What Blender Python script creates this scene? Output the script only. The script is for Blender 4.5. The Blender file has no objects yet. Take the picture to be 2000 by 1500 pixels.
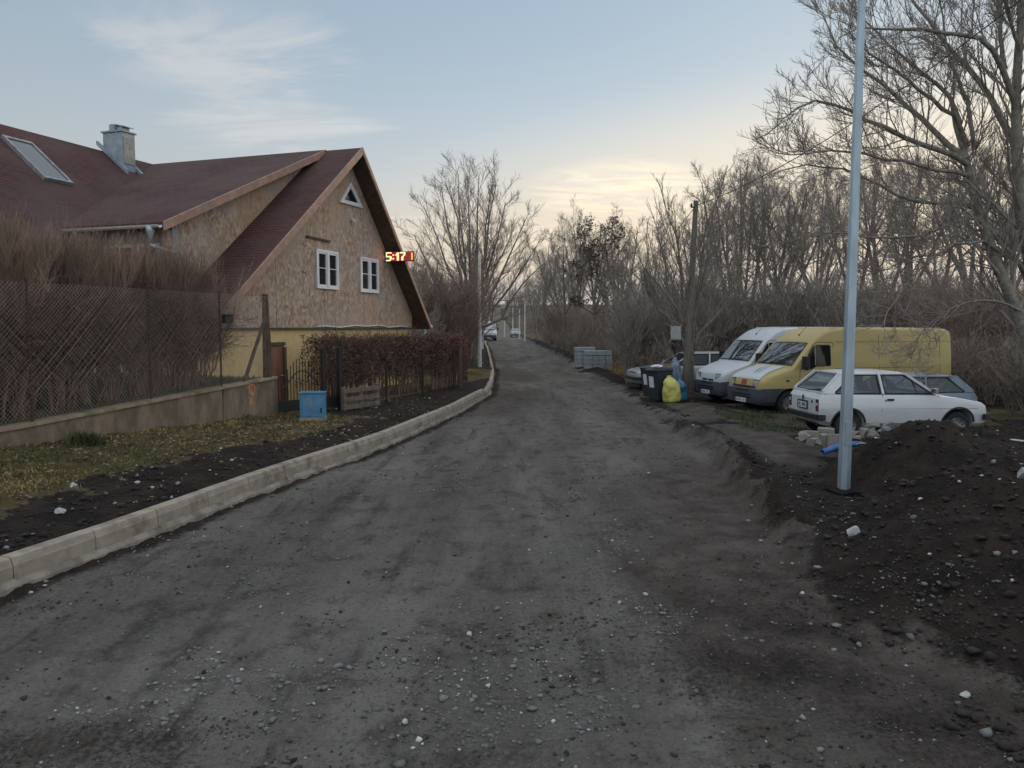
import bpy, bmesh, math, random
import numpy as np
from mathutils import Vector, Matrix

random.seed(7)
scn = bpy.context.scene
C = scn.collection
R = math.radians

# ------------------------------------------------------------ camera
F = 1500.0                      # focal length in photograph pixels (2000 wide)
EYE = 2.45                      # eye height: seen through the screen of a tall vehicle
HOR = 638.0                     # row of the horizon
PITCH = math.atan((750 - HOR) / F)
cam_d = bpy.data.cameras.new("camera")
cam = bpy.data.objects.new("camera", cam_d)
C.objects.link(cam)
cam.location = (0, 0, EYE)
cam.rotation_euler = (math.pi / 2 - PITCH, 0, 0)
cam_d.sensor_width = 36.0
cam_d.lens = 36.0 * F / 2000.0
cam_d.clip_start = 0.1
cam_d.clip_end = 3000
scn.camera = cam

# ------------------------------------------------------------ light
SUN_EL, SUN_AZ = R(7.0), R(34.0)         # low sun behind the trees on the right
scn.view_settings.view_transform = 'Standard'
scn.view_settings.look = 'None'
scn.view_settings.gamma = 1.0
scn.view_settings.exposure = 1.32
scn.render.engine = 'CYCLES'
scn.cycles.use_denoising = True
scn.cycles.max_bounces = 6
scn.cycles.diffuse_bounces = 3
scn.cycles.glossy_bounces = 3
scn.cycles.transparent_max_bounces = 16
scn.cycles.caustics_reflective = False
scn.cycles.caustics_refractive = False

def nd(nt, kind, **kw):
    n = nt.nodes.new(kind)
    for k, v in kw.items():
        if k == 'ins':
            for a, b in v.items():
                n.inputs[a].default_value = b
        else:
            setattr(n, k, v)
    return n

def lk(nt, a, b):
    nt.links.new(a, b)

def mth(nt, op, a, b=None, c=None, clamp=False):
    n = nt.nodes.new('ShaderNodeMath'); n.operation = op; n.use_clamp = clamp
    for i, v in enumerate((a, b, c)):
        if v is None: continue
        if isinstance(v, (int, float)): n.inputs[i].default_value = v
        else: nt.links.new(v, n.inputs[i])
    return n.outputs[0]

def maprange(nt, v, a, b, c=0.0, d=1.0, smooth=True):
    n = nt.nodes.new('ShaderNodeMapRange')
    n.interpolation_type = 'SMOOTHSTEP' if smooth else 'LINEAR'
    n.inputs[1].default_value = a; n.inputs[2].default_value = b
    n.inputs[3].default_value = c; n.inputs[4].default_value = d
    nt.links.new(v, n.inputs[0])
    return n.outputs[0]

def mixc(nt, fac, a, b, blend='MIX'):
    n = nt.nodes.new('ShaderNodeMix'); n.data_type = 'RGBA'; n.blend_type = blend
    for i, v in ((0, fac), (6, a), (7, b)):
        if isinstance(v, (int, float)): n.inputs[i].default_value = v
        elif isinstance(v, tuple): n.inputs[i].default_value = v if len(v) == 4 else v + (1.0,)
        else: nt.links.new(v, n.inputs[i])
    return n.outputs[2]

w = bpy.data.worlds.new("World"); scn.world = w; w.use_nodes = True
nt = w.node_tree
for n in list(nt.nodes): nt.nodes.remove(n)
out = nd(nt, 'ShaderNodeOutputWorld'); bg = nd(nt, 'ShaderNodeBackground')
sky = nd(nt, 'ShaderNodeTexSky', sky_type='NISHITA', sun_disc=False, sun_elevation=SUN_EL,
         sun_rotation=SUN_AZ, altitude=300.0, air_density=1.0, dust_density=2.2, ozone_density=2.0)
tc = nd(nt, 'ShaderNodeTexCoord')
sx = nd(nt, 'ShaderNodeSeparateXYZ'); lk(nt, tc.outputs['Generated'], sx.inputs[0])
DX, DY, DZ = sx.outputs
# thin high cloud: noise laid on the cloud plane direction/z, stretched sideways
zc = mth(nt, 'MAXIMUM', DZ, 0.02)
zc = mth(nt, 'ADD', zc, 0.10)
cu = mth(nt, 'DIVIDE', DX, zc); cv = mth(nt, 'DIVIDE', DY, zc)
cb = nd(nt, 'ShaderNodeCombineXYZ'); lk(nt, cu, cb.inputs[0]); lk(nt, cv, cb.inputs[1])
mp = nd(nt, 'ShaderNodeMapping'); mp.inputs['Rotation'].default_value = (0, 0, R(-16)); mp.inputs['Scale'].default_value = (0.75, 1.9, 1)
lk(nt, cb.outputs[0], mp.inputs[0])
wn = nd(nt, 'ShaderNodeTexNoise', ins={'Scale': 1.3, 'Detail': 7.0, 'Roughness': 0.66, 'Distortion': 1.6})
lk(nt, mp.outputs[0], wn.inputs[0])
wn2 = nd(nt, 'ShaderNodeTexNoise', ins={'Scale': 0.35, 'Detail': 3.0, 'Roughness': 0.5, 'Distortion': 0.3})
lk(nt, mp.outputs[0], wn2.inputs[0])
az = mth(nt, 'ARCTAN2', DX, DY)
def patch(a0, e0, ra, re):        # a soft patch of sky where cloud hangs: azimuth, z and their radii
    u = mth(nt, 'DIVIDE', mth(nt, 'SUBTRACT', az, a0), ra)
    v = mth(nt, 'DIVIDE', mth(nt, 'SUBTRACT', DZ, e0), re)
    return maprange(nt, mth(nt, 'ADD', mth(nt, 'MULTIPLY', u, u), mth(nt, 'MULTIPLY', v, v)), 0.0, 1.0, 1.0, 0.0)
WISPS = [(-0.33, 0.31, 0.24, 0.09), (-0.28, 0.235, 0.20, 0.06), (0.14, 0.175, 0.16, 0.06), (0.55, 0.13, 0.5, 0.09), (-.05, .12, .3, .04)]
pm = None
for p in WISPS:
    q = patch(*p); pm = q if pm is None else mth(nt, 'MAXIMUM', pm, q)
wisp = maprange(nt, mth(nt, 'ADD', wn.outputs[0], mth(nt, 'MULTIPLY', mth(nt, 'SUBTRACT', pm, 0.6), 0.30)), 0.46, 0.74)
wisp = mth(nt, 'MULTIPLY', mth(nt, 'MULTIPLY', wisp, pm), 0.30)
veil = mth(nt, 'MULTIPLY', maprange(nt, wn2.outputs[0], 0.35, 0.75), 0.18)
# nearness to the sunset, for the tint of cloud
glow = maprange(nt, az, -0.5, 0.75)
low = maprange(nt, DZ, 0.02, 0.30, 1.0, 0.0)
warm = mth(nt, 'MULTIPLY', glow, low)
ccol = mixc(nt, warm, (5.5, 4.9, 4.45), (8.6, 7.2, 5.0))
# the physical sky, its brightness near the sun held down as by thin cloud, then a soft haze gradient with added fill out of view
bw = nd(nt, 'ShaderNodeRGBToBW'); lk(nt, sky.outputs[0], bw.inputs[0])
den = mth(nt, 'ADD', 1.0, mth(nt, 'DIVIDE', bw.outputs[0], 5.0))
vs_ = nd(nt, 'ShaderNodeVectorMath', operation='SCALE'); lk(nt, sky.outputs[0], vs_.inputs[0]); lk(nt, mth(nt, 'DIVIDE', 1.25, den), vs_.inputs[3])
rmp = nd(nt, 'ShaderNodeValToRGB'); rmp.color_ramp.interpolation = 'B_SPLINE'
el = rmp.color_ramp.elements
HAZ_FILL = [(0.0, (3.0, 2.9, 2.95)), (.05, (4.3, 3.5, 2.9)), (.10, (4.9, 4.0, 3.1)), (.17, (4.2, 4.35, 4.35)), (.28, (3.1, 3.8, 4.35)), (.43, (1.85, 2.65, 3.5)), (.62, (4.2, 4.6, 5.0)), (1.0, (5.0, 5.0, 5.0))]  # upper stops raised overhead, out of view, as added fill light
while len(el) < len(HAZ_FILL): el.new(.5)
for e, (p_, c_) in zip(el, HAZ_FILL): e.position = p_; e.color = tuple(v / 5 for v in c_) + (1,)
lk(nt, DZ, rmp.inputs[0])
azf = mth(nt, 'MAXIMUM', maprange(nt, az, -1.0, 0.8, 3.6, 5.4), maprange(nt, mth(nt, 'ABSOLUTE', az), .85, 1.7, 3.0, 7.0))  # sky to the sides and rear brightened, out of view, as added fill
vh = nd(nt, 'ShaderNodeVectorMath', operation='SCALE'); lk(nt, rmp.outputs[0], vh.inputs[0]); lk(nt, azf, vh.inputs[3])
skyc = mixc(nt, .78, vs_.outputs[0], vh.outputs[0])
gl_ = mth(nt, 'MULTIPLY', patch(.62, .09, .95, .24), .55)
skyc = mixc(nt, gl_, skyc, (6.4, 5.3, 3.75))
c1 = mixc(nt, veil, skyc, (3.4, 3.7, 4.0))
c2 = mixc(nt, wisp, c1, ccol)
wn3 = nd(nt, 'ShaderNodeTexNoise', ins={'Scale': 2.6, 'Detail': 7.0, 'Roughness': 0.62, 'Distortion': 1.2}); lk(nt, mp.outputs[0], wn3.inputs[0])
sm = mth(nt, 'MULTIPLY', maprange(nt, wn3.outputs[0], .40, .62), mth(nt, 'MULTIPLY', patch(.145, .168, .15, .045), .5))
c2 = mixc(nt, sm, c2, (7.4, 6.2, 4.3))
# grey bank of cloud low over the horizon
bank = mth(nt, 'MULTIPLY', maprange(nt, DZ, 0.005, 0.11, 1.0, 0.0), maprange(nt, wn2.outputs[0], 0.30, 0.55, 0.35, 0.8))
c3 = mixc(nt, bank, c2, (3.0, 3.05, 3.3))
lk(nt, c3, bg.inputs[0]); bg.inputs[1].default_value = 0.072
lk(nt, bg.outputs[0], out.inputs[0])

sun_d = bpy.data.lights.new("sun", 'SUN')
sun_d.energy = 0.5; sun_d.angle = R(14); sun_d.color = (1.0, 0.80, 0.58)
sun = bpy.data.objects.new("sun", sun_d); C.objects.link(sun)
sdir = Vector((math.sin(SUN_AZ) * math.cos(SUN_EL), math.cos(SUN_AZ) * math.cos(SUN_EL), math.sin(SUN_EL)))
sun.rotation_euler = (-sdir).to_track_quat('-Z', 'Y').to_euler()
sun.location = (30, 45, 30)

# ------------------------------------------------------------ photograph pixel -> place
CP, SP = math.cos(PITCH), math.sin(PITCH)
CAM = np.array([0, 0, EYE])
def ray(px, py):
    v = (750 - py) / F
    return np.array([(px - 1000) / F, CP + v * SP, -SP + v * CP])
def at_y(px, py, Y):
    d = ray(px, py); return CAM + d * (Y / d[1])
def at_z(px, py, z):
    d = ray(px, py); return CAM + d * ((z - EYE) / d[2])

# ------------------------------------------------------------ mesh helpers
def mesh_np(name, V, loops, starts, mats=None, smooth=False, mi=None):
    me = bpy.data.meshes.new(name)
    V = np.asarray(V, dtype=np.float32); loops = np.asarray(loops, dtype=np.int32); starts = np.asarray(starts, dtype=np.int32)
    me.vertices.add(len(V)); me.vertices.foreach_set('co', V.ravel())
    me.loops.add(len(loops)); me.loops.foreach_set('vertex_index', loops)
    me.polygons.add(len(starts)); me.polygons.foreach_set('loop_start', starts)
    if smooth: me.polygons.foreach_set('use_smooth', np.ones(len(starts), dtype=bool))
    if mats:
        for m in (mats if isinstance(mats, (list, tuple)) else [mats]): me.materials.append(m)
    if mi is not None: me.polygons.foreach_set('material_index', np.asarray(mi, dtype=np.int32))
    me.update(calc_edges=True)
    return me

def quads_mesh(name, V, Q, mats=None, smooth=False):
    Q = np.asarray(Q, dtype=np.int32)
    return mesh_np(name, V, Q.ravel(), np.arange(len(Q)) * Q.shape[1], mats, smooth)

def link(name, me, parent=None, loc=None, rot=None):
    o = bpy.data.objects.new(name, me); C.objects.link(o)
    if parent: o.parent = parent
    if loc is not None: o.location = loc
    if rot is not None: o.rotation_euler = rot
    return o

def tag(o, label=None, cat=None, group=None, kind=None):
    if label: o['label'] = label
    if cat: o['category'] = cat
    if group: o['group'] = group
    if kind: o['kind'] = kind
    return o

def thing(name, label, cat, loc=(0, 0, 0), rz=0.0, group=None):
    o = bpy.data.objects.new(name, None); C.objects.link(o)
    o.empty_display_size = 0.2
    o.location = loc; o.rotation_euler = (0, 0, rz)
    return tag(o, label, cat, group)

def copy_tree(o, loc, rz=0.0, sc=1.0, label=None):
    r = o.copy(); C.objects.link(r); r.location = loc; r.rotation_euler = (0, 0, rz); r.scale = (sc, sc, sc) if not isinstance(sc, tuple) else sc
    if label: r['label'] = label
    for ch in o.children:
        c = ch.copy(); C.objects.link(c); c.parent = r
        for g in ch.children:
            d = g.copy(); C.objects.link(d); d.parent = c
    return r

class MB:
    """collects plain shapes into one mesh"""
    def __init__(s): s.v = []; s.f = []; s.m = []; s.cm = 0
    def mat(s, i): s.cm = i; return s
    def add(s, V, Fc):
        b = len(s.v); s.v += [tuple(map(float, p)) for p in V]
        for f in Fc: s.f.append([b + i for i in f]); s.m.append(s.cm)
        return s
    def box(s, c, d, M=None):
        x, y, z = c; a, b, e = d[0] / 2, d[1] / 2, d[2] / 2
        V = [(x + i * a, y + j * b, z + k * e) for i in (-1, 1) for j in (-1, 1) for k in (-1, 1)]
        if M is not None: V = [M @ Vector(p) for p in V]
        return s.add(V, [(0, 1, 3, 2), (4, 6, 7, 5), (0, 4, 5, 1), (2, 3, 7, 6), (0, 2, 6, 4), (1, 5, 7, 3)])
    def prism(s, P, off):
        """polygon P (3-d points) thickened by the vector off"""
        n = len(P); P = [Vector(p) for p in P]; off = Vector(off)
        V = P + [p + off for p in P]
        F_ = [tuple(range(n))[::-1], tuple(range(n, 2 * n))] + [(i, (i + 1) % n, n + (i + 1) % n, n + i) for i in range(n)]
        return s.add(V, F_)
    def bar(s, p, q, w, h, up=(0, 0, 1)):
        p = Vector(p); q = Vector(q); t = (q - p).normalized(); u = Vector(up)
        a = t.cross(u)
        if a.length < 1e-4: a = t.cross(Vector((1, 0, 0)))
        a.normalize(); b = a.cross(t).normalized(); a = a * (w / 2); b = b * (h / 2)
        V = [p - a - b, p + a - b, p + a + b, p - a + b, q - a - b, q + a - b, q + a + b, q - a + b]
        return s.add(V, [(0, 3, 2, 1), (4, 5, 6, 7), (0, 1, 5, 4), (1, 2, 6, 5), (2, 3, 7, 6), (3, 0, 4, 7)])
    def tube(s, P, rad, n=8, cap=True):
        P = [Vector(p) for p in P]
        if not isinstance(rad, (list, tuple)): rad = [rad] * len(P)
        V = []; k = len(P)
        ref = None
        for i, p in enumerate(P):
            t = (P[min(i + 1, k - 1)] - P[max(i - 1, 0)]).normalized()
            if ref is None:
                ref = Vector((0, 0, 1)) if abs(t.z) < .8 else Vector((1, 0, 0))
            a = t.cross(ref).normalized(); b = t.cross(a).normalized(); ref = a.cross(t)
            for j in range(n):
                an = 2 * math.pi * j / n
                V.append(p + (a * math.cos(an) + b * math.sin(an)) * rad[i])
        F_ = [(i * n + j, i * n + (j + 1) % n, (i + 1) * n + (j + 1) % n, (i + 1) * n + j) for i in range(k - 1) for j in range(n)]
        if cap: F_ += [tuple(range(n))[::-1], tuple(range((k - 1) * n, k * n))]
        return s.add(V, F_)
    def lathe(s, prof, axis_o, axis='Y', n=24, loop=False):
        """prof: (radius, along) pairs, closed loop of rings"""
        V = []; k = len(prof); o = Vector(axis_o)
        for (r, h) in prof:
            for j in range(n):
                a = 2 * math.pi * j / n; c_, s_ = math.cos(a) * r, math.sin(a) * r
                if axis == 'Y': V.append(o + Vector((c_, h, s_)))
                elif axis == 'Z': V.append(o + Vector((c_, s_, h)))
                else: V.append(o + Vector((h, c_, s_)))
        F_ = [(i * n + j, i * n + (j + 1) % n, (i + 1) * n + (j + 1) % n, (i + 1) * n + j) for i in range(k - 1) for j in range(n)]
        if loop: F_ += [((k - 1) * n + j, (k - 1) * n + (j + 1) % n, (j + 1) % n, j) for j in range(n)]
        if prof[0][0] > 1e-5 and not loop: F_.append(tuple(range(n)))
        if prof[-1][0] > 1e-5 and not loop: F_.append(tuple(range((k - 1) * n, k * n))[::-1])
        return s.add(V, F_)
    def mesh(s, name, mats, smooth=False, fix=True):
        me = bpy.data.meshes.new(name); me.from_pydata(s.v, [], s.f)
        for m in (mats if isinstance(mats, (list, tuple)) else [mats]): me.materials.append(m)
        me.polygons.foreach_set('material_index', s.m)
        if fix:
            bm = bmesh.new(); bm.from_mesh(me); bmesh.ops.recalc_face_normals(bm, faces=bm.faces); bm.to_mesh(me); bm.free()
        if smooth: me.polygons.foreach_set('use_smooth', [True] * len(me.polygons))
        me.update(); return me
    def build(s, name, mats, parent=None, smooth=False, loc=None, rot=None, bev=0, auto=0):
        me = s.mesh(name, mats, smooth or bool(auto))
        o = link(name, me, parent, loc, rot)
        if bev:
            b = o.modifiers.new('bevel', 'BEVEL'); b.width = bev; b.segments = 2; b.limit_method = 'ANGLE'; b.angle_limit = R(40)
        if auto: me.set_sharp_from_angle(angle=R(auto))
        return o

def baked(objs_keep, cutters):
    """apply boolean cuts now and drop the cutters"""
    for o in objs_keep:
        for c in cutters:
            m = o.modifiers.new('cut', 'BOOLEAN'); m.operation = 'DIFFERENCE'; m.object = c; m.solver = 'EXACT'
    bpy.context.view_layer.update()
    dg = bpy.context.evaluated_depsgraph_get()
    for o in objs_keep:
        me = bpy.data.meshes.new_from_object(o.evaluated_get(dg)); me.name = o.data.name
        o.modifiers.clear(); o.data = me
    for c in cutters:
        m = c.data; bpy.data.objects.remove(c); bpy.data.meshes.remove(m)

def text_mesh(body, size, mat, extrude=0.002, name='lettering'):
    cu = bpy.data.curves.new(name, 'FONT'); cu.body = body; cu.size = size; cu.extrude = extrude
    cu.align_x = 'CENTER'; cu.align_y = 'CENTER'
    o = bpy.data.objects.new(name, cu); C.objects.link(o)
    bpy.context.view_layer.update()
    me = bpy.data.meshes.new_from_object(o.evaluated_get(bpy.context.evaluated_depsgraph_get()))
    bpy.data.objects.remove(o); bpy.data.curves.remove(cu)
    me.name = name; me.materials.clear(); me.materials.append(mat)
    return me

# ------------------------------------------------------------ value noise for the terrain
def _hash(ix, iy, seed):
    h = (ix.astype(np.int64) * 374761393 + iy.astype(np.int64) * 668265263 + seed * 974634777) & 0x7fffffff
    h = ((h ^ (h >> 13)) * 1274126177) & 0x7fffffff
    h = h ^ (h >> 16)
    return (h & 0xffff) / 65535.0
def vnoise(x, y, seed=0):
    xi = np.floor(x); yi = np.floor(y); fx = x - xi; fy = y - yi
    fx = fx * fx * (3 - 2 * fx); fy = fy * fy * (3 - 2 * fy)
    a = _hash(xi, yi, seed); b = _hash(xi + 1, yi, seed); c = _hash(xi, yi + 1, seed); d = _hash(xi + 1, yi + 1, seed)
    return (a * (1 - fx) + b * fx) * (1 - fy) + (c * (1 - fx) + d * fx) * fy
def fbm(x, y, sc, oct=4, seed=0, rough=.55):
    t = np.zeros_like(x, dtype=float); a = 1.0; tot = 0
    for i in range(oct):
        t += a * (vnoise(x * sc + 17.3 * i, y * sc - 9.1 * i, seed + i) - .5); tot += a; a *= rough; sc *= 2.03
    return t / tot * 2
def sstep(a, b, x):
    t = np.clip((x - a) / (b - a), 0, 1); return t * t * (3 - 2 * t)
# ------------------------------------------------------------ materials
def new_mat(name):
    m = bpy.data.materials.new(name); m.use_nodes = True
    t = m.node_tree; b = t.nodes['Principled BSDF']
    return m, t, b

def simple(name, col, rough=.7, metal=0.0, var=0.25, scale=6.0, bump=0.0, bscale=30.0, spec=.5, stretch=(1, 1, 1), dirt=None, dscale=1.5):
    """one paint or stuff with uneven tone, optional second tone of dirt in patches and a bump"""
    m, t, b = new_mat(name)
    tc = nd(t, 'ShaderNodeTexCoord'); mp = nd(t, 'ShaderNodeMapping'); mp.inputs['Scale'].default_value = stretch
    lk(t, tc.outputs['Object'], mp.inputs[0])
    n = nd(t, 'ShaderNodeTexNoise', ins={'Scale': scale, 'Detail': 5.0, 'Roughness': .6}); lk(t, mp.outputs[0], n.inputs[0])
    lo = tuple(c * (1 - var) for c in col); hi = tuple(min(1, c * (1 + var)) for c in col)
    col_o = mixc(t, maprange(t, n.outputs[0], .3, .7), lo, hi)
    if dirt:
        n2 = nd(t, 'ShaderNodeTexNoise', ins={'Scale': dscale, 'Detail': 6.0, 'Roughness': .65}); lk(t, mp.outputs[0], n2.inputs[0])
        col_o = mixc(t, maprange(t, n2.outputs[0], .48, .72), col_o, dirt)
    lk(t, col_o, b.inputs['Base Color'])
    b.inputs['Roughness'].default_value = rough; b.inputs['Metallic'].default_value = metal
    b.inputs['Specular IOR Level'].default_value = spec
    if bump:
        n3 = nd(t, 'ShaderNodeTexNoise', ins={'Scale': bscale, 'Detail': 4.0}); lk(t, mp.outputs[0], n3.inputs[0])
        bp = nd(t, 'ShaderNodeBump', ins={'Strength': bump, 'Distance': .02}); lk(t, n3.outputs[0], bp.inputs['Height'])
        lk(t, bp.outputs[0], b.inputs['Normal'])
    return m

M = {}
M['bark'] = simple('bark', (.20, .178, .155), .9, var=.35, scale=9, bump=.4)  # bark and twig tones lightened in place of haze over the trees
M['bark_warm'] = simple('bark_warm', (.26, .215, .18), .9, var=.35, scale=9)
M['bark_pale'] = simple('bark_pale', (.22, .20, .168), .9, var=.35, scale=9, bump=.4)
M['twig'] = simple('twig', (.30, .262, .228), .9, var=.3, scale=3)
M['twig_red'] = simple('twig_red', (.25, .175, .142), .9, var=.35, scale=2)
M['twig_hedge'] = simple('twig_hedge', (.31, .212, .160), .9, var=.4, scale=1.2)
M['twig_dark'] = simple('twig_dark', (.21, .135, .112), .9, var=.4, scale=1.2)
M['birch'] = simple('birch_bark', (.55, .53, .50), .8, var=.4, scale=6, dirt=(.06, .05, .05), dscale=5, stretch=(1, 1, 3))
M['leaf_brown'] = simple('leaf_brown', (.135, .075, .050), .7, var=.5, scale=5)
M['leaf_dull'] = simple('leaf_dull', (.085, .060, .045), .8, var=.4, scale=3)
M['concrete'] = simple('concrete', (.35, .30, .235), .9, var=.16, scale=5, bump=.3, bscale=60, dirt=(.16, .125, .09), dscale=2.6)
M['haunch'] = simple('haunch_mortar', (.25, .215, .175), .95, var=.3, scale=4, bump=.5, bscale=30, dirt=(.12, .10, .08), dscale=2.5)
M['wall_conc'] = simple('wall_concrete', (.23, .172, .122), .95, var=.35, scale=3.0, bump=.5, bscale=25, dirt=(.13, .095, .07), dscale=2.2, stretch=(1, 1, .5))
M['cap_conc'] = simple('cap_concrete', (.33, .26, .175), .95, var=.25, scale=4, bump=.4, bscale=40, dirt=(.12, .12, .06), dscale=1.2)
M['stone'] = simple('stone', (.255, .235, .21), .9, var=.25, scale=4, bump=.4, bscale=20, dirt=(.2, .17, .14), dscale=3)
M['steel_zinc'] = simple('zinc_steel', (.42, .50, .56), .48, .55, var=.18, scale=5, stretch=(1, 1, .25), dirt=(.30, .37, .42), dscale=2)
M['steel_far'] = simple('zinc_steel_dull', (.62, .62, .62), .6, .2, var=.1)
M['black'] = simple('black_plastic', (.018, .019, .021), .55, var=.3)
M['iron'] = simple('black_iron', (.015, .014, .014), .5, var=.3)
M['rust'] = simple('rusty_iron', (.075, .045, .035), .85, var=.4, scale=12)
M['white_pvc'] = simple('white_frame', (.74, .74, .75), .4, var=.05)
M['white_paint'] = simple('white_car_paint', (.63, .645, .66), .32, var=.05, scale=2, dirt=(.50, .49, .47), dscale=.9, stretch=(.6, .6, 1.6))
M['white_van'] = simple('white_van_paint', (.60, .63, .66), .35, var=.05, scale=2, dirt=(.48, .48, .47), dscale=.9, stretch=(.6, .6, 1.6))
M['yellow_paint'] = simple('yellow_van_paint', (.51, .395, .160), .45, var=.08, scale=2, dirt=(.36, .275, .12), dscale=1.1, stretch=(.5, .5, 1.8))
M['silver'] = simple('silver_paint', (.46, .48, .50), .32, .4, var=.05)
M['navy'] = simple('dark_blue_paint', (.20, .24, .30), .35, .1, var=.1)
M['grey_plastic'] = simple('grey_bumper', (.055, .065, .085), .6, var=.15, scale=3, dirt=(.075, .075, .08))
M['rubber'] = simple('tyre', (.022, .021, .021), .85, var=.4, scale=10, bump=.2)
M['rim'] = simple('wheel_rim', (.28, .27, .26), .5, .6, var=.3, scale=8)
M['chrome'] = simple('chrome', (.6, .6, .6), .25, 1.0, var=.05)
M['headlamp'] = simple('headlamp_glass', (.62, .63, .63), .12, .3, var=.25, scale=9)
M['redlamp'] = simple('red_lamp', (.17, .022, .02), .25, var=.3)
M['red_patch'] = simple('red_patch', (.36, .07, .08), .5, var=.1)
M['blue_patch'] = simple('blue_patch', (.03, .055, .22), .5, var=.15)
M['ink'] = simple('dark_lettering', (.03, .04, .08), .6, var=.1)
M['seat_cloth'] = simple('seat_cloth', (.07, .07, .075), .9, var=.2)
M['bag_yellow'] = simple('yellow_bag', (.60, .56, .14), .35, var=.2, scale=8, bump=.8, bscale=9, dirt=(.46, .50, .24), dscale=4)
M['bag_blue'] = simple('blue_bag', (.045, .16, .27), .3, var=.3, scale=8, bump=.8, bscale=9)
M['bag_grey'] = simple('blue_grey_bag', (.11, .17, .235), .3, var=.4, scale=7, bump=.8, bscale=9, dirt=(.30, .30, .31), dscale=4)
M['bin'] = simple('bin_plastic', (.032, .037, .042), .5, var=.15, bump=.1)
M['paper'] = simple('paper', (.66, .68, .70), .8, var=.1, scale=12)
M['card'] = simple('cardboard', (.30, .24, .20), .9, var=.15)
M['blue_box'] = simple('blue_cabinet', (.075, .24, .40), .5, var=.15, scale=6, dirt=(.14, .30, .42), dscale=5)
M['blue_pipe'] = simple('blue_pipe', (.035, .14, .38), .45, var=.2)
M['orange'] = simple('orange_spray', (.72, .26, .10), .8, var=.3)
M['fascia'] = simple('fascia_board', (.40, .24, .175), .7, var=.18, scale=4, dirt=(.29, .20, .165), dscale=1.1)
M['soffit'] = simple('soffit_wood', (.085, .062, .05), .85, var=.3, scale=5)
M['dark_wood'] = simple('dark_wood', (.10, .062, .042), .85, var=.35, scale=6)
M['door_wood'] = simple('door_wood', (.24, .105, .055), .6, var=.2, scale=3, stretch=(4, 4, .5))
M['old_plank'] = simple('old_plank', (.17, .13, .105), .9, var=.3, scale=6)
M['pole_wood'] = simple('pole_wood', (.15, .13, .105), .9, var=.3, scale=10, stretch=(3, 3, .3))
M['render_yellow'] = simple('yellow_render', (.72, .52, .25), .92, var=.07, scale=5, bump=.1, bscale=80, dirt=(.52, .38, .20), dscale=.9)
M['render_grey'] = simple('grey_render', (.30, .29, .285), .92, var=.12, scale=5)
M['chim'] = simple('chimney_sheet', (.30, .36, .39), .6, .25, var=.15, scale=5, dirt=(.22, .27, .30), dscale=4)
M['chim_warm'] = simple('chimney_side', (.33, .33, .31), .9, var=.2, scale=9)
M['grass'] = simple('grass_blades', (.095, .105, .035), .8, var=.55, scale=.9)
M['lawn'] = simple('lawn_blades', (.060, .085, .036), .8, var=.4, scale=.9)
M['straw'] = simple('straw_blades', (.33, .23, .09), .85, var=.5, scale=1.2)
M['litter'] = simple('leaf_litter', (.24, .165, .10), .85, var=.6, scale=3)
M['pebble'] = simple('pebble', (.175, .175, .17), .85, var=.5, scale=.7)
M['pale_stone'] = simple('pale_stone', (.47, .46, .44), .85, var=.25, scale=3)
M['clod'] = simple('soil_clod', (.030, .0235, .0195), .95, var=.4, scale=2)
M['crumb'] = simple('grey_crumb', (.060, .054, .048), .95, var=.4, scale=2)
M['sign_white'] = simple('sign_sheet', (.34, .34, .33), .7, var=.12)
M['blockstack'] = simple('kerb_blocks', (.33, .37, .37), .9, var=.16, scale=3, dirt=(.19, .21, .21))
M['cable'] = simple('cable', (.05, .05, .05), .7, var=.1)

def glass_mat(name, col=(.010, .013, .016), rough=.04, wav=.25, wsc=1.2):
    m, t, b = new_mat(name)
    b.inputs['Base Color'].default_value = col + (1,); b.inputs['Roughness'].default_value = rough
    b.inputs['IOR'].default_value = 1.6; b.inputs['Specular IOR Level'].default_value = .8
    n = nd(t, 'ShaderNodeTexNoise', ins={'Scale': wsc, 'Detail': 1.0}); tc = nd(t, 'ShaderNodeTexCoord'); lk(t, tc.outputs['Object'], n.inputs[0])
    bp = nd(t, 'ShaderNodeBump', ins={'Strength': wav, 'Distance': .02}); lk(t, n.outputs[0], bp.inputs['Height']); lk(t, bp.outputs[0], b.inputs['Normal'])
    return m
M['glass'] = glass_mat('window_glass')
M['glass_car'] = glass_mat('car_glass', (.012, .016, .02), .03, .05)
M['glass_car'].node_tree.nodes['Principled BSDF'].inputs['IOR'].default_value = 2.6
M['glass_side'] = glass_mat('side_glass', (.012, .015, .018), .04, .05)
M['glass_side'].node_tree.nodes['Principled BSDF'].inputs['IOR'].default_value = 1.35
def clear_glass(name, tint, refl=.10):
    m, t, b = new_mat(name)
    t.nodes.remove(b); o = t.nodes['Material Output']
    tr = nd(t, 'ShaderNodeBsdfTransparent'); tr.inputs[0].default_value = tint + (1,)
    gl = nd(t, 'ShaderNodeBsdfGlossy'); gl.inputs['Roughness'].default_value = .03
    geo = nd(t, 'ShaderNodeNewGeometry')
    dt = nd(t, 'ShaderNodeVectorMath', operation='DOT_PRODUCT'); lk(t, geo.outputs['Normal'], dt.inputs[0]); lk(t, geo.outputs['Incoming'], dt.inputs[1])
    fac_ = mth(t, 'POWER', mth(t, 'SUBTRACT', 1.0, mth(t, 'ABSOLUTE', dt.outputs['Value'])), 4.0)
    mx = nd(t, 'ShaderNodeMixShader'); f2 = mth(t, 'ADD', mth(t, 'MULTIPLY', fac_, .8), refl)
    lk(t, f2, mx.inputs[0]); lk(t, tr.outputs[0], mx.inputs[1]); lk(t, gl.outputs[0], mx.inputs[2]); lk(t, mx.outputs[0], o.inputs[0])
    return m
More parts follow.
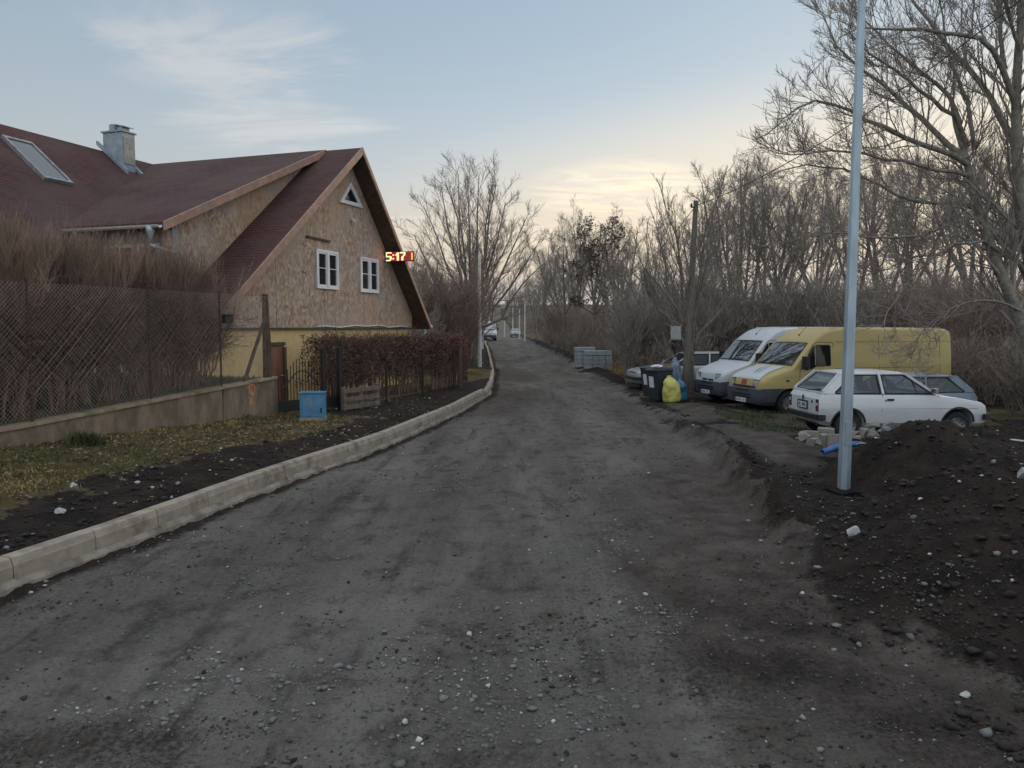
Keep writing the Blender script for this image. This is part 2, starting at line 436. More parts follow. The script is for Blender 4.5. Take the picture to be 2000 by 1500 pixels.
M['glass_clear'] = clear_glass('cabin_glass', (.70, .74, .76))
M['frame_grey'] = simple('skylight_frame', (.30, .31, .32), .5, .3)
M['skylight'] = glass_mat('skylight_glass', (.09, .10, .11), .12, .1)
def emit(name, col, s):
    m, t, b = new_mat(name)
    b.inputs['Base Color'].default_value = (0, 0, 0, 1); b.inputs['Emission Color'].default_value = col + (1,); b.inputs['Emission Strength'].default_value = s
    return m
M['led'] = emit('led_lit', (1.0, .36, .17), 1.6)
M['reflected_led_panel'] = emit('reflected_led_panel', (.40, .06, .05), .22)
M['led_dim'] = emit('led_lit_edge', (1.0, .20, .03), 1.3)

# OSB cladding: stretched flakes of several browns, butt joints between the sheets
def osb():
    m, t, b = new_mat('osb_board')
    tc = nd(t, 'ShaderNodeTexCoord'); mp = nd(t, 'ShaderNodeMapping'); mp.inputs['Scale'].default_value = (1, 1, .55)
    lk(t, tc.outputs['Object'], mp.inputs[0])
    v = nd(t, 'ShaderNodeTexVoronoi', ins={'Scale': 17.0, 'Randomness': 1.0}); lk(t, mp.outputs[0], v.inputs['Vector'])
    n = nd(t, 'ShaderNodeTexNoise', ins={'Scale': .8, 'Detail': 6.0, 'Roughness': .65}); lk(t, tc.outputs['Object'], n.inputs[0])
    mp2 = nd(t, 'ShaderNodeMapping'); mp2.inputs['Scale'].default_value = (2.2, 2.2, .8); lk(t, tc.outputs['Object'], mp2.inputs[0])
    st = nd(t, 'ShaderNodeTexNoise', ins={'Scale': 1.5, 'Detail': 6.0, 'Roughness': .7}); lk(t, mp2.outputs[0], st.inputs[0])
    bw = nd(t, 'ShaderNodeRGBToBW'); lk(t, v.outputs['Color'], bw.inputs[0])
    c = mixc(t, bw.outputs[0], (.20, .125, .088), (.68, .50, .37))
    c = mixc(t, maprange(t, n.outputs[0], .38, .66, 0, .58), c, (.45, .385, .34))
    nn = nd(t, 'ShaderNodeTexNoise', ins={'Scale': .33, 'Detail': 4.0}); lk(t, tc.outputs['Object'], nn.inputs[0])
    c = mixc(t, maprange(t, nn.outputs[0], .45, .62, 0, .5), c, (.50, .30, .155))
    c = mixc(t, maprange(t, st.outputs[0], .50, .75, 0, .38), c, (.15, .11, .085))
    lk(t, c, b.inputs['Base Color']); b.inputs['Roughness'].default_value = .9
    bp = nd(t, 'ShaderNodeBump', ins={'Strength': .35, 'Distance': .02}); lk(t, bw.outputs[0], bp.inputs['Height']); lk(t, bp.outputs[0], b.inputs['Normal'])
    return m
M['osb'] = osb()

# felt shingles; the object's own x runs along the eave on every roof slope
def shingle(name, ax):
    m, t, b = new_mat(name)
    tc = nd(t, 'ShaderNodeTexCoord'); sp = nd(t, 'ShaderNodeSeparateXYZ'); lk(t, tc.outputs['Object'], sp.inputs[0])
    cb = nd(t, 'ShaderNodeCombineXYZ')
    lk(t, sp.outputs[0 if ax == 'x' else 1], cb.inputs[0]); lk(t, sp.outputs[2], cb.inputs[1])
    br = nd(t, 'ShaderNodeTexBrick', ins={'Scale': 1.0, 'Mortar Size': .012, 'Brick Width': .34, 'Row Height': .085, 'Color1': (.078, .030, .029, 1), 'Color2': (.122, .047, .044, 1), 'Mortar': (.025, .013, .016, 1)})
    lk(t, cb.outputs[0], br.inputs[0])
    n = nd(t, 'ShaderNodeTexNoise', ins={'Scale': 1.1, 'Detail': 6.0, 'Roughness': .65}); lk(t, tc.outputs['Object'], n.inputs[0])
    c = mixc(t, maprange(t, n.outputs[0], .35, .7, 0, .65), br.outputs[0], (.074, .046, .046))
    nf = nd(t, 'ShaderNodeTexNoise', ins={'Scale': .28, 'Detail': 5.0, 'Roughness': .6}); lk(t, tc.outputs['Object'], nf.inputs[0])
    c = mixc(t, maprange(t, nf.outputs[0], .42, .66, 0, .5), c, (.115, .075, .066))
    n2 = nd(t, 'ShaderNodeTexNoise', ins={'Scale': 60.0, 'Detail': 2.0}); lk(t, tc.outputs['Object'], n2.inputs[0])
    c = mixc(t, .5, c, mixc(t, n2.outputs[0], (.2, .2, .2), (.8, .8, .8)), 'SOFT_LIGHT')
    lk(t, c, b.inputs['Base Color']); b.inputs['Roughness'].default_value = .8; b.inputs['Specular IOR Level'].default_value = .3
    bp = nd(t, 'ShaderNodeBump', ins={'Strength': .5, 'Distance': .02}); lk(t, br.outputs[1], bp.inputs['Height']); bp.invert = True
    lk(t, bp.outputs[0], b.inputs['Normal'])
    return m
M['roof_x'] = shingle('felt_shingles', 'x')
M['roof_y'] = shingle('felt_shingles_wing', 'y')

# the ground: wear, soil and grass by a painted zone mask (r soil and painted vignette, g grass, b dry earth)
def ground_mat():
    m, t, b = new_mat('ground_earth')
    at = nd(t, 'ShaderNodeAttribute', attribute_name='zone'); sp = nd(t, 'ShaderNodeSeparateColor'); lk(t, at.outputs[0], sp.inputs[0])
    geo = nd(t, 'ShaderNodeNewGeometry'); P = geo.outputs['Position']
    def noise(sc, det=5.0, ro=.6, vec=P, dist=0.0):
        n = nd(t, 'ShaderNodeTexNoise', ins={'Scale': sc, 'Detail': det, 'Roughness': ro, 'Distortion': dist}); lk(t, vec, n.inputs[0]); return n.outputs[0]
    mp = nd(t, 'ShaderNodeMapping'); mp.inputs['Rotation'].default_value = (0, 0, R(9)); mp.inputs['Scale'].default_value = (1.0, .16, 1); lk(t, P, mp.inputs[0])
    trk = noise(.9, 5, .6, mp.outputs[0]); trk2 = noise(3.2, 4, .6, mp.outputs[0])
    big = noise(.35, 4); mid = noise(2.2, 6, .65); fine = noise(26, 5, .7); grit = noise(95, 3, .7)
    vor = nd(t, 'ShaderNodeTexVoronoi', ins={'Scale': 34.0, 'Randomness': 1.0}); lk(t, P, vor.inputs['Vector'])
    vb = nd(t, 'ShaderNodeRGBToBW'); lk(t, vor.outputs['Color'], vb.inputs[0])
    # gravel
    g = mixc(t, maprange(t, trk, .32, .68), (.100, .089, .077), (.232, .214, .190))
    g = mixc(t, maprange(t, big, .38, .66, 0, .7), g, (.155, .146, .130))
    g = mixc(t, maprange(t, mid, .48, .70, 0, .8), g, (.074, .058, .048))
    g = mixc(t, maprange(t, trk2, .52, .72, 0, .75), g, (.052, .046, .042))
    g = mixc(t, maprange(t, fine, .50, .68, 0, .6), g, (.060, .053, .047))
    g = mixc(t, maprange(t, vb.outputs[0], .62, .95, 0, .42), g, (.22, .22, .215))
    g = mixc(t, maprange(t, grit, .52, .72, 0, .5), g, (.05, .048, .046))
    # soil
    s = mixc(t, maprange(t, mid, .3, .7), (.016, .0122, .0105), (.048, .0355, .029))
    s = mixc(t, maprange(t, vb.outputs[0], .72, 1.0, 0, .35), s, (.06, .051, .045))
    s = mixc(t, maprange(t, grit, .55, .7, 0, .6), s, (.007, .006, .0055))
    # dry earth
    e = mixc(t, maprange(t, mid, .3, .7), (.066, .054, .046), (.140, .120, .106))
    e = mixc(t, maprange(t, fine, .5, .75, 0, .5), e, (.055, .046, .04))
    # grass floor
    gr = mixc(t, maprange(t, mid, .35, .65), (.060, .058, .025), (.15, .115, .052))
    gr = mixc(t, maprange(t, fine, .45, .7, 0, .7), gr, (.045, .036, .024))
    edge = mth(t, 'MULTIPLY', mth(t, 'SUBTRACT', fine, .5), .6)
    def msk(o): return maprange(t, mth(t, 'ADD', o, edge), .3, .7)
    c = mixc(t, msk(sp.outputs[2]), g, e)
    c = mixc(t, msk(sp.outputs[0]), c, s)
    c = mixc(t, msk(sp.outputs[1]), c, gr)
    lk(t, c, b.inputs['Base Color'])
    lk(t, maprange(t, big, .3, .7, .85, 1.0), b.inputs['Roughness']); b.inputs['Specular IOR Level'].default_value = .18
    hsum = mth(t, 'ADD', mth(t, 'MULTIPLY', fine, .55), mth(t, 'MULTIPLY', grit, .3))
    hsum = mth(t, 'ADD', hsum, mth(t, 'MULTIPLY', vor.outputs['Distance'], -.5))
    bp = nd(t, 'ShaderNodeBump', ins={'Strength': .95, 'Distance': .05}); lk(t, hsum, bp.inputs['Height']); lk(t, bp.outputs[0], b.inputs['Normal'])
    return m
M['ground'] = ground_mat()
# ------------------------------------------------------------ terrain
YL = np.array([-40, -5, 7.0, 8.2, 11.5, 15.3, 21, 27.6, 33, 40, 55, 75, 95, 140, 200, 500.])
XL = np.array([-15., -7.4, -4.69, -4.38, -3.67, -2.65, -1.62, -.83, -.80, -.92, -1.47, -2.3, -3.3, -3.2, -5, -14.])
YR = np.array([-40, 3., 5, 7, 10, 14, 18, 24, 33, 45, 70, 100, 140, 200, 500.])
XR = np.array([3.4, 3.2, 2.95, 2.62, 3.15, 3.65, 3.8, 3.9, 4.0, 3.9, 2.9, 2.15, 1.5, -.5, -9.])
def xl(y): return np.interp(y, YL, XL)
def xr(y): return np.interp(y, YR, XR)
DN = np.array([.949, -.316]); DA = np.array([.316, .949])      # across and along the plot boundary
WALL_N = -11.37                                                  # the garden wall's line
WALL_A0, WALL_A1 = 3.5, 15.95
def rise(y):
    return .50 * sstep(45, 112, y) + np.maximum(y - 135, 0) * .016
POLE = at_z(1648, 948, .12)
HEAP_A = at_y(1812, 806, 11.6); HEAP_C = at_y(1165, 716, 40.5)
def hbase(x, y, detail=True):
    """height and zone weights (soil and painted vignette, grass, dry)"""
    x = np.asarray(x, float); y = np.asarray(y, float)
    n = x * DN[0] + y * DN[1]; a = x * DA[0] + y * DA[1]
    L = xl(y) - x; Rr = x - xr(y)
    zr = rise(y)
    # road: a slight crown and worn wheel lines
    z = zr + .02 * fbm(x, y, .5, 3, 3)
    wob = .35 * fbm(x, y, .6, 3, 11)
    mid = (x - xl(y)) / np.maximum(xr(y) - xl(y), .1)
    rut = np.exp(-((mid - .27) / .07) ** 2) + np.exp(-((mid - .62) / .07) ** 2)
    z = z - .022 * rut * (y > 0)
    if detail: z = z + .034 * fbm(x, y, 2.2, 4, 5) + .036 * fbm(x, y, 7, 4, 8, .68) * sstep(60, 8, y)
    soil = np.zeros_like(x); grass = np.zeros_like(x); dry = .0 * x
    dry = np.clip(.5 + 1.2 * fbm(x, y, .22, 3, 21), 0, 1) * sstep(.75, .2, mid) * .8 * sstep(10, 22, y)
    soil = np.maximum(soil, sstep(-.9, .0, -L + .4 * wob) * .0)
    # soil edge along the kerb's foot and loose stuff along the right
    soil = np.maximum(soil, sstep(.55, .05, -L + .5 * wob) * (L < 0) * .85)
    # brown dirt dragged over the right of the near road
    dry = np.maximum(dry, sstep(-3.0, -.2, (x - xr(y)) + 2.0 * wob + .9 * fbm(x, y, 1.3, 4, 13)) * sstep(17, 11, y) * .85)
    # vignette painted in: the nearest stretch darkened through the soil weight
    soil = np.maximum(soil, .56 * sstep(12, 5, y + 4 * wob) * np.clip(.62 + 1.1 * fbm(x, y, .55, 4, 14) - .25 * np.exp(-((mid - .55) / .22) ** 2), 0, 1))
    # left verge
    base = np.interp(a, [8.9, 13, 15.95, 20], [.55, .42, .29, .27])
    sw = np.clip((n - WALL_N) / np.maximum((L * .95 + (n - WALL_N)), .05), 0, 1)   # 0 at wall, 1 at kerb
    zv = zr + np.where(y < 45, base * (1 - sw) + .245 * sw, .14) + .05 * fbm(x, y, 1.1, 4, 31)
    if detail: zv = zv + .035 * fbm(x, y, 5, 4, 33) * sstep(50, 10, y)
    lv = sstep(.06, .14, L)
    z = z * (1 - lv) + zv * lv
    vs = sstep(.06, .14, L)
    gv = sstep(.78, .52, sw + .55 * wob + .25 * fbm(x, y, 2.3, 3, 39)) * (a < 16.4) * (n > WALL_N - .5)
    gv = np.maximum(gv, sstep(.25, .1, sw + .3 * wob) * (a >= 16.4) * .6)
    gv = np.where(y > 40, sstep(1.5, 3., L + wob), gv)
    soil = np.where(L > .06, vs * (1 - gv), soil); grass = np.where(L > .06, gv, grass); dry = np.where(L > .06, 0, dry)
    # house yard and raised garden behind the wall
    yard = sstep(WALL_N - .0, WALL_N - .25, n) * (y < 48)
    z = np.where(L > .5, z * (1 - yard) + (zr + .27 + .02 * fbm(x, y, 2, 3, 35)) * yard, z)
    gtop = np.interp(a, [3, 8.9, 15.95], [.78, .84, 1.20])
    gd = sstep(WALL_N - .06, WALL_N - .20, n) * sstep(WALL_A1 + .05, WALL_A1 - .10, a) * (y < 40)
    z = np.where(gd > 0, z * (1 - gd) + (gtop + .03 * fbm(x, y, 1.5, 3, 37)) * gd, z)
    grass = np.where(gd > .3, 1, grass); soil = np.where(gd > .3, 0, soil)
    soil = np.where((yard > .5) & (gd < .3) & (L > .5), .6, soil)
    # right: parking ground behind a low ragged lip
    rv = sstep(-.1, .35, Rr + .35 * wob)
    zp = .10 + zr * .9 + .05 * fbm(x, y, .7, 4, 41)
    if detail: zp = zp + .03 * fbm(x, y, 4, 4, 43)
    lip = np.exp(-((Rr + .3 * wob - .25) / .35) ** 2) * sstep(7.5, 9.5, y) * sstep(24, 15, y)
    zp = zp + lip * (.17 + .26 * fbm(x, y, 1.9, 4, 45) + .14 * fbm(x, y, 3.3, 4, 46, .65) + .13 * fbm(x, y, 6.5, 4, 47, .7))
    z = z * (1 - rv) + zp * rv
    rdry = sstep(.35, 1.1, Rr + 1.2 * wob) * sstep(10.5, 15, y + 2.5 * wob) * sstep(33, 27, y) * sstep(8.6, 6.0, x + .12 * (y - 20) + 1.5 * wob) * np.clip(.8 + 1.6 * fbm(x, y, .8, 4, 57), 0, 1)
    rs = sstep(-.25, .75, Rr + .9 * wob + .5 * fbm(x, y, 2.4, 4, 58)) * (1 - rdry)
    soil = np.where(Rr > -.4, np.maximum(rs * .95, soil * (1 - rv)), soil)
    dry = np.where(Rr > -.4, np.maximum(dry * np.where(y < 15, 1.0, 1 - rv), rdry), dry)
    rg = sstep(.0, .35, fbm(x, y, .7, 3, 51) + .25) * sstep(15.5, 17.5, y) * sstep(24, 20, y) * (Rr > 1.6) * sstep(4.5, 6.0, x) * .8
    rg = np.maximum(rg, (y > 33) * sstep(.8, 1.8, Rr + wob) * .9 * sstep(.0, .3, fbm(x, y, .5, 3, 52) + .3))
    grass = np.where(Rr > .3, rg, grass); soil = np.where(Rr > .3, soil * (1 - rg), soil); dry = np.where(Rr > .3, dry * (1 - rg), dry)
    z = z + .10 * np.exp(-((x - 8.3) / 3.2) ** 2 - ((y - 16.3) / 1.6) ** 2)
    # heaps of dug soil
    lump = .13 * fbm(x, y, 1.3, 4, 61) + (.06 * fbm(x, y, 4.5, 4, 63) + .035 * fbm(x, y, 13, 3, 64) if detail else 0)
    dA = np.hypot((x - HEAP_A[0]) / np.where(x < HEAP_A[0], .84, 1.2), y - HEAP_A[1])
    hA = (HEAP_A[2] + .10) - np.sqrt(dA ** 2 + .04) * .64
    hb = np.interp(x - (xr(np.clip(y, 3.5, 12)) + .10), [-.5, 0, .5, 2.4, 3.2, 4.5, 9], [-.3, .0, .22, .98, 1.10, 1.0, .7])
    hB = np.where(y < 30, hb - .0 * y, -1) - 2.2 * np.maximum(y - 8.6, 0) ** 1.3 * .35 - np.maximum(.5 - y, 0) * .2
    hp = np.maximum(hA, hB)
    hp = np.where(hp > -.2, hp + lump * sstep(-.2, .4, hp), hp)
    k = sstep(-.02, .10, hp - z)
    hz = np.where((Rr > -.6), np.maximum(z, hp), z)
    soil = np.where(Rr > -.6, np.maximum(soil, k), soil); grass = np.where(Rr > -.6, grass * (1 - k), grass); dry = np.where(Rr > -.6, dry * (1 - k), dry)
    z = hz
    # small heap by the stacked kerbs, far down the road
    dC = np.hypot((x - HEAP_C[0]) / 1.5, y - HEAP_C[1]); hC = (HEAP_C[2] + .05) - dC * .55 + .1 * fbm(x, y, 1.5, 3, 66)
    kc = sstep(0, .1, hC - z) * (dC < 3); z = np.where(dC < 3, np.maximum(z, hC), z); soil = np.maximum(soil, kc); grass = grass * (1 - kc); dry = dry * (1 - kc)
    # bank of spoil on the right edge of the far road
    bk = np.exp(-((Rr - .7) / .5) ** 2) * sstep(40, 50, y) * sstep(110, 95, y)
    z = z + .40 * bk * (1 + .7 * fbm(x, y, .7, 3, 68)); soil = np.maximum(soil, bk * .9)
    # hollow at the lamp post
    dp = np.hypot(x - POLE[0] + .1, y - POLE[1] + .30)
    dq = np.hypot(x - POLE[0], y - POLE[1])
    z = z + (.13 - z) * np.exp(-(dq / .55) ** 2) - .10 * np.exp(-(dp / .30) ** 2)
    # woodland floor: rising away from the road
    far = np.clip(x - 14, 0, 60) * .022 * sstep(10, 24, y) + np.clip(y - 34, 0, 25) * .02 * sstep(6, 12, x)
    z = z + np.where(Rr > 3, far, 0) + np.where((L > 14) & (y > 45), (L - 14) * .03, 0)
    z = z + np.maximum(np.hypot(x, y) - 190, 0) * .018
    return z, soil, grass, dry

def hz(x, y):
    return float(hbase(np.array([x]), np.array([y]))[0][0])

def build_ground():
    ys = [-40., -30, -22, -16, -12, -9, -7, -5, -3.5, -2.2, -1, 0, .8, 1.5, 2.1, 2.6, 3.0]
    y = 3.0
    while y < 420:
        y += max(.018, .0062 * y) if y < 60 else .02 * y
        ys.append(y)
    ys = np.array(ys + [600., 900., 1400.])
    u = np.concatenate([np.linspace(-7, -1.4, 40)[:-1], np.linspace(-1.4, -.72, 60)[:-1], np.linspace(-.72, .80, 470)[:-1], np.linspace(.80, 1.5, 60)[:-1], np.linspace(1.5, 7, 40)])
    S = np.sqrt(np.maximum(ys, 0) ** 2 + 3.2 ** 2) + np.maximum(-ys, 0) * .6
    X = u[None, :] * S[:, None]; Y = np.repeat(ys[:, None], len(u), 1)
    Z, s, g, d = hbase(X, Y)
    ny, nx = X.shape
    V = np.stack([X, Y, Z], -1).reshape(-1, 3)
    idx = np.arange(ny * nx).reshape(ny, nx)
    Q = np.stack([idx[:-1, :-1], idx[:-1, 1:], idx[1:, 1:], idx[1:, :-1]], -1).reshape(-1, 4)
    cx = V[Q].mean(1)
    onroad = (cx[:, 0] > xl(cx[:, 1]) - .02) & (cx[:, 0] < xr(cx[:, 1])) & (cx[:, 1] < 200)
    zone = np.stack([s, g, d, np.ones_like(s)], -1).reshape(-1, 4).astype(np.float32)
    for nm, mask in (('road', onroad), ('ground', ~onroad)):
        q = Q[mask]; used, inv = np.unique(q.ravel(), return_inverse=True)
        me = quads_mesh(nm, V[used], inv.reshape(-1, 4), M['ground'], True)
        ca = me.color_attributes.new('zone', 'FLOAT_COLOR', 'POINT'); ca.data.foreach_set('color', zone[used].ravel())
        o = link(nm, me)
        tag(o, 'unpaved grey gravel road with wheel tracks running into the distance' if nm == 'road' else 'bare dark soil, verge, garden and woodland floor beside the road', None, None, 'structure')
build_ground()

# the kerb: concrete kerb stones end to end with open joints, one structure
def build_kerb():
    mb = MB(); y = 1.2; rs = random.Random(3)
    def pt(y_): return np.array([float(xl(y_)), y_])
    # walk along the line in steps of one metre
    P = [pt(y)]; 
    while y < 97:
        t = pt(y + .2) - pt(y); t = t / np.linalg.norm(t)
        y = y + t[1] * 1.0; P.append(pt(y))
    for i in range(len(P) - 1):
        a, b = P[i], P[i + 1]; t = (b - a) / np.linalg.norm(b - a); nrm = np.array([-t[1], t[0]])   # towards the verge
        if 26.0 < a[1] < 28.5 and i % 3 == 1: continue
        a2 = a + t * .006; b2 = b - t * .006
        dz = rs.uniform(-.004, .004); off = nrm * rs.uniform(-.003, .003)
        za = float(rise(a[1])); zb = float(rise(b[1]))
        top = .295 if a[1] < 26 else .24
        prof = [(0.0, -.12), (0.0, top - .085), (.006, top - .07), (.022, top - .012), (.045, top), (.155, top), (.17, top - .012), (.17, -.12)]
        V = []
        for (p, zz) in ((a2, za), (b2, zb)):
            for (n_, h) in prof: V.append((p[0] + off[0] + nrm[0] * n_, p[1] + off[1] + nrm[1] * n_, zz + h + dz))
        k = len(prof)
        mb.add(V, [tuple(range(k)), tuple(range(k, 2 * k))[::-1]] + [(j, j + k, (j + 1) % k + k, (j + 1) % k) for j in range(k)])
        # haunch of mortar at the foot
        if a[1] < 28:
            h0 = .05 + rs.uniform(0, .05)
            V = []
            for (p, zz) in ((a, za), (b, zb)):
                for (n_, h) in ((-.09, -.1), (-.065, h0 * .4), (-.012, h0), (.01, -.1)): V.append((p[0] + nrm[0] * n_, p[1] + nrm[1] * n_, zz + h))
            mb.mat(1).add(V, [(0, 1, 2, 3), (7, 6, 5, 4)] + [(j, j + 4, (j + 1) % 4 + 4, (j + 1) % 4) for j in range(4)]).mat(0)
    o = mb.build('kerb', [M['concrete'], M['haunch']])
    tag(o, 'raised pale concrete kerb stones along the left side of the road', None, None, 'structure')
build_kerb()
# ------------------------------------------------------------ the house (local x: out of the gable, y: along the gable away from us)
HY = 25.5
hx0 = (712 - 1000) / F * HY
HO = np.array([hx0, HY, 0.0])
TH = math.atan2(.316, .949)
ax_n = np.array([math.cos(TH), -math.sin(TH), 0]); ax_d = np.array([math.sin(TH), math.cos(TH), 0])
def to_loc(p):
    q = np.asarray(p) - HO; return np.array([q @ ax_n, q @ ax_d, q[2]])
LCAM = to_loc(CAM)
def lray(px, py):
    d = ray(px, py); return np.array([d @ ax_n, d @ ax_d, d[2]])
def hx(px, py, x):           # pixel on a plane of constant local x
    d = lray(px, py); return LCAM + d * ((x - LCAM[0]) / d[0])
def hyp(px, py, y):
    d = lray(px, py); return LCAM + d * ((y - LCAM[1]) / d[1])
def hpl(px, py, p0, nrm):
    d = lray(px, py); return LCAM + d * (((p0 - LCAM) @ nrm) / (d @ nrm))
house = thing('house', 'steep roofed house with bare board gable, yellow lower walls and dark red shingle roof', 'house', tuple(HO), -TH)

apex = hx(712, 291, 0); za = apex[2]
le = hx(440, 598, 0); re_ = hx(840, 634, 0)
sl = (za - le[2]) / (-le[1]); sr = (za - re_[2]) / re_[1]
yl_e = le[1] - .55; yr_e = re_[1]
def zl_(y): return za + sl * y          # y negative
def zr_(y): return za - sr * y
XW = -.55                                # wall plane
XRID = -8.5
dorm_x = -1.32
de = hx(318, 436, dorm_x)                # dormer eave corner
ds = (za - de[2]) / (-de[1])
def zd_(y): return za + ds * y
vn = np.array([0, -ds, 1.0])             # dormer plane normal
vb = hpl(128, 441, np.array([0, 0, za]), vn)
kB = (za - vb[2]) / (vb[0] - XRID)       # wing roof pitch
def zB_(x): return za - kB * (x - XRID)
TR = .14
def slab(name, P, mat, th=TR, parent=house):
    mb = MB(); mb.prism(P, (0, 0, -th)); return mb.build(name, mat, parent)
# roof slopes
slab('roof', [(0, 0, za), (0, yl_e, zl_(yl_e)), (-4.6, yl_e, zl_(yl_e)), (-4.6, 0, za)], M['roof_x'])['label'] = 'steep front roof slope below the dormer'
slab('roof', [(0, 0.003, za), (XRID - 4, 0.003, za), (XRID - 4, yr_e, zr_(yr_e)), (0, yr_e, zr_(yr_e))], M['roof_x'])
o = slab('dormer_roof', [(dorm_x, .0, za + .03), (dorm_x, de[1], de[2] + .03), (vb[0], vb[1], vb[2] + .03), (XRID, 0, za + .03)], M['roof_x'])
slab('dormer_roof', [(vb[0], vb[1], vb[2] + .03), (vb[0], de[1], de[2] + .03), (dorm_x - .01, de[1], de[2] + .03)], M['roof_x'], TR) if abs(vb[1] - de[1]) > .05 else None
xe = vb[0] + .55
slab('wing_roof', [(XRID, 0, za + .034), (vb[0], vb[1], vb[2] + .034), (xe, vb[1], zB_(xe) + .034), (xe, -15, zB_(xe) + .034), (XRID, -15, za + .034)], M['roof_y'])
xo = XRID - (xe - XRID)
slab('wing_roof', [(XRID - .003, 0, za + .034), (XRID - .003, -15, za + .034), (xo, -15, zB_(xe) + .034), (xo, 0, zB_(xe) + .034)], M['roof_y'])
# soffits under the verge
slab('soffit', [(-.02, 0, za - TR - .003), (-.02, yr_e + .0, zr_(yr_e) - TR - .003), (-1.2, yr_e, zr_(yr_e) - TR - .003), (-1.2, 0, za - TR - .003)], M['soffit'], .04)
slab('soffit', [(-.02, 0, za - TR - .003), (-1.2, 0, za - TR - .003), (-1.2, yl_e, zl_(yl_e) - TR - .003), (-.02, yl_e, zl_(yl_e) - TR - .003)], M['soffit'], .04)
# fascia boards
def fascia(p, q, h=.26, th=.05, nx=(1, 0, 0), lift=.02):
    p = np.array(p); q = np.array(q)
    mb = MB(); P = [p + [0, 0, lift], q + [0, 0, lift], q + [0, 0, lift - h], p + [0, 0, lift - h]]
    mb.prism([tuple(v) for v in P], tuple(np.array(nx) * th)); return mb.build('fascia', M['fascia'], house, bev=.008)
fascia((.002, .0, za), (.002, yl_e, zl_(yl_e)))
fascia((.002, .0, za), (.002, yr_e, zr_(yr_e)), .2)
fascia((dorm_x + .002, -.15, zd_(-.15) + .03), (dorm_x + .002, de[1], de[2] + .03), .23)
# gable walls
zb = hx(640, 640, XW)[2]                 # board / render boundary
yb = lambda z, s=1: (za - TR - .04 - z) / sr
yl0 = -(za - TR - .04 - zb) / sl; yr0 = (za - TR - .04 - zb) / sr
ywr = hx(805, 655, XW)[1]                # end of the lower wall
ywl = max(yl0, -7.6)
gy0 = max(yl0 + .0, ywl); gy1 = min(ywr, yr0)
mb = MB()
mb.prism([(XW, 0, za - TR - .045), (XW, gy0, za - TR - .045 + sl * gy0), (XW, gy0, zb), (XW, gy1, zb), (XW, gy1, za - TR - .045 - sr * gy1)], (-.2, 0, 0))
gb = mb.build('gable_cladding', M['osb'], house); gb['label'] = 'weathered strand board gable wall'
mb = MB()
for yy in (-4.0, -1.5, 1.0, 3.4):
    ztop = za - TR - .06 - (sr * yy if yy > 0 else -sl * yy)
    mb = MB(); mb.box((XW + .003, yy, (zb + ztop) / 2), (.004, .007, ztop - zb - .02)); mb.build('board_joint', M['dark_wood'], house)
zf = -.4
lw_y0, lw_y1 = gy0 - .1, ywr - .02
mb = MB(); mb.prism([(XW - .05, lw_y0, zf), (XW - .05, lw_y1, zf), (XW - .05, lw_y1, zb - .006), (XW - .05, lw_y0, zb - .006)], (-.25, 0, 0))
wl = mb.build('wall', M['render_yellow'], house)
mb = MB(); mb.box((-4.6, lw_y1 - .13, (zf + zb) / 2 - .003), (7.5, .25, zb - zf)); mb.build('wall', M['render_yellow'], house)
# left long wall below the dormer, rendered, and its upper storey
yw = de[1] + .45
mb = MB(); mb.box((-5.2, yw + .12, (1.0 + 2.6) / 2), (9.0, .22, 2.6)); mb.build('wall', M['render_yellow'], house)
mb = MB(); mb.box((-5.3, yw + .10, (2.6 + de[2] - .1) / 2 + .1), (7.7, .2, de[2] - 2.7)); o = mb.build('wall', M['render_grey'], house); o['label'] = 'grey upper wall under the dormer eave'
# cheek of the dormer
xc = dorm_x - .30
yA = -.35; yB = yw
mb = MB(); mb.prism([(xc, yA, zd_(yA) - TR + .02), (xc, yB, zd_(yB) - TR + .02), (xc, yB, zl_(max(yB, yl_e)) - .1), (xc, yA, zl_(yA) - .1)], (-.1, 0, 0))
ck = mb.build('cheek_wall', M['osb'], house); ck['label'] = 'weathered strand board side of the dormer'
mb = MB(); mb.box((xc + .06, yB + .02, de[2] - .32), (.16, .34, .42)); mb.build('beam_end', M['osb'], house)
# wing wall under the wing eave
mb = MB(); mb.box((xe - .55, -12, 2.2), (.24, 8, zB_(xe) - .0 + 0.0)); mb.build('wall', M['render_yellow'], house)
# white drip strip along the board foot
p0 = hx(620, 637.5, XW + .04); p1 = hx(803, 637.5, XW + .04)
mb = MB()
Np = 14
mb.tube([(XW + .03, p0[1] + (p1[1] - p0[1]) * i / Np, zb + .03 + .022 * math.sin(i * 1.7) + (.03 if 4 < i < 10 else 0)) for i in range(Np + 1)], .022, 6)
mb.build('drip_strip', M['white_pvc'], house, smooth=True)
mb = MB(); mb.bar((XW + .02, gy0, zb - .02), (XW + .02, gy1, zb - .02), .04, .05); mb.build('batten', M['soffit'], house)

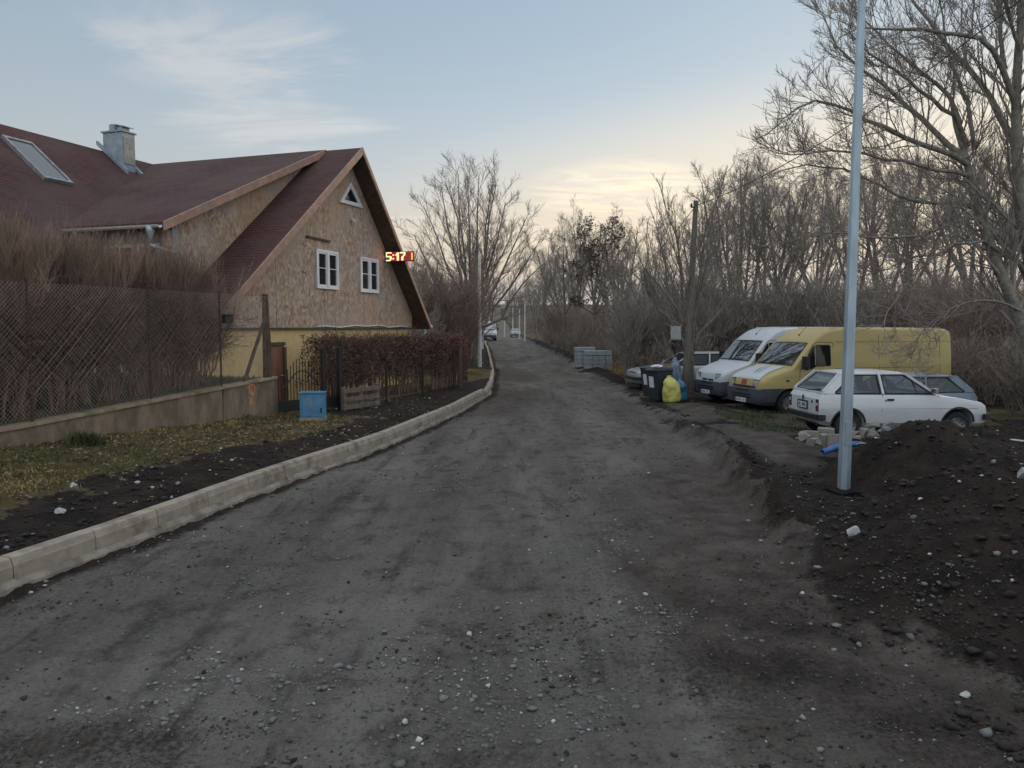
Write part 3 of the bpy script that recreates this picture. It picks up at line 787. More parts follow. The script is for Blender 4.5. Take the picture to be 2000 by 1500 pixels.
# windows
def frame_ring(P, wd, th, x):
    """ring of bars round the polygon P of (y,z), thickness th in x"""
    mb = MB(); n = len(P); c = np.mean(P, 0)
    inn = []
    for i in range(n):
        a = np.array(P[i - 1]); b = np.array(P[i]); d = np.array(P[(i + 1) % n])
        e1 = (b - a) / np.linalg.norm(b - a); e2 = (d - b) / np.linalg.norm(d - b)
        n1 = np.array([-e1[1], e1[0]]); n2 = np.array([-e2[1], e2[0]])
        if n1 @ (c - b) < 0: n1 = -n1
        if n2 @ (c - b) < 0: n2 = -n2
        m = (n1 + n2); m = m / (1 + n1 @ n2); inn.append(b + m * wd)
    for i in range(n):
        j = (i + 1) % n
        mb.prism([(x, *P[i]), (x, *P[j]), (x, *inn[j]), (x, *inn[i])], (th, 0, 0))
    return mb, inn
def window(pts, casement=True):
    P = [tuple(hx(px, py, XW)[1:]) for px, py in pts]
    if casement:
        y0 = (P[0][0] + P[3][0]) / 2; y1 = (P[1][0] + P[2][0]) / 2; z1 = (P[0][1] + P[1][1]) / 2; z0 = (P[2][1] + P[3][1]) / 2
        P = [(y0, z0), (y1, z0), (y1, z1), (y0, z1)]
    mb, inn = frame_ring(P, .075, .06, XW + .003)
    wdw = mb.build('window', M['white_pvc'], house, bev=.006)
    if casement:
        ym = (y0 + y1) / 2
        m2 = MB(); m2.bar((XW + .035, ym, z0 + .07), (XW + .035, ym, z1 - .07), .10, .07, (1, 0, 0))
        m2.build('mullion', M['white_pvc'], wdw, bev=.005)
        for (ya, yc) in ((y0 + .075, ym - .05), (ym + .05, y1 - .075)):
            m3, _ = frame_ring([(ya, z0 + .075), (yc, z0 + .075), (yc, z1 - .075), (ya, z1 - .075)], .055, .045, XW + .006)
            zz = z0 + (z1 - z0) * .53
            m3.bar((XW + .034, ya + .05, zz), (XW + .034, yc - .05, zz), .028, .028)
            m3.build('sash', M['white_pvc'], wdw, bev=.004)
    else:
        m3, _ = frame_ring(inn, .05, .04, XW + .006); m3.build('sash', M['white_pvc'], wdw)
    mg = MB(); mg.prism([(XW + .004, *p) for p in inn], (.012, 0, 0)); mg.build('pane', M['glass'], wdw)
    return wdw
window([(616, 487), (659, 492), (659, 566.5), (616.5, 563)])['label'] = 'taller white two-sash window nearer the eave end'
window([(702, 501.5), (737.5, 507), (738, 573), (702.5, 571)])['label'] = 'white two-sash window beside the reflected clock'
window([(682.7, 356), (706.8, 407), (661.5, 395)], False)['label'] = 'small triangular attic window'
# fixings on the gable
p = hx(686, 431, XW)
mb = MB(); mb.box((XW + .03, p[1], p[2] + .04), (.06, .07, .08)); mb.lathe([(.0, 0), (.055, .0), (.075, .10), (.0, .10)], (XW + .09, p[1], p[2] - .06), 'Z', 12); mb.build('wall_light', M['white_pvc'], house)
a = hx(599, 461.5, XW + .03); b = hx(645, 471.5, XW + .03)
mb = MB(); mb.bar(a, b, .06, .06); mb.build('wooden_rail', M['dark_wood'], house)
for px, py in ((593, 476), (597, 476.5), (592, 530), (596, 531)):
    p = hx(px, py, XW); mb = MB(); mb.box((XW + .025, p[1], p[2]), (.05, .05, .05)); mb.build('fixing', M['chrome'], house)
# door in the yellow wall
dp = [hx(px, py, XW - .05) for px, py in ((529, 668), (552, 668))]
dy0, dy1 = dp[0][1] - .35, dp[1][1]; dzt = dp[1][2]
mb = MB(); mb.box((XW - .03, (dy0 + dy1) / 2, (dzt + .1) / 2), (.05, dy1 - dy0, dzt - .1)); o = mb.build('door', M['door_wood'], house); 
m2 = MB(); m2.box((XW - .015, (dy0 + dy1) / 2, dzt - .045), (.10, dy1 - dy0 + .05, .09)); m2.box((XW - .015, dy1 + .0, dzt / 2 - .08), (.10, .13, dzt - .13)); m2.build('door_frame', M['dark_wood'], o)
m2 = MB(); m2.tube([(XW + .0, dy1 - .16, 1.05), (XW + .05, dy1 - .16, 1.05), (XW + .05, dy1 - .28, 1.05)], .012, 6); m2.build('handle', M['chrome'], o)
# wing window under the dormer eave
wy = yw - .015
for px0, px1 in ((203, 262), (268, 312)):
    a = hyp(px0, 462, wy); b = hyp(px1, 462, wy)
    z1 = de[2] - .42; z0 = z1 - 1.15
    mb = MB(); x0, x1 = a[0], b[0]
    for (c, d) in ((((x0 + x1) / 2, wy, z1 - .04), (x1 - x0, .06, .08)), (((x0 + x1) / 2, wy, z0 + .04), (x1 - x0, .06, .08)), ((x0 + .04, wy, (z0 + z1) / 2), (.08, .06, z1 - z0 - .165)), ((x1 - .04, wy, (z0 + z1) / 2), (.08, .06, z1 - z0 - .165)), (((x0 + x1) / 2, wy, (z0 + z1) / 2), (.06, .05, z1 - z0 - .165)), (((x0 + x1) / 2, wy, z0 + .75), (x1 - x0 - .17, .03, .04))): mb.box(c, d)
    wn_ = mb.build('window', M['white_pvc'], house); wn_['label'] = 'white window half hidden behind the twig hedge'
    mg = MB(); mg.box(((x0 + x1) / 2, wy + .012, (z0 + z1) / 2), (x1 - x0 - .17, .012, z1 - z0 - .17)); mg.build('pane', M['glass'], wn_)
# gutter and downpipe
gy = de[1] - .07; gz = de[2] - .04
mb = MB()
V = []; K = 9
for x in (dorm_x - .02, vb[0] + .05):
    for j in range(K):
        an = math.pi + math.pi * j / (K - 1); V.append((x, gy + .075 * math.cos(an), gz + .075 * math.sin(an)))
    for j in range(K):
        an = 2 * math.pi - math.pi * j / (K - 1); V.append((x, gy + .068 * math.cos(an), gz + .002 + .068 * math.sin(an)))
mb.add(V, [(j, (j + 1) % (2 * K), 2 * K + (j + 1) % (2 * K), 2 * K + j) for j in range(2 * K)] + [tuple(range(2 * K)), tuple(range(2 * K, 4 * K))])
mb.build('gutter', M['steel_far'], house)
gx = hyp(293, 440, gy)[0]
dpb = hyp(345, 494, gy + .1)
mb = MB(); mb.lathe([(.10, 0), (.10, -.14), (.055, -.26), (.055, -.42)], (gx, gy, gz - .02), 'Z', 14); mb.tube([(gx, gy, gz - .38), (gx + .02, gy, gz - .50), (dpb[0], gy + .06, dpb[2])], .05, 10)
mb.build('downpipe', M['steel_zinc'], house, smooth=True)
# right eave gutter end and broken downpipe
rp = (-.3, yr_e + .06, zr_(yr_e) - .06)
mb = MB(); mb.tube([(.05, yr_e + .06, zr_(yr_e) - .08), (-9, yr_e + .06, zr_(yr_e) - .08)], .065, 10); mb.build('gutter', M['steel_far'], house, smooth=True)
a = hx(832, 649, -.2); b = hx(818, 658, -.4)
mb = MB(); mb.tube([(-.25, yr_e + .06, zr_(yr_e) - .1), (-.25, yr_e + .03, zr_(yr_e) - .2), tuple(a), tuple(b), (-.45, b[1] - .1, b[2] - .35)], .045, 10); mb.build('downpipe', M['steel_zinc'], house, smooth=True)
# chimney
nB = np.array([kB, 0, 1.0]); pB = np.array([XRID, 0, za])
cp = hpl(234, 318, pB, nB)
ch = MB()
cw, cd = .82, .55
zc0 = cp[2] - .8; zc1 = hyp(233, 262, cp[1])[2]
ch.box((cp[0], cp[1], (zc0 + zc1) / 2), (cw, cd, zc1 - zc0))
chm = ch.build('chimney', M['chim'], house, bev=.02)
m2 = MB(); m2.box((cp[0] + cw / 2 + .012, cp[1], (zc0 + zc1) / 2 + .28), (.02, cd - .1, (zc1 - zc0) * .5)); m2.build('brick_face', M['chim_warm'], chm)
m2 = MB(); m2.prism([(cp[0] - cw / 2 - .04, cp[1] - cd / 2 - .04, zc1 + .004), (cp[0] + cw / 2 + .04, cp[1] - cd / 2 - .04, zc1 + .004), (cp[0] + cw / 2 + .04, cp[1] + cd / 2 + .04, zc1 + .004), (cp[0] - cw / 2 - .04, cp[1] + cd / 2 + .04, zc1 + .004)], (0, 0, .05)); m2.build('cap', M['chim'], chm)
m2 = MB(); m2.lathe([(.17, .054), (.17, .28), (.15, .3), (.15, .31), (.0, .31)], (cp[0] - .16, cp[1], zc1), 'Z', 16); m2.build('flue', M['chim'], chm, auto=30)
m2 = MB(); m2.box((cp[0] + .2, cp[1], zc1 + .13), (.22, .3, .14)); m2.prism([(cp[0] - .0, cp[1] - .2, zc1 + .27), (cp[0] + .45, cp[1] - .2, zc1 + .17), (cp[0] + .45, cp[1] + .2, zc1 + .17), (cp[0], cp[1] + .2, zc1 + .27)], (0, 0, .025)); m2.build('flue_hood', M['chim'], chm)
m2 = MB()
for s in (-1, 1): m2.prism([(cp[0] - cw / 2 - .18, cp[1] + s * (cd / 2 + .1), zB_(cp[0] - cw / 2 - .18) + .06), (cp[0] + cw / 2 + .22, cp[1] + s * (cd / 2 + .1), zB_(cp[0] + cw / 2 + .22) + .06), (cp[0] + cw / 2 + .22, cp[1] + s * (cd / 2 + .1), zB_(cp[0] + cw / 2 + .22) + .20), (cp[0] - cw / 2 - .18, cp[1] + s * (cd / 2 + .1), zB_(cp[0] - cw / 2 - .18) + .20)], (0, -s * .095, 0))
m2.build('flashing', M['chim'], chm)
# skylight on the wing slope
sk = [hpl(px, py, pB + [0, 0, .07], nB) for px, py in ((18, 270), (75, 285), (126, 357), (68, 347))]
y0 = (sk[0][1] + sk[3][1]) / 2; y1 = (sk[1][1] + sk[2][1]) / 2; xa = (sk[0][0] + sk[1][0]) / 2; xb = (sk[2][0] + sk[3][0]) / 2
def wp(x, y, u=0): return (x + u * kB / math.hypot(kB, 1), y, zB_(x) + .04 + u / math.hypot(kB, 1))
mb = MB()
fw = .075
for (xs, ys_) in (((xa, xa + fw), (y0, y1)), ((xb - fw, xb), (y0, y1)), ((xa + fw, xb - fw), (y0, y0 + fw)), ((xa + fw, xb - fw), (y1 - fw, y1))):
    P = [wp(xs[0], ys_[0], .10), wp(xs[1], ys_[0], .10), wp(xs[1], ys_[1], .10), wp(xs[0], ys_[1], .10)]
    mb.prism(P, tuple(-np.array(nB) / np.linalg.norm(nB) * .12))
skl = mb.build('skylight', M['frame_grey'], house)
m2 = MB(); P = [wp(xa + fw, y0 + fw, .07), wp(xb - fw, y0 + fw, .07), wp(xb - fw, y1 - fw, .07), wp(xa + fw, y1 - fw, .07)]; m2.prism(P, tuple(-np.array(nB) / np.linalg.norm(nB) * .03)); m2.build('pane', M['skylight'], skl)

# ------------------------------------------------------------ windscreen reflection of a clock, built as a lit display on the gable
c0 = hx(748, 501, XW)
yc = c0[1]
d_ = lray(807, 501); c1 = LCAM + d_ * ((yc - LCAM[1]) / d_[1])
Wc = c1[0] - XW - .10
zt = hyp(760, 492, yc)[2]; zbm = hyp(760, 511, yc)[2]
clock = thing('reflected_clock', 'windscreen reflection of a clock reading 5:17, sticking out from the gable beside a window', 'clock', tuple(HO + ax_n * (XW + .1) + ax_d * yc + np.array([0, 0, zbm])), -TH)
hh = zt - zbm
mb = MB(); mb.box((Wc / 2, .06, hh / 2), (Wc, .12, hh)); mb.build('reflection_housing', M['black'], clock, bev=.01)
def strokes(segs, x0, wd, mat, nm, tw):
    m_ = MB()
    for (a, b, wid) in segs:
        pa = (x0 + a[0] * wd, -.008, hh * (.10 + .80 * a[1])); pb = (x0 + b[0] * wd, -.008, hh * (.10 + .80 * b[1]))
        if abs(a[1] - b[1]) < 1e-6: pa = (pa[0] - tw / 2, *pa[1:]); pb = (pb[0] + tw / 2, *pb[1:])
        m_.bar(pa, pb, tw * wid, .012, (0, 1, 0))
    return m_.build(nm, mat, clock)
mb = MB(); mb.box((Wc / 2, -.001, hh / 2), (Wc - .04, .004, hh - .03)); mb.build('reflected_display', M['reflected_led_panel'], clock)  # red glow round the digits given to the panel as emission
t_ = .023 * Wc
strokes([((0, 1), (1, 1), 1.3), ((0, .98), (0, .55), 1), ((0, .52), (.8, .52), 1.3), ((1, .5), (1, .16), 1.8), ((0, 0.02), (.8, .02), 1.3), ((.8, .50), (.8, .04), 1)], .04 * Wc, .17 * Wc, M['led'], 'digit', t_)
for q_ in (.62, .16): strokes([((.5, q_), (.5, q_ + .14), 2.0)], .24 * Wc, .10 * Wc, M['led'], 'colon_dot', t_)
strokes([((.55, .0), (.55, 1.0), 2.8), ((.1, .66), (.4, .86), 1.5)], .36 * Wc, .17 * Wc, M['led'], 'digit', t_)
strokes([((0, .97), (1, .97), 1.5), ((.95, .95), (.85, .62), 2.2), ((.75, .60), (.5, .42), 1.6), ((.45, .45), (.42, .0), 2.8)], .54 * Wc, .17 * Wc, M['led'], 'digit', t_)
strokes([((.5, .05), (.5, .92), 1.8)], .935 * Wc, .05 * Wc, M['led_dim'], 'digit', t_)
mb = MB(); mb.bar((-.13, .06, hh * .45), (.03, .06, hh * .45), .05, .05); mb.box((-.085, .06, hh * .4), (.03, .13, .2)); mb.build('bracket', M['steel_far'], clock)  # added bracket, made only to carry the reflected clock
# ------------------------------------------------------------ vectorised branch growing and tube meshes
rng = np.random.default_rng(11)
def unit(v): return v / np.maximum(np.linalg.norm(v, axis=-1, keepdims=True), 1e-9)
def grow(pp, pr, nch, tmin=.3, tmax=1.0, ratio=.5, ang=(45, 12), npts=4, wig=.12, up=.15, rr=.55, rmin=.004, taper=.3, fall=.5, lmin=.0, plane=None):
    """children of the polylines pp (N,P,3) with radii pr (N,P)"""
    N, Pn = pp.shape[:2]; M_ = N * nch
    pi = np.repeat(np.arange(N), nch)
    k = np.tile(np.arange(nch), N)
    t = tmin + (tmax - tmin) * (k + rng.random(M_)) / nch
    s = t * (Pn - 1); i0 = np.clip(np.floor(s).astype(int), 0, Pn - 2); f = (s - i0)[:, None]
    a = pp[pi, i0]; b = pp[pi, i0 + 1]
    p = a * (1 - f) + b * f; T = unit(b - a)
    r0 = (pr[pi, i0] * (1 - f[:, 0]) + pr[pi, i0 + 1] * f[:, 0]) * rr
    rnd = rng.normal(size=(M_, 3)); Pp = unit(rnd - (rnd * T).sum(-1, keepdims=True) * T)
    an = np.radians(rng.normal(ang[0], ang[1], M_))[:, None]
    D = unit(np.cos(an) * T + np.sin(an) * Pp + np.array([0, 0, up]))
    plen = np.linalg.norm(np.diff(pp, axis=1), axis=-1).sum(1)[pi]
    ln = plen * ratio * (1 - fall * (t - tmin) / max(tmax - tmin, 1e-6)) * rng.uniform(.65, 1.25, M_)
    ln = np.maximum(ln, lmin)
    out = np.zeros((M_, npts, 3)); out[:, 0] = p
    st = (ln / (npts - 1))[:, None]
    for q in range(1, npts):
        D = unit(D + rng.normal(size=(M_, 3)) * wig + np.array([0, 0, up / npts * 1.6]))
        out[:, q] = out[:, q - 1] + D * st
    r0 = np.maximum(r0, rmin)
    rad = r0[:, None] * np.linspace(1, taper, npts)[None]; rad = np.maximum(rad, rmin * .7)
    return out, rad
def resample(P, n):
    P = np.asarray(P, float); d = np.concatenate([[0], np.cumsum(np.linalg.norm(np.diff(P, axis=0), axis=1))])
    s = np.linspace(0, d[-1], n)
    return np.stack([np.interp(s, d, P[:, i]) for i in range(3)], -1)
def tubes_arr(groups):
    """groups: (pts (N,P,3), rad (N,P), sides) -> verts, quads"""
    Vs, Qs, base = [], [], 0
    for pts, rad, S in groups:
        N, Pn = pts.shape[:2]
        if N == 0: continue
        T = unit(np.gradient(pts, axis=1))
        m = unit(pts[:, -1] - pts[:, 0]); ax = np.argmin(np.abs(m), axis=1); ref = np.eye(3)[ax][:, None, :]
        A = unit(np.cross(T, ref)); B = np.cross(T, A)
        th = np.arange(S) * 2 * np.pi / S
        ring = pts[:, :, None, :] + rad[:, :, None, None] * (A[:, :, None, :] * np.cos(th)[None, None, :, None] + B[:, :, None, :] * np.sin(th)[None, None, :, None])
        V = ring.reshape(-1, 3)
        idx = np.arange(N * Pn * S).reshape(N, Pn, S) + base
        q = np.stack([idx[:, :-1], np.roll(idx[:, :-1], -1, 2), np.roll(idx[:, 1:], -1, 2), idx[:, 1:]], -1).reshape(-1, 4)
        Vs.append(V); Qs.append(q); base += len(V)
    return np.concatenate(Vs), np.concatenate(Qs)
def tubes(name, groups, mat):
    V, Q = tubes_arr(groups); return quads_mesh(name, V, Q, mat, True)
def leaf_quads(pos, size, rnd=None, flat=0.0):
    """small folded quads, random turn"""
    n = len(pos)
    u = unit(rng.normal(size=(n, 3)) * np.array([1, 1, 1 - flat])); v = unit(np.cross(u, rng.normal(size=(n, 3))))
    s = (size * rng.uniform(.6, 1.3, n))[:, None]
    c = unit(np.cross(u, v)) * s * .18
    P = np.stack([pos - u * s * .5, pos + v * s * .32 + c, pos + u * s * .5, pos - v * s * .32 + c], 1).reshape(-1, 3)
    return P, np.arange(4 * n).reshape(-1, 4)
def wallp(a, n=0.0, z=0.0):
    p = DN * (WALL_N + n) + DA * a; return np.array([p[0], p[1], z])
def wall_a(px, py, n=0.0):
    d = ray(px, py); t = (WALL_N + n) / (d[0] * DN[0] + d[1] * DN[1]); p = CAM + d * t
    return p[0] * DA[0] + p[1] * DA[1], p[2]
def gtop(a): return float(np.interp(a, [3, 8.9, 15.95], [.78, .84, 1.22]))

# ------------------------------------------------------------ garden wall
mb = MB(); As = list(np.linspace(3.0, 15.95, 14))
wl_ = thing('garden_wall', 'low stained concrete garden wall with an orange paint mark, under the mesh fence', 'wall', tuple(wallp(9.5, 0, .2)))
O = np.array(wl_.location)
rs = random.Random(5)
for i in range(len(As) - 1):
    a0, a1 = As[i], As[i + 1]
    P = [wallp(a0, .0, -.15), wallp(a1, .0, -.15), wallp(a1, 0, gtop(a1) - .035), wallp(a0, 0, gtop(a0) - .035)]
    if i == 0: VW = []
    if i == 0 or i == 11:
        if i: VW[-2:] = VW[-2:]
    VW += [P[0], P[3]] if i != 11 else [P[0], P[3], P[0] - np.array([DN[0], DN[1], 0]) * .03 + np.array([DA[0], DA[1], 0]) * .012, P[3] - np.array([DN[0], DN[1], 0]) * .03 + np.array([DA[0] * 1.6, DA[1] * 1.6, 0]) * .03, P[0] + np.array([DA[0], DA[1], 0]) * .024, P[3] + np.array([DA[0], DA[1], 0]) * .05]
    if i == len(As) - 2: VW += [P[1], P[2]]
bk_ = np.array([-DN[0], -DN[1], 0]) * .22
n2 = len(VW); VA = [p - O for p in VW] + [p - O + bk_ for p in VW]
fc = [(k, k + 2, k + 3, k + 1) for k in range(0, n2 - 2, 2)] + [(n2 + k, n2 + k + 1, n2 + k + 3, n2 + k + 2) for k in range(0, n2 - 2, 2)] + [(k + 1, k + 3, n2 + k + 3, n2 + k + 1) for k in range(0, n2 - 2, 2)]
fc += [(0, 1, n2 + 1, n2), (n2 - 2, 2 * n2 - 2, 2 * n2 - 1, n2 - 1)]
mb.add(VA, fc)
mb.build('masonry', M['wall_conc'], wl_)
mb = MB()
for i in range(len(As) - 1):
    a0, a1 = As[i], As[i + 1]
    P = [wallp(a0, .035, gtop(a0) - .034), wallp(a1, .035, gtop(a1) - .034), wallp(a1, .03, gtop(a1) + .02), wallp(a0, .03, gtop(a0) + .02)]
    mb.prism([p - O for p in P], tuple(np.array([-DN[0], -DN[1], 0]) * .29))
mb.build('coping', M['cap_conc'], wl_)
ac, zc_ = wall_a(491, 760)
mb = MB()
ring = [wallp(ac + .10 * math.cos(t) * (1 + .15 * math.sin(3 * t)), .006, zc_ + .12 * math.sin(t)) - O for t in np.linspace(0, 5.6, 14)]
for i in range(13): mb.bar(ring[i], ring[i + 1], .05, .012, tuple(DN) + (0,))
mb.bar(wallp(ac - .03, .006, zc_ - .22) - O, wallp(ac - .03, .006, zc_ - .36) - O, .012, .07, tuple(DA) + (0,))
mb.build('paint_mark', M['orange'], wl_)

# ------------------------------------------------------------ mesh fence on the wall
fence = thing('mesh_fence', 'rusty chain link fence on thin posts standing on the garden wall', 'fence', tuple(wallp(9.5, -.1, gtop(9.5))))
O = np.array(fence.location)
FT = 3.18
segs = []
a0f, a1f = 3.2, 15.78
pitch = .075
def fz(a): return gtop(a) + .05
lines = []
for sgn in (1, -1):
    c = a0f - 2.6
    while c < a1f + 2.6:
        # z = fz(c?) + sgn*(a-c); clip to the panel
        lo, hi = fz(c), FT
        pts = []
        aa, ab = (c, c + sgn * (hi - lo))
        za_, zb_ = lo, hi
        def clip(aa, za_, ab, zb_):
            if max(aa, ab) < a0f or min(aa, ab) > a1f: return None
            def at(a): return za_ + (zb_ - za_) * (a - aa) / (ab - aa)
            x0, z0, x1, z1 = aa, za_, ab, zb_
            if x0 < a0f: z0 = at(a0f); x0 = a0f
            if x0 > a1f: z0 = at(a1f); x0 = a1f
            if x1 < a0f: z1 = at(a0f); x1 = a0f
            if x1 > a1f: z1 = at(a1f); x1 = a1f
            return x0, z0, x1, z1
        r_ = clip(aa, za_, ab, zb_)
        if r_:
            sag = .0
            A_ = wallp(r_[0], -.1 + .004 * sgn, r_[1]) - O; B_ = wallp(r_[2], -.1 + .004 * sgn, r_[3]) - O
            lines.append(np.stack([A_ * (1 - t) + B_ * t + np.array([0, 0, 0]) for t in (0, .5, 1)]))
        c += pitch
lines = np.array(lines)
lines[:, 1] += rng.normal(size=(len(lines), 3)) * .012
link('wire_mesh', tubes('wire_mesh', [(lines, np.full(lines.shape[:2], .0023), 3)], simple('rust_wire', (.55, .46, .40), .85)), fence)
mb = MB()
for zz in (.02, 1.05, 2.02):
    P = []
    for i in range(25):
        a = a0f + (a1f - a0f) * i / 24
        P.append(wallp(a, -.1, fz(a) + (FT - fz(a)) * zz / 2.02 + .018 * math.sin(i * 1.9)) - O)
    mb.tube(P, .0035, 5)
mb.build('tension_wire', M['cable'], fence)
for px, w_, t_ in ((58, .022, 0), (293, .022, 0), (431, .022, 0)):
    a, _ = wall_a(px, 700, -.1); P = wallp(a, -.1, gtop(a)) - O
    mb = MB(); mb.tube([P, P + np.array([0, 0, FT + .05 - gtop(a)])], w_, 8); mb.build('post', M['rust'], fence)
a, _ = wall_a(522, 650, -.12); P = wallp(a, -.14, gtop(a) - .2) - O; tp = at_y(521, 563, 18.2)[2]
mb = MB(); mb.tube([P, P + np.array([0, 0, (FT - gtop(a)) * .5]), P + np.array([-.02, 0, FT + .25 - gtop(a)])], [.105, .10, .07], 10); o = mb.build('post', M['dark_wood'], fence); o['label'] = 'thick dark corner post'
a2, _ = wall_a(478, 735, -.12)
mb = MB(); mb.bar(wallp(a2, -.14, gtop(a2)) - O, wallp(a - .1, -.14, gtop(a) + 1.35) - O, .06, .06); mb.build('brace', M['dark_wood'], fence)
a3, z3 = wall_a(443, 623, -.05)
bx = thing('letter_box', 'small black box fixed to a fence post in front of the gable corner', 'box', tuple(wallp(a3, -.03, z3 - .08)), -TH)
mb = MB(); mb.box((0, 0, .08), (.10, .26, .16)); mb.build('case', M['black'], bx, bev=.012)
mb = MB(); mb.prism([(-.06, -.14, .164), (.07, -.14, .164), (.07, .14, .164), (-.06, .14, .164)], (0, 0, .015)); mb.build('lid', M['black'], bx)

# ------------------------------------------------------------ tall bare twig hedge behind the fence
def twig_hedge():
    n = 860
    aa = rng.uniform(2.0, 14.7, n); nn = rng.uniform(-2.3, -.55, n)
    cl_a = np.linspace(2.0, 14.5, 90) + rng.normal(0, .12, 90); cl_n = rng.uniform(-2.0, -.6, 90); ci = rng.integers(0, 90, n)
    aa = cl_a[ci] + rng.normal(0, .11, n); nn = cl_n[ci] + rng.normal(0, .11, n)
    base = DN[None] * (WALL_N + nn)[:, None] + DA[None] * aa[:, None]
    top = np.interp(aa, [2, 8.5, 12.0, 13.6, 14.7], [3.62, 3.66, 3.70, 3.66, 3.45]) + rng.normal(0, .11, n)
    z0 = np.array([gtop(a) - .03 for a in aa]); npt = 7
    pts = np.zeros((n, npt, 3))
    for q in range(npt):
        f = q / (npt - 1); k = sstep(0, 1, f)
        pts[:, q, :2] = base + rng.normal(size=(n, 2)) * .13 * f
        pts[:, q, 2] = z0 + (top - z0) * f
    cl = rng.normal(size=(n, 2)) * .30
    pts[:, :, :2] += (np.linspace(0, 1, npt) ** .7)[None, :, None] * cl[:, None, :]
    rad = np.linspace(.018, .0045, npt)[None] * rng.uniform(.6, 1.2, n)[:, None]
    a1, r1 = grow(pts, rad, 24, .24, .74, .27, (62, 18), 4, .22, .04, .5, .0048, .5, .35, .28)
    a2, r2 = grow(a1, r1, 5, .2, 1, .55, (55, 18), 3, .24, .03, .7, .0038, .6, .3, .14)
    s1, q1 = grow(pts, rad, 12, .55, 1.0, .27, (17, 7), 4, .06, .25, .6, .0035, .5, .25, .35)
    s2, q2 = grow(s1, q1, 4, .2, .95, .45, (20, 8), 3, .08, .2, .7, .0028, .6, .3, .15)
    h = thing('twig_hedge', 'tall leafless hedge of upright brown twigs behind the chain link fence', 'hedge', tuple(wallp(9.5, -1.4, 1.0)))
    O = np.array(h.location)
    link('branches', tubes('hedge_branches', [(pts - O, rad, 5), (a1 - O, r1, 3), (a2 - O, r2, 3)], M['twig_dark']), h)
    link('shoots', tubes('hedge_shoots', [(s1 - O, q1, 3), (s2 - O, q2, 3)], M['twig_hedge']), h)
twig_hedge()

# ------------------------------------------------------------ clipped beech hedge in front of the house
H0 = np.array([(607 - 1000) / F * 21.2, 21.2]); H1 = np.array([(899 - 1000) / F * 28.8, 28.8])
def beech():
    ln = np.linalg.norm(H1 - H0); t = (H1 - H0) / ln; nr = np.array([t[1], -t[0]])
    h = thing('beech_hedge', 'clipped brown beech hedge still holding dead leaves in front of the yellow wall', 'hedge', (*(H0 + H1) / 2, .27)); O = np.array(h.location)
    n = 150
    s = rng.uniform(.1, ln - .1, n); u = rng.normal(0, .13, n)
    pts = np.zeros((n, 6, 3)); b = H0[None] + t[None] * s[:, None] + nr[None] * u[:, None]
    for q in range(6):
        f = q / 5; pts[:, q, :2] = b + rng.normal(size=(n, 2)) * .05 * f * 2; pts[:, q, 2] = .24 + 1.85 * f * rng.uniform(.94, 1.03, n)
    rad = np.linspace(.022, .006, 6)[None] * rng.uniform(.6, 1.3, n)[:, None]
    a1, r1 = grow(pts, rad, 14, .22, 1, .27, (58, 14), 4, .15, .05, .5, .005, .5, .2, .2)
    a2, r2 = grow(a1, r1, 5, .2, 1, .5, (50, 15), 3, .18, .02, .6, .0035, .6, .2, .1)
    link('branches', tubes('beech_branches', [(pts - O, rad, 5), (a1 - O, r1, 3), (a2 - O, r2, 3)], M['twig_dark']), h)
    m = 30000
    s = rng.uniform(-.05, ln + .1, m); u = rng.uniform(-.46, .46, m)
    zt = 2.13 + .06 * np.sin(s * 2.1) + rng.normal(0, .05, m)
    z = .35 + (zt - .35) * rng.random(m) ** .52
    den = vnoise(s * 1.6, z * 1.8, 71) * .55 + vnoise(s * 4.1, z * 4, 72) * .45
    keep = den + .42 * sstep(.7, 1.5, z) + .18 * sstep(ln * .55, ln * .8, s) > .60
    keep &= (np.abs(u) < .30 + .16 * vnoise(s * 2.5, z * 2.5, 73))
    s, u, z = s[keep], u[keep], z[keep]
    pos = np.concatenate([H0[None] + t[None] * s[:, None] + nr[None] * u[:, None], z[:, None]], 1)
    red = s > ln * .86 + rng.normal(0, .3, len(s))
    for nm, mk, mat in (('leaves', ~red, M['leaf_brown']), ('leaves', red, M['leaf_rust'])):
        V, Q = leaf_quads(pos[mk] - O, .062); ob = link(nm, quads_mesh('beech_leaves', V, Q, mat), h)
        if mat is M['leaf_rust']: ob['label'] = 'rust red leaves at the far end'
M['leaf_rust'] = simple('leaf_rust', (.19, .075, .042), .7, var=.4, scale=5)
beech()

# ------------------------------------------------------------ iron gate, posts, pallet, cabinet
G0 = at_z(543, 814, .28); GB = at_z(665, 802, .29)
gt = (GB - G0); gl = np.linalg.norm(gt[:2]); gt2 = gt[:2] / gl
gate = thing('iron_gate', 'black wrought iron gate with arched spiked bars beside the blue cabinet', 'gate', (G0[0], G0[1], .27), math.atan2(gt2[1], gt2[0]))
def gx_of(px, py):
    d = ray(px, py); nrm = np.array([-gt2[1], gt2[0]]); t = (G0[:2] @ nrm) / (d[:2] @ nrm); p = CAM + d * t
    return (p[:2] - G0[:2]) @ gt2, p[2] - .27
xA = gx_of(631, 700)[0]
arch = [gx_of(*p) for p in ((543, 759), (555, 757), (566, 742), (578, 727), (588, 723.5), (600, 727), (610, 738), (622, 747))]
ax_ = [p[0] for p in arch]; az_ = [p[1] for p in arch]
mb = MB()
nb = 14
for i in range(nb):
    x = .03 + (ax_[-1] - .06) * i / (nb - 1); zt_ = float(np.interp(x, ax_, az_)) + .26
    mb.box((x, 0, (zt_ + .10) / 2), (.016, .016, zt_ - .10))
    mb.lathe([(0, 0), (.018, .012), (.012, .03), (0, .09)], (x, 0, zt_), 'Z', 6)
mb.build('bars', M['iron'], gate)
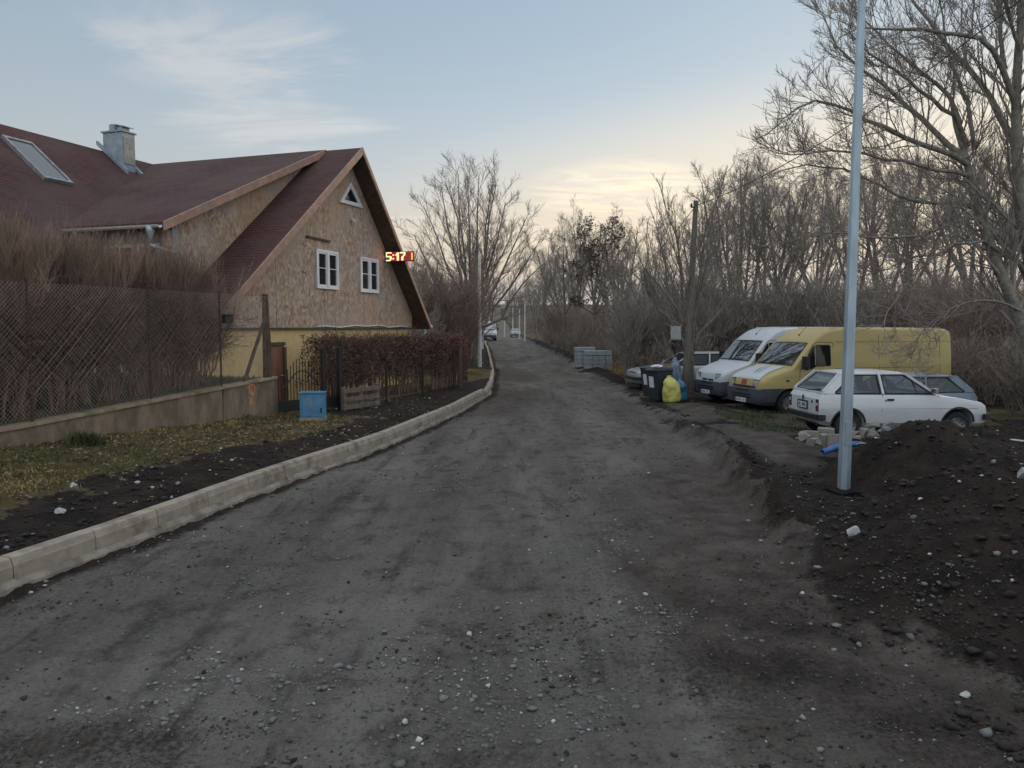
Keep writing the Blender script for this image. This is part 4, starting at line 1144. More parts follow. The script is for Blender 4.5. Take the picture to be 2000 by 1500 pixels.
mb = MB()
xs = np.linspace(ax_[0], ax_[-1], 16)
mb.tube([(x, -.014, float(np.interp(x, ax_, az_))) for x in xs], .016, 6); mb.build('arch_rail', M['iron'], gate)
mb = MB(); mb.bar((0, 0, .14), (ax_[-1], 0, .14), .03, .03); mb.box((ax_[-1] / 2, -.022, .27), (ax_[-1], .006, .24)); mb.build('bottom_rail', M['iron'], gate)
mb = MB()
for k in range(4): mb.tube([(ax_[-1] * .5 + .09 * math.cos(t) * (1 if k % 2 else -1) , -.022, .75 + .09 * (k // 2) + .07 * math.sin(t)) for t in np.linspace(0, 4.4, 9)], .006, 5)
mb.build('scroll', M['iron'], gate)
for x, h_, w_ in ((xA, 1.60, .10), (gl, 1.62, .12)):
    mb = MB(); mb.box((x, 0, h_ / 2 - .05), (w_, w_, h_ + .1)); mb.box((x, 0, h_ + .012), (w_ + .03, w_ + .03, .02)); mb.build('gate_post', M['iron'], gate, bev=.006)
mb = MB()
for i in range(5):
    x = xA + .1 + (gl - xA - .2) * i / 4; mb.box((x, 0, .58), (.014, .014, .9))
for z in (.13, .42, .98): mb.bar((xA + .05, .0, z), (gl - .06, 0, z), .03, .03)
mb.box(((xA + gl) / 2, .02, .26), (gl - xA - .12, .006, .24)); mb.build('side_panel', M['iron'], gate)
P0 = at_z(669, 806, .27); P1 = at_z(741, 795, .27)
pt = P1 - P0; pl = np.linalg.norm(pt[:2])
pal = thing('wooden_pallet', 'grey broken wooden pallet standing against the hedge beside the gate', 'pallet', (P0[0], P0[1], hz(P0[0], P0[1]) - .01), math.atan2(pt[1], pt[0]))
for z, s_ in ((.10, 1), (.30, .97), (.52, 1.0)):
    mb = MB(); mb.box((pl / 2, -.03, z), (pl * s_, .022, .12)); mb.build('slat', M['old_plank'], pal, bev=.004)
for x in (.08, pl / 2, pl - .08): mb = MB(); mb.box((x, .028, .31), (.10, .09, .62)); mb.build('bearer', M['old_plank'], pal)
# blue cabinet
B0 = at_z(578, 822, .27); B1 = at_z(630, 819, .27)
bt = B1 - B0; bl = .56
cab = thing('utility_cabinet', 'light blue metal utility cabinet in the verge by the gate', 'cabinet', (B0[0] + .12, B0[1] - .1, hz(B0[0] + .3, B0[1]) - .03), R(6))
h_ = 52 / F * 17.3 + .06
mb = MB(); mb.box((bl / 2, .17, h_ / 2), (bl, .34, h_)); mb.build('body', M['blue_box'], cab, bev=.008)
mb = MB(); mb.box((bl / 2, .165, h_ + .018), (bl + .03, .38, .03)); mb.build('lid', M['blue_box'], cab, bev=.005)
mb = MB(); mb.box((bl / 2 + .01, -.008, h_ / 2 + .05), (bl - .07, .012, h_ - .16)); dr = mb.build('door', M['blue_box'], cab, bev=.004)
mb = MB(); mb.box((bl * .47, -.0165, h_ * .62), (.055, .003, .15)); mb.box((bl * .24, -.0165, h_ * .80), (.05, .003, .06)); mb.build('label_plate', M['card'], dr)
mb = MB(); mb.box((bl * .87, -.022, h_ * .42), (.03, .016, .11)); mb.build('handle', M['black'], dr)
mb = MB(); mb.box((bl / 2, .17, .02), (bl + .02, .36, .16)); mb.build('plinth', M['concrete'], cab)
# wire fence in front of the beech hedge
ff = thing('wire_fence', 'low wire fence on thin dark posts along the foot of the beech hedge', 'fence', (*(H0 + H1) / 2, .27)); O = np.array(ff.location)
tt = (H1 - H0) / np.linalg.norm(H1 - H0); nr = np.array([tt[1], -tt[0]])
pp_ = []
for px, py in ((755, 787), (826, 772), (886, 760)):
    p = at_z(px, py, .29); pp_.append(p)
    mb = MB(); mb.tube([p - O, p + np.array([0, 0, 1.42]) - O], .03, 8); mb.build('post', M['iron'], ff)
mb = MB()
for z in (.35, .8, 1.25): mb.tube([pp_[0] + np.array([0, 0, z]) - O, pp_[1] + np.array([0, 0, z - .02]) - O, pp_[2] + np.array([0, 0, z]) - O], .004, 4)
mb.build('wires', M['cable'], ff)
# brown panel at the hedge's end
q0 = at_z(900, 757, .29); q1 = at_z(911, 744, .29)
pn = thing('garden_gate', 'narrow brown steel garden gate at the far end of the beech hedge', 'gate', (q0[0], q0[1], .25), math.atan2(q1[1] - q0[1], q1[0] - q0[0]))
L_ = np.linalg.norm((q1 - q0)[:2])
for x in (0, L_):
    mb = MB(); mb.box((x, 0, .8), (.09, .09, 1.6)); mb.lathe([(.06, 0), (.06, .02), (0, .06)], (x, 0, 1.602), 'Z', 8); mb.build('gate_post', M['dark_wood'], pn)
mb = MB()
for i in range(9): mb.box((.1 + (L_ - .2) * i / 8, 0, .82), (.05, .03, 1.3))
for z in (.3, 1.3): mb.box((L_ / 2, .02, z), (L_ - .1, .02, .05))
mb.build('infill', M['rust'], pn)
# ------------------------------------------------------------ lamp posts (no lanterns fitted yet)
def lamp_post(base, top_z, rb, rt, label, group=None, mat='steel_zinc', sides=8, lean=(0, 0)):
    x, y, z = base; h = top_z - z
    t = thing('lamp_post', label, 'lamp post', (x, y, z), 0, group)
    t.rotation_euler = (lean[0], lean[1], 0)
    mb = MB(); K = 6
    mb.tube([(0, 0, h * i / K - .1) for i in range(K + 1)], [rb + (rt - rb) * i / K for i in range(K + 1)], sides); mb.build('shaft', M[mat], t)
    return t, h
gp = 'new steel lamp posts without lanterns along the road'
t, h = lamp_post((POLE[0], POLE[1], hz(POLE[0], POLE[1]) + .0), 8.3, .098, .050, 'tall galvanised eight-sided steel lamp post rising beside the soil heap', gp, lean=(0, R(.25)))
mb = MB(); mb.box((0, -.086, .8), (.09, .02, .35)); mb.build('hatch', M['steel_zinc'], t, bev=.004)
for (bx, by, topy, Y, lb) in ((937, 722, 490, 41.5, 'steel lamp post on the left verge nearest the end of the beech hedge'), (942.5, 684, 557, 73, 'thin steel lamp post just in front of the parked white van far down the road'), (1025, 668, 581, 105, 'far steel lamp post on the right side of the road, nearest of the three there'), (1014.5, 661, 601, 127, 'far steel lamp post standing close to the right of the distant white car'), (1001.5, 650, 600, 150, 'far steel lamp post standing behind the distant white car'), (985.5, 652, 627, 138, 'short looking far steel lamp post left of the distant white car')):
    p = at_y(bx, by, Y); g_ = hz(p[0], Y); tz = at_y(bx - 3, topy, Y)[2]
    lamp_post((p[0], Y, g_), tz, .115 if Y < 50 else .10, .06, lb, gp, 'steel_far')
# black plastic surround in the hollow at the foot of the near post
cx, cy = POLE[0] + .02, POLE[1] - .10
cg = hz(cx, cy - .3)
tb = thing('plastic_surround', 'cracked black plastic tub edge sunk in the soil at the foot of the tall post', 'tub', (cx, cy, cg - .06))
mb = MB(); K = 14; V = []
for (r_, z_) in ((.20, -.18), (.29, .11), (.31, .115), (.31, .10), (.22, -.19)):
    for j in range(K):
        an = math.pi * 1.05 + math.pi * .9 * j / (K - 1); V.append((r_ * math.cos(an) * 1.15, r_ * math.sin(an), z_ + .02 * math.sin(j * 1.3)))
mb.add(V, [(i * K + j, i * K + j + 1, ((i + 1) % 5) * K + j + 1, ((i + 1) % 5) * K + j) for i in range(5) for j in range(K - 1)] + [tuple(i * K for i in range(5)), tuple(i * K + K - 1 for i in range(5))])
mb.build('shell', M['black'], tb)
# old wooden pole, sign and cable
up_b = at_y(1337, 775, 25.2); up_t = at_y(1359.5, 392, 25.2)
ug = hz(up_b[0], 25.2)
ut = thing('utility_pole', 'old leaning wooden utility pole among branches behind the rubbish bags', 'pole', (up_b[0], 25.2, ug))
tl = np.array([up_t[0] - up_b[0], 0, up_t[2] - ug])
mb = MB(); mb.tube([tl * f - np.array([0, 0, .1 * (f == 0)]) for f in np.linspace(0, 1, 7)], [.125 - .045 * f for f in np.linspace(0, 1, 7)], 12); mb.build('shaft', M['pole_wood'], ut)
mb = MB(); tq = tl * .965; mb.bar((tq[0] - .17, -.11, tq[2]), (tq[0] - .04, -.05, tq[2]), .035, .035); mb.lathe([(.03, 0), (.045, .03), (.03, .06), (.04, .09), (0, .12)], (tq[0] - .16, -.11, tq[2] + .01), 'Z', 10); mb.build('insulator', M['cable'], ut)
sg_ = at_y(1320, 650, 25.0)
sg = thing('sign_board', 'small pale blank board fixed to the old wooden pole', 'sign', (sg_[0], 25.0, sg_[2] - .22), R(-8))
mb = MB(); mb.box((0, 0, .22), (.33, .02, .44)); mb.build('panel', M['sign_white'], sg, bev=.004)
mb = MB(); mb.box((.19, .025, .22), (.36, .02, .04)); mb.build('bracket', M['rust'], sg)
cA = np.array([up_b[0] + tl[0], 25.2, ug + tl[2] - .15]); cB = at_y(2050, -45, 13.5)
P = [cA * (1 - f) + cB * f + np.array([0, 0, -.45 * 4 * f * (1 - f)]) for f in np.linspace(0, 1, 24)]
cD = at_y(1225, 540, 34)
P2 = [cA * (1 - f) + cD * f + np.array([0, 0, -.25 * 4 * f * (1 - f)]) for f in np.linspace(0, 1, 10)]
mb = MB(); mb.tube(P2[::-1] + P[1:], .012, 5); o = mb.build('overhead_cable', M['cable']); tag(o, 'thin overhead cable sloping from the old wooden pole up to the right', 'cable')

# ------------------------------------------------------------ bins and bags
bz = hz(4.4, 24.5)
def bin_(px, py, Y, rz, label, paper=True):
    p = at_y(px, py, Y); t = thing('wheelie_bin', label, 'bin', (p[0], Y, hz(p[0], Y)), rz, 'dark wheelie bins')
    # tapered tub: front towards -y
    V = []
    for (z, hw, d0, d1) in ((.06, .23, -.22, .22), (.85, .29, -.30, .30), (.95, .295, -.31, .31), (.98, .31, -.34, .33)):
        V += [(-hw, d0, z), (hw, d0, z), (hw, d1, z), (-hw, d1, z)]
    mb = MB(); mb.add(V, [(0, 3, 2, 1), (12, 13, 14, 15)] + [(4 * i + j, 4 * i + (j + 1) % 4, 4 * i + 4 + (j + 1) % 4, 4 * i + 4 + j) for i in range(3) for j in range(4)]); mb.build('tub', M['bin'], t, bev=.02)
    mb = MB(); mb.add([(-.315, -.37, .985), (.315, -.37, .985), (.315, .34, .985), (-.315, .34, .985), (-.30, -.33, 1.03), (.30, -.33, 1.03), (.29, .30, 1.07), (-.29, .30, 1.07)], [(0, 3, 2, 1), (4, 5, 6, 7), (0, 1, 5, 4), (1, 2, 6, 5), (2, 3, 7, 6), (3, 0, 4, 7)]); mb.build('lid', M['bin'], t, bev=.015)
    for s in (-1, 1):
        mb = MB(); mb.lathe([(0, -.03), (.09, -.03), (.10, -.02), (.10, .02), (.09, .03), (0, .03)], (s * .27, .27, .10), 'X', 16); mb.build('wheel', M['rubber'], t)
    if paper:
        mb = MB(); mb.add([(-.14, -.265, .45), (.09, -.265, .45), (.09, -.312, .80), (-.14, -.312, .80), (-.14, -.268, .45), (.09, -.268, .45), (.09, -.315, .80), (-.14, -.315, .80)], [(0, 1, 2, 3), (7, 6, 5, 4), (0, 4, 5, 1), (1, 5, 6, 2), (2, 6, 7, 3), (3, 7, 4, 0)]); mb.build('notice', M['paper'], t)
    return t, p
tbin, pb = bin_(1287, 780, 24.3, R(-62), 'dark wheelie bin with rubbish on its lid, nearest to the yellow bag')
tb2, pb2 = bin_(1275, 770, 25.4, R(-62), 'dark wheelie bin mostly hidden behind the bin with rubbish on its lid')
def bag(name, label, base, size, mat, seed, lean=0.0, knot=True):
    """tied plastic sack: lumpy swollen body with a gathered neck"""
    rs = np.random.default_rng(seed)
    t = thing(name, label, 'rubbish bag', tuple(base))
    t.rotation_euler = (0, lean, rs.uniform(0, 1))
    K, S = 22, 28; V = []
    prof_z = np.linspace(0, 1, K)
    pr_ = np.interp(prof_z, [0, .03, .12, .35, .62, .80, .9, .96, 1.0], [.45, .78, .97, 1.0, .95, .75, .45, .2, .26])
    for i in range(K):
        for j in range(S):
            an = 2 * math.pi * j / S
            f = 1 + .16 * (vnoise(np.array([an * 1.6 + 9]), np.array([prof_z[i] * 4.5]), seed)[0] - .5) * 2 + .07 * math.sin(an * 9 + 4 * prof_z[i]) * max(0, prof_z[i] - .45)
            if j == S - 1: pass
            r_ = pr_[i] * f
            V.append((r_ * math.cos(an) * size[0], r_ * math.sin(an) * size[1], prof_z[i] * size[2]))
    mb = MB(); mb.add(V, [(i * S + j, i * S + (j + 1) % S, (i + 1) * S + (j + 1) % S, (i + 1) * S + j) for i in range(K - 1) for j in range(S)] + [tuple(range(S))[::-1], tuple(range((K - 1) * S, K * S))])
    mb.build('sack', M[mat], t, smooth=True)
    if knot:
        mb = MB(); V = []; n = 10
        for i, (z, r_) in enumerate(((.97, .16), (1.02, .30), (1.07, .42))):
            for j in range(n): an = 2 * math.pi * j / n; w_ = r_ * (1 + .3 * math.sin(j * 2.4 + seed)); V.append((w_ * math.cos(an) * size[0], w_ * math.sin(an) * size[1], z * size[2]))
        mb.add(V, [(i * n + j, i * n + (j + 1) % n, (i + 1) * n + (j + 1) % n, (i + 1) * n + j) for i in range(2) for j in range(n)] + [tuple(range(n)), tuple(range(2 * n, 3 * n))]); mb.build('gathered_neck', M[mat], t, smooth=True)
    return t
def gpos(px, py, Y, dz=0): p = at_y(px, py, Y); return (p[0], Y, hz(p[0], Y) + dz)
bag('bin_bag', 'bulging yellow plastic bag leaning on the dark bins', gpos(1314, 782, 23.7), (.27, .24, .86), 'bag_yellow', 3, R(-9), False)
bag('bin_bag', 'blue plastic bag slumped behind the yellow bag at the pole foot', gpos(1334, 778, 24.4), (.21, .2, .74), 'bag_blue', 8, R(-14), False)
bag('bin_bag', 'large grey-blue plastic bag piled above the yellow bag', gpos(1314, 770, 24.75), (.30, .26, 1.38), 'bag_grey', 5, R(4), False)
tz = hz(pb[0], 24.3) + 1.07
lt = thing('paper_litter', 'crumpled white paper lying on the lid of the nearer bin', 'litter', (pb[0] - .12, 24.15, tz - .03))
mb = MB(); rs_ = np.random.default_rng(2); V = []; n = 14
for i in range(5):
    for j in range(n):
        an = 2 * math.pi * j / n; f = math.sin(math.pi * (i + .5) / 5); k_ = rs_.uniform(.7, 1.3); V.append((.20 * f * math.cos(an) * k_, .14 * f * math.sin(an) * k_, .03 * i + .02 * k_))
mb.add(V, [(i * n + j, i * n + (j + 1) % n, (i + 1) * n + (j + 1) % n, (i + 1) * n + j) for i in range(4) for j in range(n)] + [tuple(range(n))[::-1], tuple(range(4 * n, 5 * n))]); mb.build('sheet', M['paper'], lt)
cb_ = thing('cardboard_box', 'open flattened cardboard box lying on the back of the bin lid', 'box', (pb[0] + .22, 24.42, tz - .03), R(20))
mb = MB()
for (c, d) in (((0, -.1, .09), (.28, .012, .18)), ((0, .1, .09), (.28, .012, .18)), ((-.134, 0, .09), (.012, .185, .18)), ((.134, 0, .09), (.012, .185, .18)), ((0, 0, .006), (.25, .185, .01))): mb.box(c, d)
mb.build('carton', M['card'], cb_)
mb = MB(); mb.prism([(-.14, -.108, .182), (.14, -.108, .182), (.14, -.2, .24), (-.14, -.2, .24)], (0, .004, .006)); mb.build('flap', M['card'], cb_)

# ------------------------------------------------------------ stacked kerb stones beside the road
def stack(px, py, Y, nx, nz, bw, bh, dp, label, lid=True, rz=0):
    p = at_y(px, py, Y); t = thing('kerb_stone_stack', label, 'block stack', (p[0], Y, hz(p[0], Y)), rz, 'stacked concrete blocks by the road')
    mb = MB(); rs = random.Random(int(px))
    for i in range(nx):
        for k in range(nz):
            for j in range(2):
                mb.box((bw * (i + .5) + rs.uniform(-.01, .01), dp * (j + .5) + rs.uniform(-.01, .01), .12 + bh * (k + .5)), (bw - .015, dp - .015, bh - .012))
    b = mb.build('blocks', M['blockstack'], t, bev=.012)
    mb = MB()
    for y_ in (.1, dp, 2 * dp - .1): mb.box((nx * bw / 2, y_, .03), (nx * bw, .1, .06))
    for x_ in (.08, nx * bw / 2, nx * bw - .08): mb.box((x_, dp, .085), (.1, 2 * dp, .045))
    mb.build('pallet', M['old_plank'], t)
    if lid:
        mb = MB(); mb.box((nx * bw / 2, dp, .12 + nz * bh + .14), (nx * bw + .02, 2 * dp + .02, .24)); mb.build('top_slab', M['blockstack'], t, bev=.012)
    return t
stack(1126, 712, 44.0, 3, 4, .36, .22, .45, 'tall stack of grey concrete blocks with a second layer on boards, left behind', True, R(4))
stack(1144, 720, 41.8, 4, 3, .36, .24, .45, 'lower stack of grey concrete blocks with a capping slab, at the right front', True, R(2))

# ------------------------------------------------------------ rubble by the white car, pipe, loose stones
def stone_mesh(seed, sx, sy, sz, flat=.35, mat='stone', box=False):
    rs = np.random.default_rng(seed); bm = bmesh.new()
    if box:
        bmesh.ops.create_cube(bm, size=1.0); bmesh.ops.subdivide_edges(bm, edges=bm.edges, cuts=3, use_grid_fill=True)
    else: bmesh.ops.create_icosphere(bm, subdivisions=3, radius=.56)
    pl = [(unit(rs.normal(size=3)), rs.uniform(.20, .44)) for _ in range(13)]
    for v in bm.verts:
        p = np.array(v.co)
        if not box:
            for n_, d_ in pl:
                e = p @ n_ - d_
                if e > 0: p = p - n_ * e * .97
        else:
            p = p * (1 - .10 * max(0, (np.abs(p) ** 4).sum() * 16 - 1.5) * .35)
        p = p + unit(p) * (.05 * (vnoise(np.array([p[0] * 4 + seed]), np.array([p[1] * 4 + p[2] * 3]), seed)[0] - .5))
        v.co = p * np.array([sx, sy, sz])
    me = bpy.data.meshes.new('stone'); bm.to_mesh(me); bm.free(); me.materials.append(M[mat])
    me.polygons.foreach_set('use_smooth', [True] * len(me.polygons)); me.set_sharp_from_angle(angle=R(17)); return me
RUB = [  # px, py of the base, depth, size, box?, label
 (1571, 861, 14.0, (.30, .3, .26), False, 'pale rounded concrete lump at the left end of the rubble heap'),
 (1584, 858, 14.2, (.30, .25, .20), True, 'flat topped pale block just right of the rounded lump'),
 (1613, 852, 14.5, (.34, .30, .20), True, 'light square topped block standing highest left of the tall post'),
 (1590, 868, 13.8, (.22, .2, .14), True, 'small white faced brick in front of the flat topped block'),
 (1600, 872, 13.6, (.24, .18, .20), False, 'angular pale fragment with a dark hole side in the rubble'),
 (1610, 872, 13.6, (.16, .2, .28), True, 'dark upright brick next to the angular fragment'),
 (1632, 872, 13.5, (.32, .2, .28), True, 'grey squared block just left of the tall post'),
 (1640, 881, 13.3, (.34, .3, .10), True, 'flat slab lying at the foot of the squared block'),
 (1669, 856, 13.9, (.22, .2, .20), False, 'small rough stone close to the right of the tall post'),
 (1677, 862, 13.7, (.24, .2, .16), False, 'low rough stone leaning on the small stone by the post'),
 (1688, 856, 13.8, (.30, .3, .28), False, 'peaked grey stone in the middle of the right half of the rubble'),
 (1707, 858, 13.6, (.34, .3, .26), False, 'broad dark grey stone in front of the peaked stone'),
 (1683, 872, 13.2, (.42, .3, .10), False, 'flat pale slab lying in soil right of the tall post'),
 (1704, 839, 14.4, (.30, .3, .22), False, 'round topped pale stone beside the car rear wheel'),
 (1736, 838, 14.3, (.36, .34, .26), False, 'tilted pale cut stone resting under the car door'),
 (1730, 850, 14.0, (.28, .26, .20), False, 'dull stone half buried where the soil heap begins'),
 (1722, 846, 14.2, (.22, .2, .16), False, 'small stone wedged below the tilted cut stone'),
]
for i, (px, py, Y, s, bx_, lb) in enumerate(RUB):
    p = at_y(px, py, Y); g = hz(p[0], Y)
    zz = max(p[2], g - .02) + s[2] * .35
    o = link('rubble_stone', stone_mesh(100 + i, *[q * .88 for q in s], box=bx_), None, (p[0], Y, zz), (random.uniform(-.3, .3), random.uniform(-.3, .3), random.uniform(0, 6)))
    if bx_: o.rotation_euler = (random.uniform(-.06, .06), random.uniform(-.06, .06), random.uniform(-.5, .5))
    tag(o, lb, 'stone', 'rubble stones by the white car')
for (px, py, s, lb, mt) in ((1666, 1046, (.20, .15, .13), 'largest white stone lying on the near foot of the soil heap', 'pale_stone'), (1338, 1106, (.0, 0, 0), '', ''), (1568, 1161, (.09, .07, .04), 'flat white chip on the road edge below the soil heap', 'pale_stone'), (1884, 1360, (.075, .05, .05), 'white chip on dark soil at the lower right', 'pale_stone'), (118, 1002, (.15, .12, .08), 'white stone on the dark soil behind the near kerb', 'pale_stone'), (143, 950, (.16, .12, .08), 'pale cobble at the grass edge behind the near kerb', 'pale_stone'), (1999, 935, (.3, .2, .2), 'pale stone on the soil heap at the right edge', 'pale_stone'), (1462, 1020, (.12, .1, .06), 'pale stone on the ragged lip of soil left of the heap', 'pale_stone'), (1994, 862, (.40, .1, .03), 'white scrap of board on the ground right of the car', 'paper')):
    if not lb: continue
    d = ray(px, py); tt_ = 3.0
    while tt_ < 60:
        p = CAM + d * tt_
        if p[2] < hz(p[0], p[1]): break
        tt_ += .04
    o = link('loose_stone' if 'scrap' not in lb else 'board_scrap', stone_mesh(int(px), *s, mat=mt, box=('scrap' in lb)), None, (p[0], p[1], p[2] + s[2] * .25), (0, 0, px % 6)); tag(o, lb, 'stone' if 'scrap' not in lb else 'litter')
a = at_y(1606, 884, 12.9); b = at_y(1684, 868, 13.6); a[2] = max(a[2], hz(a[0], a[1]) + .07); b[2] = max(b[2], hz(b[0], b[1]) + .05)
mb = MB(); P = [a * (1 - f) + b * f + np.array([0, 0, .05 * math.sin(f * 3.1)]) for f in np.linspace(0, 1, 8)]
K = 14; V = []
for rr_ in (.055, .047):
    for p in P:
        for j in range(K): an = 2 * math.pi * j / K; V.append((p[0] - .6 * rr_ * math.cos(an) * .4, p[1] + rr_ * math.cos(an), p[2] + rr_ * math.sin(an)))
n1 = len(P) * K
fc = [(i * K + j, i * K + (j + 1) % K, (i + 1) * K + (j + 1) % K, (i + 1) * K + j) for i in range(len(P) - 1) for j in range(K)]
fc += [(n1 + i * K + j, n1 + (i + 1) * K + j, n1 + (i + 1) * K + (j + 1) % K, n1 + i * K + (j + 1) % K) for i in range(len(P) - 1) for j in range(K)]
fc += [(j, n1 + j, n1 + (j + 1) % K, (j + 1) % K) for j in range(K)] + [(n1 - K + j, n1 - K + (j + 1) % K, 2 * n1 - K + (j + 1) % K, 2 * n1 - K + j) for j in range(K)]
mb.add(V, fc); o = mb.build('plastic_pipe', M['blue_pipe'], smooth=True); tag(o, 'short blue plastic pipe poking out of the soil behind the tall post', 'pipe')
# ------------------------------------------------------------ vehicles: local x runs from the nose back, z up
def loft(stations, name, mats, parent, section, smooth=35):
    V = []; Fc = []; K = None
    for st in stations:
        s = section(st); K = len(s); V += s
    n = len(stations)
    Fc = [(i * K + j, i * K + (j + 1) % K, (i + 1) * K + (j + 1) % K, (i + 1) * K + j) for i in range(n - 1) for j in range(K)]
    Fc += [tuple(range(K))[::-1], tuple(range((n - 1) * K, n * K))]
    mb = MB(); mb.add(V, Fc); me = mb.mesh(name, mats)
    o = link(name, me, parent); return o
def finish(o, auto=32, bev=0):
    me = o.data; me.polygons.foreach_set('use_smooth', [True] * len(me.polygons)); me.set_sharp_from_angle(angle=R(auto)); me.update()
def cyl(x, z, r, y0, y1, n=36):
    mb = MB(); mb.lathe([(r, y0), (r, y1)], (x, 0, z), 'Y', n); return link('cutter', mb.mesh('cutter', M['black']), PAR[0])
PAR = [None]
def wheel(parent, x, y, r, wd, side, rimmat='rim', steel=True):
    """tyre with a rim part, lying in the wheel arch; side = +-1 is outward"""
    mb = MB(); h = wd / 2
    mb.lathe([(r * .62, -h * .9), (r * .80, -h), (r * .95, -h * .92), (r, -h * .6), (r, h * .6), (r * .95, h * .92), (r * .80, h), (r * .62, h * .9)], (0, 0, 0), 'Y', 32, True)
    w_ = mb.build('wheel', M['rubber'], parent, loc=(x, y, r), auto=40)
    mb = MB(); s = side
    prof = [(0, s * h * .55), (r * .13, s * h * .55), (r * .15, s * h * .30), (r * .36, s * h * .25), (r * .47, s * h * .42), (r * .52, s * h * .40), (r * .58, s * h * .78), (r * .635, s * h * .86), (r * .635, -s * h * .5), (0, -s * h * .5)]
    mb.lathe(prof, (0, 0, 0), 'Y', 28); rm = mb.build('rim', M[rimmat], w_, auto=30)
    mb = MB()
    for k in range(8):
        an = 2 * math.pi * k / 8; mb.lathe([(0, s * (h * .43)), (r * .05, s * h * .43), (r * .05, s * h * .30), (0, s * h * .30)], (r * .46 * math.cos(an), 0, r * .46 * math.sin(an)), 'Y', 8)
    mb.build('rim_holes', M['black'], w_)
    return w_

def plate_glyphs(mb, cx, cz, wd, hh, put, n=7, seed=1):
    """worn unreadable characters: short upright strokes"""
    rs = random.Random(seed)
    for i in range(n):
        if i == 2: continue
        x0 = cx + wd * (-.5 + (i + .5) / n)
        for k in range(2): put(mb, x0 + (k - .5) * wd * .055, cz, wd * .028, hh * rs.uniform(.6, 1.0))
        put(mb, x0, cz + hh * rs.choice((-.4, 0, .4)), wd * .075, hh * .16)

# ---------------------------------------- high roofed panel van
def van_w(z):       # half width by height
    return float(np.interp(z, [.28, .45, .8, 1.15, 1.5, 1.9, 2.2, 2.38, 2.5], [.93, .965, .985, .99, .97, .93, .90, .875, .85]))
VST = [(.07, .86, .80, .45), (.10, .96, .86, .42), (.18, 1.04, .91, .40), (.34, 1.13, .955, .38), (.60, 1.23, .985, .36), (.93, 1.335, 1, .36), (1.22, 1.69, 1, .36), (1.50, 2.035, 1, .36), (1.66, 2.17, 1, .36), (1.86, 2.31, 1, .36), (2.10, 2.42, 1, .36), (2.45, 2.46, 1, .36), (3.6, 2.462, 1, .36), (5.0, 2.45, 1, .36), (5.40, 2.43, 1, .36), (5.50, 2.36, .985, .37), (5.53, 2.24, .965, .40)]
VST = [(s[0] if s[0] <= 2.45 else 2.45 + (s[0] - 2.45) * 1.12,) + s[1:] for s in VST]
def van_top(x): return float(np.interp(x, [s[0] for s in VST], [s[1] for s in VST]))
def van_sc(x): return float(np.interp(x, [s[0] for s in VST], [s[2] for s in VST]))
def van_section(st):
    x, zt, sc, zb = st; r = min(.11, (zt - zb) * .25)
    zs = [zb + (zt - r - zb) * f for f in (0, .12, .28, .42, .56, .70, .84, 1)]
    half = [(van_w(z) * sc, z) for z in zs]
    wt = half[-1][0]
    for a in (25, 50, 75): half.append((wt - r * (1 - math.cos(R(a))), zt - r + r * math.sin(R(a))))
    half.append((wt - r * 1.6, zt + .000)); half.append((wt * .45, zt + .018))
    L = [(x, -y, z) for y, z in half] + [(x, y, z) for y, z in half[::-1]]
    return L
def van_side(x, z, s, off=.004): return (x, s * (van_w(z) * van_sc(x) + off), z)

def side_panel(mb, poly, s, fy, off, th):
    """panel lying on the flank: poly of (x,z)"""
    P = [(x, s * (fy(x, z) + off), z) for x, z in poly]; mb.prism(P, (0, s * th, 0))

